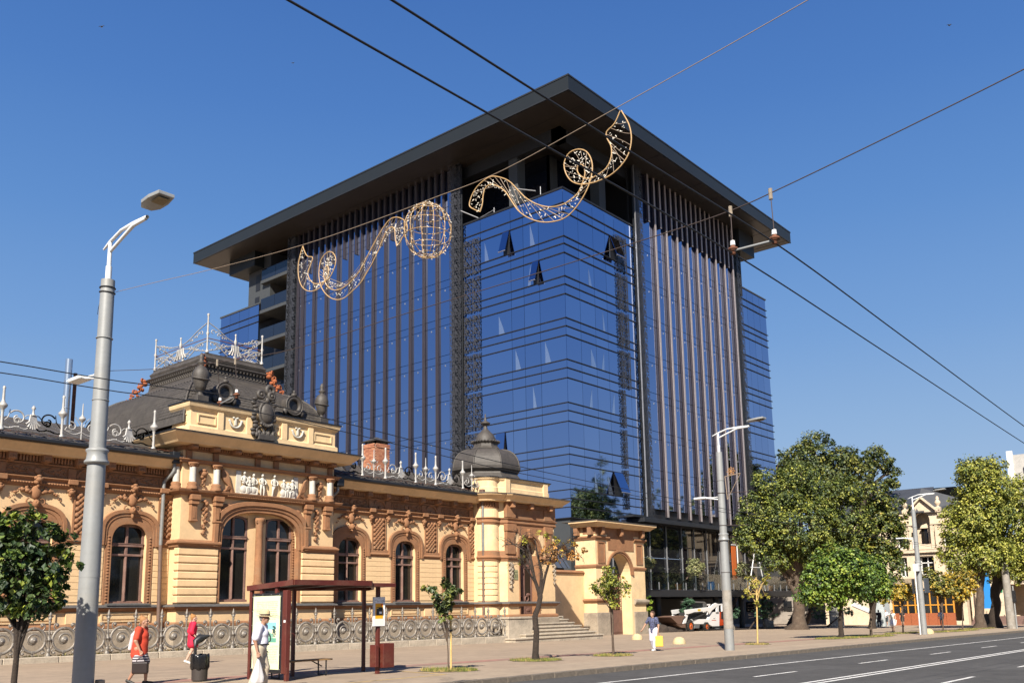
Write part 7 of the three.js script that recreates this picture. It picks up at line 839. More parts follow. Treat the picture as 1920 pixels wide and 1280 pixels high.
{ // trees on the camera's side of the street: they show only as reflections in the glass and the dark windows
  const far = (name, label, x, z, y0, h, w, conic, n, seed, cols) => { const P = V(x, gy(x) - 0.1, z), B = []; const r = rng(seed); if (conic) for (let k = 0; k < 10; k++) { const t = k / 9; B.push([V(x + (r() - 0.5) * 0.8, y0 + (h - y0) * t, z + (r() - 0.5) * 0.8), w * (1 - t) ** 0.75 + 0.5, (h - y0) / 11, w * (1 - t) ** 0.75 + 0.5, 1]); } else for (let k = 0; k < 9; k++) B.push([V(x + (r() - 0.5) * w, y0 + (h - y0) * (0.2 + 0.62 * r()), z + (r() - 0.5) * w), w * 0.55, (h - y0) * 0.24, w * 0.55, 1]); tree(name, label, P, { trunkTop: V(x, y0 + (h - y0) * 0.7, z), r0: 0.35, blobs: B, n, size: 0.5, cols, seed, limbs: 10, clump: 0.9, shell: 0.4, leafMat: M.leafMatte, mat: M.barkDark, group: 'trees across the street' }); };
  far('spruce', 'tall spruce across the street mirrored in the banded glass corner', 138, 2, 2, 27.5, 6.5, true, 9000, 71, GREENS.deep);
  let k = 0; for (const [x, z, h, w] of [[121, -19, 13, 6], [128, -13, 15, 7], [134, -22, 14, 6], [141, -8, 17, 7], [124, -6, 13, 6]]) far('park_tree', 'leafy park tree beyond the roadside lindens', x, z, 2, h, w, false, 4600, 130 + k++, GREENS.deep);
  for (const [x, z, h, w] of [[127, 4, 18, 6], [147, 3, 21, 7], [156, 1, 16, 6], [164, 2, 27, 6], [172, 1, 25, 5], [180, 3, 26.5, 6], [188, 1, 24, 6], [197, 2, 25, 7], [207, 2, 24, 8], [218, 3, 25, 9]]) far('roadside_tree', 'tall leafy tree across the street mirrored in the tower glass', x, z, 1.5, h, w, false, 5200, 72 + k++, GREENS.deep);
  for (const [x, h] of [[24, 9], [34, 10], [44, 9.5], [55, 10.5], [66, 10], [77, 10], [88, 11], [99, 10]]) far('roadside_tree', 'leafy tree across the street mirrored in the mansion windows', x, 6, 2, h, 6.5, false, 3600, 90 + k++, GREENS.deep);
}
// ---------- far buildings ----------
{
  const X = 115, y0 = gy(X) - 0.3, B = thing('gabled_building', 'cream stone building with gabled loggia bay and dark slate roofs', 'building', null, V(X, y0, -34));
  const face = (z0, z1, ya, yb, d0, d1) => bx(X - d1, X - d0, ya, yb, z0, z1);
  const ex = (pts, holes, d0, d1) => { const g = ext(pts.map(([z, y]) => [z, y]), holes, d0, d1); g.rotateY(-Math.PI / 2); g.translate(X, 0, 0); return g; };   // (z, y) outline standing on the wall plane
  const wins = [[-36.55, -35.55, 7.9, 9.6], [-36.55, -35.55, 4.6, 6.9], [-34.9, -34.35, 7.8, 9.8], [-32.2, -31.75, 7.8, 9.8], [-34.15, -32.5, 4.75, 6.95], [-31.3, -30.2, 4.6, 6.9], [-31.3, -30.2, 7.9, 9.6]];
  const lodge = archPts(-33.4, 0.85, 8.35, 12.1, 0.85, 14, 2);
  part('wall', ex([[-46, y0], [-29.3, y0], [-29.3, 12.0], [-31.55, 12.0], [-33.3, 13.75], [-34.85, 12.2], [-46, 12.2]], [lodge, ...wins.map(([a, b, c, d]) => rect(a, b, c, d)), rect(-36.4, -29.8, -0.6, 2.9)], 0, 0.5), M.cream, B);
  part('wall_core', bx(X + 5, X + 14, y0, 11.9, -46, -29.3), M.cream, B); part('loggia_wall', face(-34.6, -32.2, 8.3, 12.2, -1.2, -1.1), M.cream, B);
  for (const [a, b, c, d] of wins) { const w = part('window', [face(a, a + 0.12, c, d, 0.1, 0.25), face(b - 0.12, b, c, d, 0.1, 0.25), face(a, b, c, c + 0.12, 0.1, 0.25), face(a, b, d - 0.12, d, 0.1, 0.25), face((a + b) / 2 - 0.06, (a + b) / 2 + 0.06, c, d, 0.1, 0.25), face(a, b, c + (d - c) * 0.62, c + (d - c) * 0.62 + 0.1, 0.1, 0.25)].map((g) => g.translate(0.35, 0, 0)), M.white, B); part('pane', face(a, b, c, d, 0.05, 0.08).translate(0.3, 0, 0), M.darkGlass, w); }
  part('loggia_door', [face(-33.95, -33.2, 8.4, 10.2, -0.9, -0.8), face(-33.0, -32.6, 8.4, 10.1, -0.85, -0.8)], M.darkGlass, B); part('loggia_pediment', [ex([[-34.0, 10.3], [-32.5, 10.3], [-32.7, 10.65], [-33.2, 10.85], [-33.8, 10.65]], [], -0.8, -0.4), face(-33.15, -32.95, 8.4, 10.3, -0.8, -0.5)], M.cream, B);
  part('ledge', face(-46, -29.3, 7.35, 7.6, 0.5, 0.85), M.cream, B); part('ledge', face(-46, -29.3, 7.6, 7.75, 0.5, 0.7), M.plaster, B); part('cornice', [face(-46, -34.85, 11.7, 12.0, 0.5, 0.9), face(-31.5, -29.3, 11.6, 11.9, 0.5, 0.9)], M.cream, B); part('string_course', [face(-36, -34.2, 10.6, 10.8, 0.5, 0.7), face(-32.5, -30.5, 10.6, 10.8, 0.5, 0.7)], M.cream, B);
  part('gable_coping', [beam(V(X - 0.7, 12.35, -34.9), V(X - 0.7, 13.9, -33.3), 0.5, 0.2), beam(V(X - 0.7, 12.15, -31.5), V(X - 0.7, 13.9, -33.3), 0.5, 0.2)], M.cream, B);
  for (const z of [-35.25, -31.45]) part('roof_urn', [rb(X - 0.9, X - 0.3, 12.0, 12.6, z - 0.3, z + 0.3, 0.03), lathe([[0.2, 0.6], [0.12, 0.75], [0.32, 0.95], [0.34, 1.2], [0.2, 1.4], [0.16, 1.5], [0.2, 1.65], [0.1, 1.85], [0, 1.9]], X - 0.6, 12.0, z, 12)], M.cream, B);
  for (const z of [-34.9, -34.2, -32.4, -31.9]) part('pilaster', face(z - 0.16, z + 0.16, 7.75, 10.6, 0.5, 0.6), M.cream, B);
  const slate = surf([0.045, 0.048, 0.055], { size: 2.5, seed: 81, N: 128, rough: 0.55 });
  part('roof', [quadGeo(V(X - 0.9, 12.1, -46), V(X - 0.9, 12.1, -33), V(X + 6, 15.8, -33.5), V(X + 6, 15.8, -46)), quadGeo(V(X + 13, 12.1, -46), V(X + 13, 12.1, -29), V(X + 6, 15.6, -31), V(X + 6, 15.8, -46))], slate, B);
  part('roof', [quadGeo(V(X - 0.9, 12.0, -34), V(X - 0.9, 12.0, -29.2), V(X + 4, 13.6, -29.4), V(X + 1.0, 15.2, -33.6)), quadGeo(V(X + 1.0, 15.2, -33.6), V(X + 4, 13.6, -29.4), V(X + 9, 12, -29), V(X + 9, 14, -33))], slate, B);
  // shop front and glazed terrace at street level
  const font = await new FontLoader().loadAsync('fonts/droid/droid_sans_bold.typeface.json'); const sg = new TextGeometry('psalco', { font, size: 0.62, depth: 0.05, curveSegments: 3 }); sg.rotateY(-Math.PI / 2); sg.translate(X - 1.3, 3.15, -37.3);
  const sb = part('sign_board', bx(X - 1.25, X - 0.9, 2.95, 4.35, -37.6, -34.5), surf([0.3, 0.23, 0.15], { size: 1, seed: 82, N: 64 }), B); part('sign_letters', norm(sg), M.gutter, sb, { uv: false });
  part('shop_interior', [bx(X + 4.6, X + 4.8, y0, 3.4, -38, -29.3), bx(X + 0.1, X + 4.8, 3.2, 3.4, -38, -29.3), bx(X + 0.1, X + 4.8, y0, 3.4, -38.2, -38), bx(X + 0.1, X + 4.8, y0, 3.4, -29.5, -29.3)], M.cream, B);
  const C = thing('cafe_terrace', 'street cafe terrace with orange brick parapet and orange timber glazing', 'cafe', null, V(110, y0, -32)); const org = flat(0.55, 0.24, 0.02, 0.6), cx = 109.5;
  for (let k = 0; k < 7; k++) { const a = -36.0 + k * 0.95; part('brick_panel', rb(cx, cx + 0.3, y0, 0.35, a, a + 0.93, 0.02), surf([0.3, 0.085, 0.03], { size: 0.5, grain: 0.35, seed: 83, N: 64 }), C); }
  for (let k = 0; k < 9; k++) { const z = -36.0 + k * 0.82; part('timber_post', bx(cx + 0.05, cx + 0.2, 0.35, 3.0, z - 0.07, z + 0.07), org, C); } for (const y of [1.25, 2.9]) part('timber_rail', bx(cx + 0.04, cx + 0.22, y - 0.06, y + 0.06, -36, -29.4), org, C); part('terrace_glass', bx(cx + 0.11, cx + 0.14, 0.4, 2.9, -36, -29.4), new THREE.MeshPhysicalMaterial({ color: 0x222222, roughness: 0.05, ior: 1.5 }), C); part('terrace_roof', rb(cx - 0.1, cx + 4, 3.0, 3.12, -36.2, -29.2, 0.03), M.panelDark, C);
  const B2 = thing('stone_building', 'stone corner building with dark shop openings and a blue banner', 'building', null, V(118, y0, -20)); part('wall', [ext(rect(-29, -22, y0, 6.5), [rect(-25.4, -23.0, y0 + 0.2, 3.4)], 0, 0.4).rotateY(-Math.PI / 2).translate(118, 0, 0), bx(121.5, 126, y0, 6.4, -29, -22), bx(118, 121.5, 3.6, 6.4, -29, -22)], M.cream, B2); for (let k = 0; k < 5; k++) part('step', rb(112.6 + k * 0.35, 115, y0 + 0.3 + k * 0.18, y0 + 0.5 + k * 0.18, -28.6, -23.5, 0.02), surf([0.17, 0.1, 0.08], { size: 1.2, seed: 84, N: 64 }), B2); part('blue_banner', bx(112.4, 112.45, 0.75, 4.8, -27.2, -26.2), flat(0.01, 0.2, 0.55, 0.7), B2); part('stair_wall', bx(115, 118, y0, 4.2, -29, -28.6), M.cream, B2);
  { const G = thing('pharmacy_cross', 'green cross sign with white edge on a bracket above the pavement', 'sign', null, V(100, 3, -22.6)); const p = atDepth(1876, 1101, 98), w = 0.28; const cr = shape([[-w, -3 * w], [w, -3 * w], [w, -w], [3 * w, -w], [3 * w, w], [w, w], [w, 3 * w], [-w, 3 * w], [-w, w], [-3 * w, w], [-3 * w, -w], [-w, -w]].map(([a, b]) => [a * 0.62, b * 0.62])); const g = new THREE.ExtrudeGeometry(cr, { depth: 0.12, bevelEnabled: false }); g.rotateY(-0.95); g.translate(p.x, p.y, p.z); part('green_face', norm(g), flat(0.0, 0.22, 0.08, 0.5), G); const g2 = new THREE.ExtrudeGeometry(cr, { depth: 0.1, bevelEnabled: true, bevelSize: 0.06, bevelThickness: 0.01, bevelSegments: 1 }); g2.rotateY(-0.95); g2.translate(p.x + 0.1, p.y, p.z - 0.07); part('white_edge', norm(g2), M.white, G); part('bracket', bar(V(p.x + 0.1, p.y, p.z - 0.05), V(p.x + 6, p.y, p.z - 2), 0.03), M.steel, G); }
  const H = thing('white_block', 'tall white apartment block with orange stack far down the street', 'building', null, V(190, -2, -30)); const p = xpl(1889, 852, 190); part('wall', [bx(190, 205, -2, xpl(1889, 854, 190).y, p.z, -10)], surf([0.42, 0.4, 0.37], { size: 4, seed: 85, N: 128 }), H); part('parapet', [bx(189.8, 190.4, -2, p.y + 0.6, p.z - 0.1, p.z + 0.9)], M.white, H); part('stack', bx(191, 192.5, 20, p.y + 1.0, -35.0, -33.6), surf([0.5, 0.22, 0.08], { size: 1, seed: 86, N: 64 }), H); for (let k = 0; k < 3; k++) part('balcony', rb(189.2, 190, p.y - 3.2 - k * 3, p.y - 2.2 - k * 3, -36.2, -33, 0.04), M.white, H); for (let k = 0; k < 3; k++) part('window', bx(189.9, 190.02, p.y - 1.7 - k * 3, p.y - 0.5 - k * 3, -35.9, -34.2), M.darkGlass, H);
  // low street edge behind: fills the gap between tower and gabled building
  const W = thing('service_wall', 'pale concrete ramp walls and column behind the garden pines', 'wall', null, V(101, y0, -38)); part('column', cyl(99, -38.6, -1, 3.6, 0.75, 0.75, 20), M.stoneWhite, W); part('ramp_wall', [beam(V(101, 1.5, -37.5), V(107.5, -0.6, -35.2), 0.25, 0.5)], M.white, W); part('cabinet', rb(101.3, 103.3, y0, 2.35, -35.5, -34.3, 0.04), surf([0.42, 0.46, 0.46], { size: 2, seed: 87, N: 64 }), W);
  // dark yard hedge beyond, a long row of city blocks closing the street
  for (const [x0, x1, z0, z1, h, c, l] of [[130, 150, -75, -48, 9, [0.3, 0.26, 0.22], 'plain beige block beyond the garden trees'], [205, 240, -20, 0, 13, [0.42, 0.38, 0.33], 'pale grey block at the far end of the street'], [240, 300, -60, -35, 16, [0.36, 0.33, 0.3], 'broad distant block closing the street view']]) { const D = thing('city_block', l, 'building', 'distant city blocks', V((x0 + x1) / 2, -3, (z0 + z1) / 2)); part('wall', bx(x0, x1, -3, h, z0, z1), surf(c, { size: 4, seed: 88, N: 64 }), D); part('roof', bx(x0 - 0.4, x1 + 0.4, h, h + 0.5, z0 - 0.4, z1 + 0.4), M.panelGrey, D); for (let f = 0; f * 3.2 + 2 < h - 1; f++) for (let z = z0 + 1.5; z < z1 - 1.5; z += 3) part('window', bx(x0 - 0.05, x0 + 0.1, f * 3.2 + 0.6, f * 3.2 + 2.1, z, z + 1.3), M.darkGlass, D); }
}
{ // traffic light, bins and small posts near the road
  const p = gnd(1908, 1178), T = thing('traffic_light', 'black traffic light head on a slim grey post', 'traffic light', null, p.clone()); part('post', cyl(p.x, p.z, p.y, p.y + 3.6, 0.07, 0.06, 10), M.lampGrey, T); const h = part('signal_head', rb(p.x - 0.17, p.x + 0.17, p.y + 2.2, p.y + 3.2, p.z - 0.15, p.z + 0.15, 0.03), M.gutter, T); for (let k = 0; k < 3; k++) part('signal_hood', tor(p.x - 0.1, p.y + 2.38 + k * 0.32, p.z + 0.16, 0.1, 0.03, { ts: 12, rs: 4 }), M.gutter, h);
  const q = gnd(1898, 1178), Q = thing('poster_column', 'leaning grey concrete pole with peeled posters', 'pole', null, q.clone()); part('shaft', taper([V(q.x, q.y, q.z), V(q.x - 0.3, q.y + 5.6, q.z)], [0.36, 0.28], 14), M.lampBand, Q);
  for (const [u, v, l] of [[1779, 1164, 'low dark post before the orange brick parapet'], [1807, 1166, 'slim dark post by the golden verge tree'], [1751, 1163, 'low dark post near the parking meter'], [1886, 1170, 'thin dark sign post in the shade of the lindens']]) { const b = gnd(u, v); single('street_post', [cyl(b.x, b.z, b.y, b.y + 0.95, 0.06, 0.05, 10), ell(b.x, b.y + 0.98, b.z, 0.07, 0.06, 0.07)], M.gutter, l, 'post', 'dark posts by the cafe'); }
  const m = gnd(1750, 1168), K = thing('parking_meter', 'rounded grey meter on a dark curved stand', 'meter', null, m.clone()); part('head', [ell(m.x, m.y + 2.0, m.z, 0.32, 0.5, 0.3, 2)], M.pipe, K); part('stand', [tube([V(m.x, m.y, m.z), V(m.x - 0.1, m.y + 0.6, m.z), V(m.x, m.y + 1.6, m.z)], 0.08, 8)], M.gutter, K);
  const b2 = gnd(1858, 1176); single('street_bin', rb(b2.x - 0.45, b2.x + 0.45, b2.y, b2.y + 1.25, b2.z - 0.4, b2.z + 0.4, 0.05), M.gutter, 'square black bin beside the dark linden trunk', 'litter bin');
}
// ---------- compact skid-steer loader ----------
{
  const W = thing('skid_loader', 'white compact skid steer loader with orange wheel rims and brown bucket', 'loader', null, V(76.2, gy(76), -42.3));
  const o = gnd(1322, 1183.2), z = -42.35, k = zpl(1322, 1183, z), g = gy(78), PX = (u, v) => { const p = zpl(u, v, z); return [p.x, p.y]; };
  const zz = (q) => [1250 + q[0] / 12.8, 1110 + q[1] / 12.8]; const S = (pts) => pts.map((q) => PX(...zz(q))); void o; void k;
  const slab = (name, pts, d0, d1, mat, parent, bev = 0.02) => { const a = S(pts); const area = a.reduce((t, p, i) => { const n = a[(i + 1) % a.length]; return t + p[0] * n[1] - n[0] * p[1]; }, 0); return part(name, ext(area < 0 ? a.reverse() : a, [], z + d0, z + d1, bev), mat, parent); };
  const wh = flat(0.74, 0.72, 0.69, 0.4), bk = flat(0.015, 0.015, 0.016, 0.7), red = flat(0.5, 0.06, 0.012, 0.45), steel = surf([0.16, 0.09, 0.06], { size: 0.8, seed: 90, N: 64, rough: 0.7 });
  const body = slab('body', [[570, 650], [1000, 650], [1090, 480], [1260, 475], [1258, 810], [1090, 815], [1000, 760], [640, 760]], -1.1, 0.05, wh, W);
  slab('engine_cover', [[1255, 480], [1360, 480], [1365, 790], [1255, 800]], -1.05, 0.03, red, W); slab('rear_grille', [[1305, 500], [1362, 500], [1362, 640], [1305, 640]], -0.9, 0.06, bk, W, 0.01); slab('counterweight', [[1110, 815], [1370, 800], [1300, 850], [1110, 850]], -1.0, 0.0, bk, W);
  slab('lower_frame', [[680, 755], [800, 755], [780, 860], [680, 860]], -1.0, 0.02, flat(0.12, 0.12, 0.12, 0.7), W); slab('inner_frame', [[520, 490], [1010, 480], [1010, 670], [520, 660]], -0.95, -0.2, bk, W);
  const cab = slab('cab', [[560, 400], [610, 245], [720, 225], [940, 240], [1000, 300], [1000, 400]], -1.0, -0.15, new THREE.MeshPhysicalMaterial({ color: 0x121614, roughness: 0.12 }), W); slab('cab_roof', [[600, 215], [950, 232], [1000, 300], [985, 310], [930, 255], [600, 245]], -1.05, -0.1, flat(0.12, 0.11, 0.1, 0.6), cab); slab('cab_post', [[905, 250], [950, 250], [1000, 310], [1000, 380], [915, 380]], -0.16, -0.12, flat(0.1, 0.095, 0.09, 0.6), cab);
  for (const d of [-1.25, 0.08]) { const arm = slab('lift_arm', [[395, 430], [420, 520], [480, 520], [620, 475], [940, 450], [990, 520], [1040, 440], [1170, 330], [1190, 280], [1140, 262], [1080, 290], [1010, 360], [900, 370], [560, 410]], d, d + 0.13, wh, W); slab('arm_link', [[420, 540], [470, 560], [420, 740], [345, 755]], d, d + 0.12, wh, arm); slab('rear_upright', [[1160, 290], [1310, 280], [1325, 460], [1290, 460], [1280, 310], [1215, 310], [1215, 470], [1160, 470]], d, d + 0.1, wh, arm); slab('arm_decal', [[700, 405], [770, 405], [770, 455], [700, 455]], d + 0.13, d + 0.135, flat(0.65, 0.42, 0.02, 0.5), arm, 0.001); slab('lift_cylinder', [[600, 640], [920, 490], [930, 510], [620, 665]], d - 0.02, d + 0.06, bk, arm); }
  slab('bucket', [[30, 600], [265, 565], [390, 570], [330, 620], [290, 770], [210, 770]], -1.35, 0.3, steel, W); slab('coupler', [[290, 590], [390, 570], [350, 760], [290, 760]], -0.9, -0.1, bk, W); slab('bucket_floor', [[170, 770], [400, 770], [400, 850], [300, 845]], -1.3, 0.25, steel, W);
  for (const [u, v] of [[532, 812], [922, 828]]) for (const d of [-0.95, 0.15]) { const [x, y] = PX(...zz([u, v])), R = y - g + 0.01, c = (r0, r1, dz0, dz1, seg = 28) => { const q = new THREE.CylinderGeometry(r1, r0, dz1 - dz0, seg); q.rotateX(Math.PI / 2); q.translate(x, y, z + d + (dz0 + dz1) / 2); return norm(q); }; const lug = []; for (let i = 0; i < 18; i++) { const a = i / 18 * 6.283; const q = new THREE.BoxGeometry(0.06, 0.05, 0.26); q.translate(0, R - 0.0, 0); q.rotateZ(a); q.translate(x, y, z + d); lug.push(norm(q)); } const w = part('wheel', [c(0.1, 0.1, -0.12, 0.1)], bk, W); part('tyre', [tor(x, y, z + d, R * 0.76, R * 0.25, { rs: 10, ts: 28 }), ...lug], flat(0.02, 0.018, 0.016, 0.9), w); part('rim', [c(R * 0.52, R * 0.56, 0.02, 0.09), c(R * 0.2, R * 0.16, 0.09, 0.13)], flat(0.55, 0.1, 0.012, 0.4), w); part('hub', ell(x, y, z + d + 0.13, 0.07, 0.07, 0.04), flat(0.03, 0.03, 0.03, 0.6), w); }
  const font = await new FontLoader().loadAsync('fonts/droid/droid_sans_bold.typeface.json'); const [tx, ty] = PX(...zz([1115, 640])); const tg = new TextGeometry('Bobcat', { font, size: 0.075, depth: 0.004, curveSegments: 2 }); tg.translate(tx, ty, z + 0.053); part('lettering', norm(tg), bk, body, { uv: false }); slab('red_stripe', [[1075, 665], [1180, 665], [1180, 680], [1075, 680]], 0.05, 0.054, red, body, 0.001);
}
// birds high over the street
for (const [u, v, d] of [[190, 50, 55], [1781, 47, 60], [549, 118, 90]]) { const p = atDepth(u, v, d), q = (dx, dy) => p.clone().addScaledVector(rgt, dx).add(V(0, dy, 0)); single('bird', [ell(p.x, p.y, p.z, 0.05, 0.035, 0.09), taper([q(0, 0), q(-0.11, 0.05), q(-0.2, -0.02)], [0.025, 0.02, 0.004], 5), taper([q(0, 0), q(0.09, 0.07), q(0.17, 0.05)], [0.025, 0.02, 0.004], 5), taper([p.clone(), q(0.02, -0.09)], [0.03, 0.012], 5)], M.gutter, 'small dark bird gliding in the clear sky', 'bird', 'birds in flight', { uv: false }); }
// ---------- people ----------
// smooth union of tapered capsules and ellipsoids, meshed with surface nets
function sdfMesh(prims, cell, k = 0.03) {
  let lo = V(1e9, 1e9, 1e9), hi = V(-1e9, -1e9, -1e9); for (const p of prims) for (const [c, r] of p.e ? [[p.c, Math.max(...p.e)]] : [[p.a, p.ra], [p.b, p.rb]]) { lo.min(c.clone().subScalar(r + 2.2 * cell)); hi.max(c.clone().addScalar(r + 2.2 * cell)); }
  const nx = Math.ceil((hi.x - lo.x) / cell) + 1, ny = Math.ceil((hi.y - lo.y) / cell) + 1, nz = Math.ceil((hi.z - lo.z) / cell) + 1, F = new Float32Array(nx * ny * nz).fill(1e3), id = (i, j, l) => (l * ny + j) * nx + i;
  for (const p of prims) {
    const rr = (p.e ? Math.max(...p.e) : Math.max(p.ra, p.rb)) + k * 2 + cell * 2, a = p.e ? p.c : p.a, b = p.e ? p.c : p.b;
    const i0 = Math.max(0, Math.floor((Math.min(a.x, b.x) - rr - lo.x) / cell)), i1 = Math.min(nx - 1, Math.ceil((Math.max(a.x, b.x) + rr - lo.x) / cell)), j0 = Math.max(0, Math.floor((Math.min(a.y, b.y) - rr - lo.y) / cell)), j1 = Math.min(ny - 1, Math.ceil((Math.max(a.y, b.y) + rr - lo.y) / cell)), l0 = Math.max(0, Math.floor((Math.min(a.z, b.z) - rr - lo.z) / cell)), l1 = Math.min(nz - 1, Math.ceil((Math.max(a.z, b.z) + rr - lo.z) / cell));
    const dx = b.x - a.x, dy = b.y - a.y, dz = b.z - a.z, dd = dx * dx + dy * dy + dz * dz || 1e-9;
    for (let l = l0; l <= l1; l++) for (let j = j0; j <= j1; j++) for (let i = i0; i <= i1; i++) {
      const x = lo.x + i * cell, y = lo.y + j * cell, z = lo.z + l * cell; let d;
      if (p.e) { const ex = (x - a.x) / p.e[0], ey = (y - a.y) / p.e[1], ez = (z - a.z) / p.e[2], q = Math.sqrt(ex * ex + ey * ey + ez * ez); d = (q - 1) * Math.min(p.e[0], p.e[1], p.e[2]) * (q < 1 ? 1 : 1.15); } else { let t = ((x - a.x) * dx + (y - a.y) * dy + (z - a.z) * dz) / dd; t = t < 0 ? 0 : t > 1 ? 1 : t; d = Math.hypot(x - a.x - dx * t, y - a.y - dy * t, z - a.z - dz * t) - (p.ra + (p.rb - p.ra) * t); }
      const q = id(i, j, l), f = F[q], h = Math.max(k - Math.abs(f - d), 0) / k; F[q] = Math.min(f, d) - h * h * k * 0.25;
    }
  }
  const vi = new Int32Array(nx * ny * nz).fill(-1), P = [], E = [[0, 1], [0, 2], [0, 4], [1, 3], [1, 5], [2, 3], [2, 6], [3, 7], [4, 5], [4, 6], [5, 7], [6, 7]];
  for (let l = 0; l + 1 < nz; l++) for (let j = 0; j + 1 < ny; j++) for (let i = 0; i + 1 < nx; i++) { const c = []; let m = 0; for (let q = 0; q < 8; q++) { const f = F[id(i + (q & 1), j + (q >> 1 & 1), l + (q >> 2))]; c.push(f); if (f < 0) m |= 1 << q; } if (m === 0 || m === 255) continue; let n = 0, x = 0, y = 0, z = 0; for (const [a, b] of E) if ((c[a] < 0) !== (c[b] < 0)) { const t = c[a] / (c[a] - c[b]); x += (a & 1) + ((b & 1) - (a & 1)) * t; y += (a >> 1 & 1) + ((b >> 1 & 1) - (a >> 1 & 1)) * t; z += (a >> 2) + ((b >> 2) - (a >> 2)) * t; n++; } vi[id(i, j, l)] = P.length / 3; P.push(lo.x + (i + x / n) * cell, lo.y + (j + y / n) * cell, lo.z + (l + z / n) * cell); }
  const I = [], quad = (a, b, c, d, f) => { if (a < 0 || b < 0 || c < 0 || d < 0) return; if (f) I.push(a, b, c, a, c, d); else I.push(a, c, b, a, d, c); };
  for (let l = 1; l + 1 < nz; l++) for (let j = 1; j + 1 < ny; j++) for (let i = 1; i + 1 < nx; i++) { const f = F[id(i, j, l)] < 0; if (f !== F[id(i + 1, j, l)] < 0) quad(vi[id(i, j - 1, l - 1)], vi[id(i, j, l - 1)], vi[id(i, j, l)], vi[id(i, j - 1, l)], f); if (f !== F[id(i, j + 1, l)] < 0) quad(vi[id(i - 1, j, l - 1)], vi[id(i - 1, j, l)], vi[id(i, j, l)], vi[id(i, j, l - 1)], f); if (f !== F[id(i, j, l + 1)] < 0) quad(vi[id(i - 1, j - 1, l)], vi[id(i, j - 1, l)], vi[id(i, j, l)], vi[id(i - 1, j, l)], f); }
  const g = new THREE.BufferGeometry(); g.setAttribute('position', new THREE.Float32BufferAttribute(P, 3)); g.setIndex(I); g.computeVertexNormals(); return norm(g);
}
const cap = (a, b, ra, rb2) => ({ a, b, ra, rb: rb2 }), el = (c, e) => ({ c, e });
const skinM = flat(0.42, 0.24, 0.16, 0.55), skinTan = flat(0.36, 0.19, 0.12, 0.55), shoeM = flat(0.02, 0.018, 0.016, 0.6), shoeW = flat(0.7, 0.69, 0.66, 0.6);
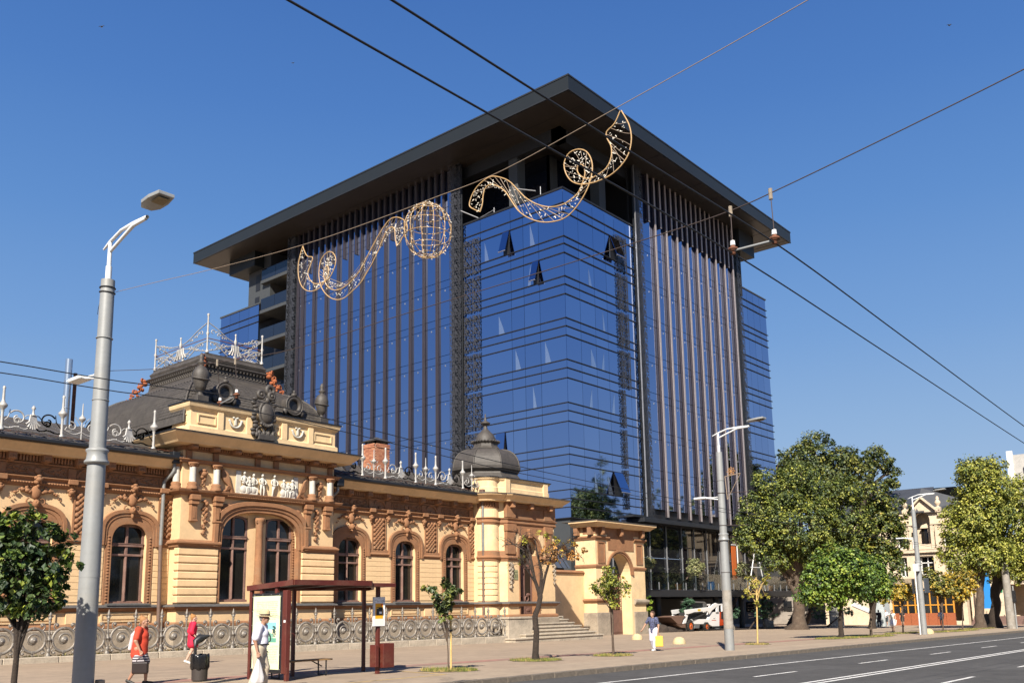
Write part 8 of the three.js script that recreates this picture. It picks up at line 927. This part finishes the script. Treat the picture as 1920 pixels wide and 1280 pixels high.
// builds a walking or standing figure facing +z in its own frame, then turns and places it. Joints are given per person.
function person(label, at, yaw, o) {
  const T = thing('person', label, 'person', o.group, at.clone()), H = (o.h ?? 1.68) / 1.7, w = o.wide ?? 1, fine = o.fine ?? 0.013, J = (x, y, z) => V(x * H, y * H, z * H);
  const hipY = 0.92, st = o.stride ?? 0, ln = o.lean ?? 0, hunch = o.hunch ?? 0;
  const pel = J(0, hipY, 0), che = J(0, 1.24, 0.03 + ln), nk = J(0, 1.43, 0.03 + ln + hunch * 0.5), hd = J(0, 1.575, 0.055 + ln + hunch);
  const L = { hip: J(0.095, 0.9, 0), knee: J(0.095, 0.49, 0.06 + st * 0.45), ank: J(0.09, 0.085, st * 0.75), toe: J(0.1, 0.035, st * 0.75 + 0.16) }, R = { hip: J(-0.095, 0.9, 0), knee: J(-0.095, 0.49, 0.05 - st * 0.2), ank: J(-0.09, 0.1 + Math.abs(st) * 0.18, -st * 0.85), toe: J(-0.1, 0.03, -st * 0.85 + 0.13) };
  if (st < 0) { R.ank.y = J(0, 0.085, 0).y; L.ank.y = J(0, 0.1 + Math.abs(st) * 0.18, 0).y; }
  const A = {}; for (const [s, d] of [['L', 1], ['R', -1]]) { const a = o['arm' + s] ?? [[0.24, 1.12, -0.02], [0.25, 0.87, 0.06]]; A[s] = { sh: J(d * 0.175 * (0.6 + 0.4 * w), 1.375, 0.02 + ln + hunch * 0.3), el: J(d * a[0][0], a[0][1], a[0][2] + ln), wr: J(d * a[1][0], a[1][1], a[1][2] + ln) }; }
  const turn = (v) => v.clone().applyAxisAngle(V(0, 1, 0), yaw).add(at), q4 = new THREE.Quaternion().setFromAxisAngle(V(0, 1, 0), yaw);
  const place = (g) => { g.applyQuaternion(q4); g.translate(at.x, at.y, at.z); return g; };
  const S = (n) => n * H;
  // skin: head with face, neck, arms, legs
  const hy = hd.y, hz = hd.z; const body = [el(hd.clone().add(V(0, 0.025, -0.012)), [S(0.078), S(0.1), S(0.095)]), el(hd.clone().add(V(0, -0.045, 0.015)), [S(0.06), S(0.075), S(0.07)]), cap(nk.clone().add(V(0, -0.03, 0)), hd.clone().add(V(0, -0.06, -0.01)), S(0.055), S(0.05)), cap(pel, che, S(0.11 * w), S(0.115 * w)), cap(che, nk.clone().add(V(0, -0.05, 0)), S(0.11), S(0.06)), cap(A.L.sh, A.R.sh, S(0.055), S(0.055))];
  for (const s of ['L', 'R']) body.push(cap(A[s].sh, A[s].el, S(0.052 * (0.7 + 0.3 * w)), S(0.04 * (0.6 + 0.4 * w))), cap(A[s].el, A[s].wr, S(0.04 * (0.6 + 0.4 * w)), S(0.026)));
  for (const q of [L, R]) body.push(cap(q.hip, q.knee, S(0.085 * w), S(0.055)), cap(q.knee, q.knee.clone().lerp(q.ank, 0.35), S(0.053), S(0.054)), cap(q.knee.clone().lerp(q.ank, 0.35), q.ank, S(0.054), S(0.034)));
  const geos = [sdfMesh(body, fine, 0.035)];
  if (!o.far) { // finer head features and hands on their own grids, joined to the body mesh
    geos.push(sdfMesh([el(hd.clone().add(V(0, 0.022, -0.01)), [S(0.079), S(0.1), S(0.096)]), el(hd.clone().add(V(0, -0.048, 0.018)), [S(0.06), S(0.07), S(0.068)]), cap(V(0, hy + S(0.012), hz + S(0.085)), V(0, hy - S(0.022), hz + S(0.1)), S(0.01), S(0.016)), el(V(0, hy - S(0.062), hz + S(0.078)), [S(0.028), S(0.012), S(0.014)]), el(V(0, hy - S(0.1), hz + S(0.06)), [S(0.03), S(0.022), S(0.022)]), ...[-1, 1].flatMap((d) => [el(V(d * S(0.08), hy - S(0.01), hz - S(0.005)), [S(0.012), S(0.032), S(0.02)]), el(V(d * S(0.032), hy + S(0.036), hz + S(0.078)), [S(0.028), S(0.009), S(0.014)]), el(V(d * S(0.04), hy - S(0.03), hz + S(0.062)), [S(0.025), S(0.025), S(0.02)])])], 0.006, 0.014));
    for (const [s, d] of [['L', 1], ['R', -1]]) { const wr = A[s].wr, dir = wr.clone().sub(A[s].el).normalize(), fw = V(0, 0, 1).addScaledVector(dir, -dir.z).normalize(), sd = dir.clone().cross(fw).multiplyScalar(-d), hp = [cap(wr.clone().addScaledVector(dir, -0.03), wr.clone().addScaledVector(dir, 0.02), S(0.024), S(0.022))], pp = (f, t, n) => wr.clone().addScaledVector(dir, S(t)).addScaledVector(fw, S(f)).addScaledVector(sd, S(n)); for (let k = 0; k < 4; k++) hp.push(cap(pp(-0.02 + k * 0.013, 0.02, 0), pp(-0.027 + k * 0.018, 0.085, 0), S(0.012), S(0.011))); const len = [0.06, 0.072, 0.078, 0.068], cu = o.grip ?? 0.4; for (let k = 0; k < 4; k++) { const f = -0.027 + k * 0.018, l = len[k]; hp.push(cap(pp(f, 0.085, 0), pp(f, 0.085 + l * 0.45, l * 0.3 * cu), S(0.0088), S(0.0082)), cap(pp(f, 0.085 + l * 0.45, l * 0.3 * cu), pp(f, 0.085 + l * (0.95 - 0.55 * cu), l * (0.3 + 0.6 * cu) * cu + 0.012 * cu), S(0.0082), S(0.0075))); } hp.push(cap(pp(0.028, 0.03, 0.004), pp(0.05, 0.062, 0.016), S(0.012), S(0.0095)), cap(pp(0.05, 0.062, 0.016), pp(0.052, 0.092, 0.026), S(0.0095), S(0.0085))); geos.push(sdfMesh(hp, 0.0046, 0.006)); }
  } else for (const s of ['L', 'R']) { const dir = A[s].wr.clone().sub(A[s].el).normalize(); geos.push(sdfMesh([cap(A[s].wr, A[s].wr.clone().addScaledVector(dir, S(0.07)), S(0.028), S(0.03)), cap(A[s].wr.clone().addScaledVector(dir, S(0.07)), A[s].wr.clone().addScaledVector(dir, S(0.14)).add(V(0, 0, 0.01)), S(0.022), S(0.012)), cap(A[s].wr.clone().addScaledVector(dir, S(0.04)), A[s].wr.clone().addScaledVector(dir, S(0.08)).add(V(0, 0, S(0.045))), S(0.014), S(0.01))], fine * 0.6, 0.01)); }
  const bodyM = part('body', geos.map(place), o.skin ?? skinM, T, { uv: false });
  if (!o.far) part('eyes', [-1, 1].map((d) => place(ell(d * S(0.031), hy + S(0.02), hz + S(0.081), S(0.011), S(0.007), S(0.008), 1))), M.gutter, bodyM, { uv: false });
  // hair
  const hairP = { short: [el(hd.clone().add(V(0, 0.055, -0.03)), [S(0.088), S(0.085), S(0.1)]), el(hd.clone().add(V(0, 0.0, -0.065)), [S(0.075), S(0.075), S(0.055)])], bun: [el(hd.clone().add(V(0, 0.052, -0.032)), [S(0.088), S(0.09), S(0.1)]), el(hd.clone().add(V(0, 0.12, -0.08)), [S(0.055), S(0.05), S(0.05)]), el(hd.clone().add(V(0, -0.01, -0.07)), [S(0.06), S(0.06), S(0.05)])], curly: [0, 1, 2, 3, 4, 5, 6, 7, 8, 9].map((k) => el(hd.clone().add(V(Math.sin(k * 2.4) * 0.06, 0.06 + 0.045 * Math.cos(k * 1.7), -0.035 + 0.05 * Math.cos(k * 2.4))), [S(0.055), S(0.05), S(0.055)])).concat([el(hd.clone().add(V(0, -0.02, -0.07)), [S(0.085), S(0.08), S(0.055)]), el(hd.clone().add(V(0.075, -0.0, -0.03)), [S(0.03), S(0.07), S(0.05)]), el(hd.clone().add(V(-0.075, -0.0, -0.03)), [S(0.03), S(0.07), S(0.05)])]) }[o.hair ?? 'short'];
  part('hair', place(sdfMesh(hairP, o.far ? 0.02 : 0.009, 0.02)), o.hairM ?? flat(0.03, 0.02, 0.014, 0.8), bodyM, { uv: false });
  // clothes, as slightly larger surfaces round the limbs they cover
  const th = 0.014, cl = (name, prims, mat) => part(name, place(sdfMesh(prims, fine * 0.92, 0.045)), mat, bodyM, { uv: true });
  if (o.top) { const t = [cap(pel.clone().add(V(0, o.topLen ?? -0.02, 0.0)), che, S(0.125 * w + th + (o.flare ?? 0)), S(0.125 * w + th)), cap(che, nk.clone().add(V(0, -0.07, -0.01)), S(0.125 * w + th), S(0.07)), cap(A.L.sh, A.R.sh, S(0.062 + th), S(0.062 + th))]; if (o.belly) t.push(el(che.clone().lerp(pel, 0.6).add(V(0, 0, 0.06)), [S(0.15), S(0.16), S(0.13)]), el(che.clone().add(V(0, 0.0, 0.08)), [S(0.14), S(0.09), S(0.09)])); const sl = o.sleeve ?? 0.7; for (const s of ['L', 'R']) { t.push(cap(A[s].sh, A[s].sh.clone().lerp(A[s].el, Math.min(1, sl)), S(0.064 + th * (o.loose ?? 1)), S(0.056 + th * (o.loose ?? 1)))); if (sl > 1) t.push(cap(A[s].el, A[s].el.clone().lerp(A[s].wr, sl - 1), S(0.05 + th * 1.6), S(0.045 + th * 1.8))); } cl('shirt', t, o.top); }
  if (o.legs) { const t = [], f = o.legLen ?? 1; t.push(cap(pel.clone().add(V(0, 0.06, 0)), pel.clone().add(V(0, -0.02, 0)), S(0.12 * w + th), S(0.125 * w + th))); for (const q of [L, R]) { t.push(cap(q.hip, q.hip.clone().lerp(q.knee, Math.min(1, f * 2)), S(0.1 * w + th), S(0.07 + th * (o.wideLeg ?? 1)))); if (f > 0.5) t.push(cap(q.knee, q.knee.clone().lerp(q.ank, Math.min(1, (f - 0.5) * 2) * 0.93), S(0.066 + th * (o.wideLeg ?? 1)), S(0.05 + th * (o.wideLeg ?? 1)))); } cl(f < 0.7 ? 'shorts' : 'trousers', t, o.legs); }
  if (o.skirt) { const [len, fl] = o.skirtLen ?? [0.5, 0.2]; const mid = L.knee.clone().lerp(R.knee, 0.5), end = pel.clone().lerp(mid.setY(pel.y - S(0.43)), len / 0.43); cl('skirt', [cap(pel.clone().add(V(0, 0.05, 0)), end, S(0.125 * w + th), S(fl)), cap(L.hip, L.hip.clone().lerp(L.knee, len / 0.43), S(0.1), S(fl * 0.72)), cap(R.hip, R.hip.clone().lerp(R.knee, len / 0.43), S(0.1), S(fl * 0.72))], o.skirt); }
  for (const q of [L, R]) part('shoe', place(sdfMesh([cap(q.ank.clone().add(V(0, -0.03, -0.04)), q.toe, S(0.042), S(0.036)), cap(q.ank.clone().add(V(0, -0.045, -0.05)), q.toe.clone().add(V(0, -0.008, 0)), S(0.03), S(0.03))], o.far ? 0.02 : 0.011, 0.02)), o.shoe ?? shoeM, bodyM, { uv: false });
  o.extra?.({ T, bodyM, turn, place, A, hd, che, pel, L, R, S, J, nk });
  return T;
}
const camYaw = Math.atan2(rgt.x, rgt.z);                           // figures walking across the view to the picture's far side
{
  const stripe = (() => { const m = flat(1, 1, 1, 0.85); m.map = tex((i, j) => (j % 32) < 16 ? [0.16, 0.13, 0.2] : [0.75, 0.72, 0.72], 0.24, true, 128); return m; })();
  const dots = (() => { const m = flat(1, 1, 1, 0.85); m.map = tex((i, j, n) => { const v = NZ.c[n] > 0.52 ? 0.42 : 0.2; return [v * 0.95, v, v * 1.35]; }, 0.5, true, 256); return m; })();
  const red = surf([0.52, 0.05, 0.02], { size: 0.6, patch: 0.15, grain: 0.1, seed: 91, N: 128, rough: 0.85 }), crimson = surf([0.62, 0.008, 0.045], { size: 0.6, patch: 0.12, grain: 0.1, seed: 92, N: 128, rough: 0.8 });
  const bag = (mat, w, h, d) => (c, yaw2) => { const g = rb(-w / 2, w / 2, -h, 0, -d / 2, d / 2, 0.03, 2); g.rotateY(yaw2); g.translate(c.x, c.y, c.z); return [g, mat]; };
  // woman in a red shirt with a dark handbag
  const p1 = gnd(257, 1283); person('stout woman in orange red shirt and striped skirt carrying a dark handbag', p1, camYaw, { h: 1.6, wide: 1.3, stride: 0.22, belly: true, top: red, topLen: -0.14, flare: 0.03, sleeve: 0.75, loose: 1.6, skirt: stripe, skirtLen: [0.34, 0.17], hair: 'bun', hairM: flat(0.33, 0.16, 0.06, 0.8), hunch: 0.05, skin: skinTan, armR: [[0.3, 1.1, 0.02], [0.3, 0.86, 0.14]], armL: [[0.3, 1.1, -0.04], [0.3, 0.88, 0.0]], grip: 0.95, extra: ({ T, bodyM, place, turn, A, S, che, nk }) => { part('shawl', place(sdfMesh([cap(nk.clone().add(V(-0.05, -0.05, -0.1)), che.clone().add(V(-0.08, 0, -0.17)), 0.05, 0.045), cap(che.clone().add(V(-0.08, 0, -0.17)), V(-0.06, 0.85, -0.2), 0.045, 0.05)], 0.014, 0.02)), flat(0.6, 0.52, 0.52, 0.9), bodyM); const c = turn(A.R.wr.clone().add(V(0, -S(0.13), 0.03))), B = thing('handbag', 'dark brown leather handbag held by the stout woman', 'bag', null, c.clone().add(V(0, -0.42, 0))); const g = rb(-0.06, 0.06, -0.42, -0.14, -0.19, 0.19, 0.035, 2); g.rotateY(camYaw); g.translate(c.x, c.y, c.z); part('bag_body', g, flat(0.022, 0.014, 0.012, 0.35), B); const h = norm(new THREE.TorusGeometry(0.1, 0.01, 6, 16, Math.PI)); h.rotateY(Math.PI / 2); h.translate(0, -0.15, 0); h.rotateY(camYaw); h.translate(c.x, c.y, c.z); part('bag_handle', h, flat(0.022, 0.014, 0.012, 0.35), B); } });
  // woman in a short crimson dress
  const p2 = gnd(357, 1244); person('slim woman in short crimson dress walking away past the fence', p2, camYaw + 0.5, { h: 1.7, stride: 0.2, top: crimson, topLen: -0.02, sleeve: 1.3, loose: 2.2, skirt: crimson, skirtLen: [0.24, 0.19], hair: 'bun', hairM: flat(0.36, 0.17, 0.05, 0.8), shoe: shoeW, skin: flat(0.5, 0.31, 0.22, 0.55), armR: [[0.23, 1.12, -0.06], [0.24, 0.92, 0.1]], armL: [[0.23, 1.12, -0.04], [0.22, 0.96, 0.14]] });
  // man with straw hat and plastic bag, half outside the frame below
  const p3 = V(12.95, 0, -19.3); { const d = ray(486, 1180), t = 21.3 / Math.hypot(d.x, d.z); p3.x = d.x * t; p3.z = d.z * t; p3.y = gy(p3.x); } person('older man in white shirt, beige trousers and straw hat holding a white bag', p3, camYaw, { h: 1.66, wide: 1.22, belly: true, stride: 0.14, top: surf([0.7, 0.68, 0.76], { size: 0.6, patch: 0.08, grain: 0.05, seed: 93, N: 128 }), topLen: 0.06, sleeve: 0.8, loose: 2.2, legs: surf([0.5, 0.42, 0.31], { size: 0.7, patch: 0.12, grain: 0.08, seed: 94, N: 128 }), wideLeg: 2.2, hair: 'short', hairM: flat(0.25, 0.22, 0.2, 0.9), skin: skinTan, hunch: 0.06, grip: 0.95, armR: [[0.26, 1.1, -0.02], [0.27, 0.84, 0.05]], extra: ({ bodyM, place, turn, A, S, hd, pel }) => { const hat = new THREE.LatheGeometry([[0.0, 0.14], [0.075, 0.135], [0.095, 0.1], [0.1, 0.02], [0.1, 0.0], [0.155, -0.008], [0.158, 0.0], [0.1, 0.01]].map(([a, b]) => new THREE.Vector2(a, b)), 28); hat.scale(0.92, 1, 1.12); hat.rotateX(0.06); hat.translate(hd.x, hd.y + 0.045, hd.z - 0.005); const hm = part('straw_hat', place(norm(hat)), surf([0.6, 0.46, 0.25], { size: 0.15, grain: 0.3, seed: 95, N: 64 }), bodyM); const bd = new THREE.CylinderGeometry(0.102, 0.103, 0.035, 28, 1, true); bd.scale(0.92, 1, 1.12); bd.translate(hd.x, hd.y + 0.07, hd.z - 0.005); part('hat_band', place(norm(bd)), M.gutter, hm); part('belt', place((() => { const g = norm(new THREE.TorusGeometry(0.168, 0.014, 6, 28)); g.rotateX(Math.PI / 2); g.scale(1.05, 1.3, 1.12); g.translate(pel.x, pel.y + 0.075, pel.z + 0.02); return g; })()), M.gutter, bodyM); part('bag_strap', place(tube([V(-0.12, 1.38, 0.02), V(-0.02, 1.24, 0.19), V(0.1, 1.05, 0.22), V(0.17, 0.98, 0.1)], 0.012, 5)), M.gutter, bodyM); const c = turn(A.R.wr.clone().add(V(0, -S(0.1), 0.02))); const B = thing('plastic_bag', 'thin white plastic carrier bag hanging from the older man\'s hand', 'bag', null, c.clone().add(V(0, -0.6, 0))); const g = new THREE.LatheGeometry([[0.012, 0], [0.03, -0.08], [0.08, -0.25], [0.13, -0.42], [0.14, -0.52], [0.1, -0.58], [0, -0.6]].map(([a, b]) => new THREE.Vector2(a, b)), 22); const q = g.attributes.position; for (let i = 0; i < q.count; i++) { const a = Math.atan2(q.getZ(i), q.getX(i)), f = 1 + 0.1 * Math.sin(a * 5 + q.getY(i) * 8); q.setX(i, q.getX(i) * f * 1.1); q.setZ(i, q.getZ(i) * f * 0.8); } g.computeVertexNormals(); g.translate(c.x, c.y, c.z); part('bag_body', norm(g), new THREE.MeshPhysicalMaterial({ color: new THREE.Color().setRGB(0.72, 0.7, 0.68), roughness: 0.4, transmission: 0.3, thickness: 0 }), B, { uv: false }); part('bag_contents', [ell(c.x, c.y - 0.5, c.z, 0.08, 0.06, 0.07), ell(c.x + 0.05, c.y - 0.44, c.z + 0.03, 0.06, 0.06, 0.06)], flat(0.6, 0.3, 0.08, 0.7), B); } });
  // woman with a yellow bag coming towards the camera
  const p4 = gnd(1227, 1220); person('curly haired woman in blue speckled top and white trousers with yellow bag', p4, Math.PI + camYaw + 0.9, { h: 1.65, wide: 1.12, stride: 0.16, top: dots, topLen: -0.06, sleeve: 0.65, legs: surf([0.62, 0.61, 0.68], { size: 0.7, patch: 0.1, grain: 0.06, seed: 96, N: 128 }), legLen: 0.95, wideLeg: 1.8, hair: 'curly', hairM: flat(0.07, 0.035, 0.02, 0.8), shoe: shoeW, grip: 0.9, armR: [[0.36, 1.14, 0.06], [0.46, 0.92, 0.16]], armL: [[0.25, 1.1, -0.02], [0.26, 0.86, 0.04]], extra: ({ turn, A, S, place, bodyM }) => { const c = turn(A.L.wr.clone().add(V(0.02, -S(0.11), 0.0))); const B = thing('yellow_bag', 'yellow carrier bag with white print held by the curly haired woman', 'bag', null, c.clone().add(V(0, -0.55, 0))); const g = rb(-0.17, 0.17, -0.55, -0.1, -0.06, 0.06, 0.03, 2); g.rotateY(camYaw + 1.57); g.translate(c.x, c.y, c.z); part('bag_body', g, flat(0.72, 0.42, 0.06, 0.6), B); const g2 = bx(-0.07, 0.07, -0.42, -0.2, 0.061, 0.064); g2.rotateY(camYaw + 1.57); g2.translate(c.x, c.y, c.z); part('bag_print', g2, flat(0.7, 0.6, 0.4, 0.6), B); const h = norm(new THREE.TorusGeometry(0.07, 0.008, 6, 14, Math.PI)); h.translate(0, -0.11, 0); h.rotateY(camYaw + 1.57); h.translate(c.x, c.y, c.z); part('bag_handle', h, flat(0.72, 0.42, 0.06, 0.6), B); part('shoulder_strap', place(tube([V(0.14, 1.42, 0.03), V(0.15, 1.25, 0.13), V(0.17, 1.0, 0.1)], 0.014, 5)), M.gutter, bodyM); } });
  // people far down the pavement
  const F = (label, u, v, yaw, o) => person(label, gnd(u, v), yaw, { far: true, fine: 0.024, group: 'people near the cafe', ...o });
  F('man in black with backpack standing under the linden', 1650, 1175, 2.2, { h: 1.74, top: flat(0.02, 0.02, 0.025, 0.8), sleeve: 0.6, legs: flat(0.06, 0.06, 0.07, 0.8), stride: 0.1, extra: ({ place, bodyM }) => part('backpack', place(rb(-0.17, 0.17, 0.95, 1.4, -0.32, -0.1, 0.06)), flat(0.015, 0.015, 0.018, 0.8), bodyM) });
  F('man in white shirt and dark shorts standing by the backpacked man', 1663, 1174, -1.2, { h: 1.76, top: flat(0.7, 0.7, 0.7, 0.8), sleeve: 0.7, legs: flat(0.02, 0.025, 0.025, 0.8), legLen: 0.45, shoe: shoeW, armL: [[0.25, 1.12, 0.02], [0.1, 1.08, 0.2]], armR: [[0.25, 1.12, 0.02], [0.1, 1.08, 0.2]] });
  F('woman in pale top and white skirt walking along the verge', 1676, 1184, -1.5, { h: 1.64, stride: 0.18, top: flat(0.6, 0.62, 0.55, 0.8), topLen: 0.05, sleeve: 0.2, skirt: flat(0.72, 0.71, 0.7, 0.8), skirtLen: [0.34, 0.21], hairM: flat(0.1, 0.05, 0.02, 0.8), skin: flat(0.5, 0.3, 0.2, 0.6) });
  F('person in black top and shorts standing near the cafe', 1694, 1174, -1.4, { h: 1.68, top: flat(0.012, 0.012, 0.014, 0.8), sleeve: 0.5, legs: flat(0.012, 0.012, 0.014, 0.8), legLen: 0.42, armL: [[0.26, 1.13, 0.05], [0.12, 1.12, 0.2]] });
  F('woman in white shirt walking by the orange parapet', 1767, 1174, -1.5, { h: 1.66, stride: 0.16, top: flat(0.72, 0.71, 0.68, 0.8), sleeve: 1.2, topLen: -0.12, flare: 0.02, hairM: flat(0.05, 0.03, 0.02, 0.8), skin: flat(0.5, 0.3, 0.2, 0.6) });
}
renderer.render(scene, camera);
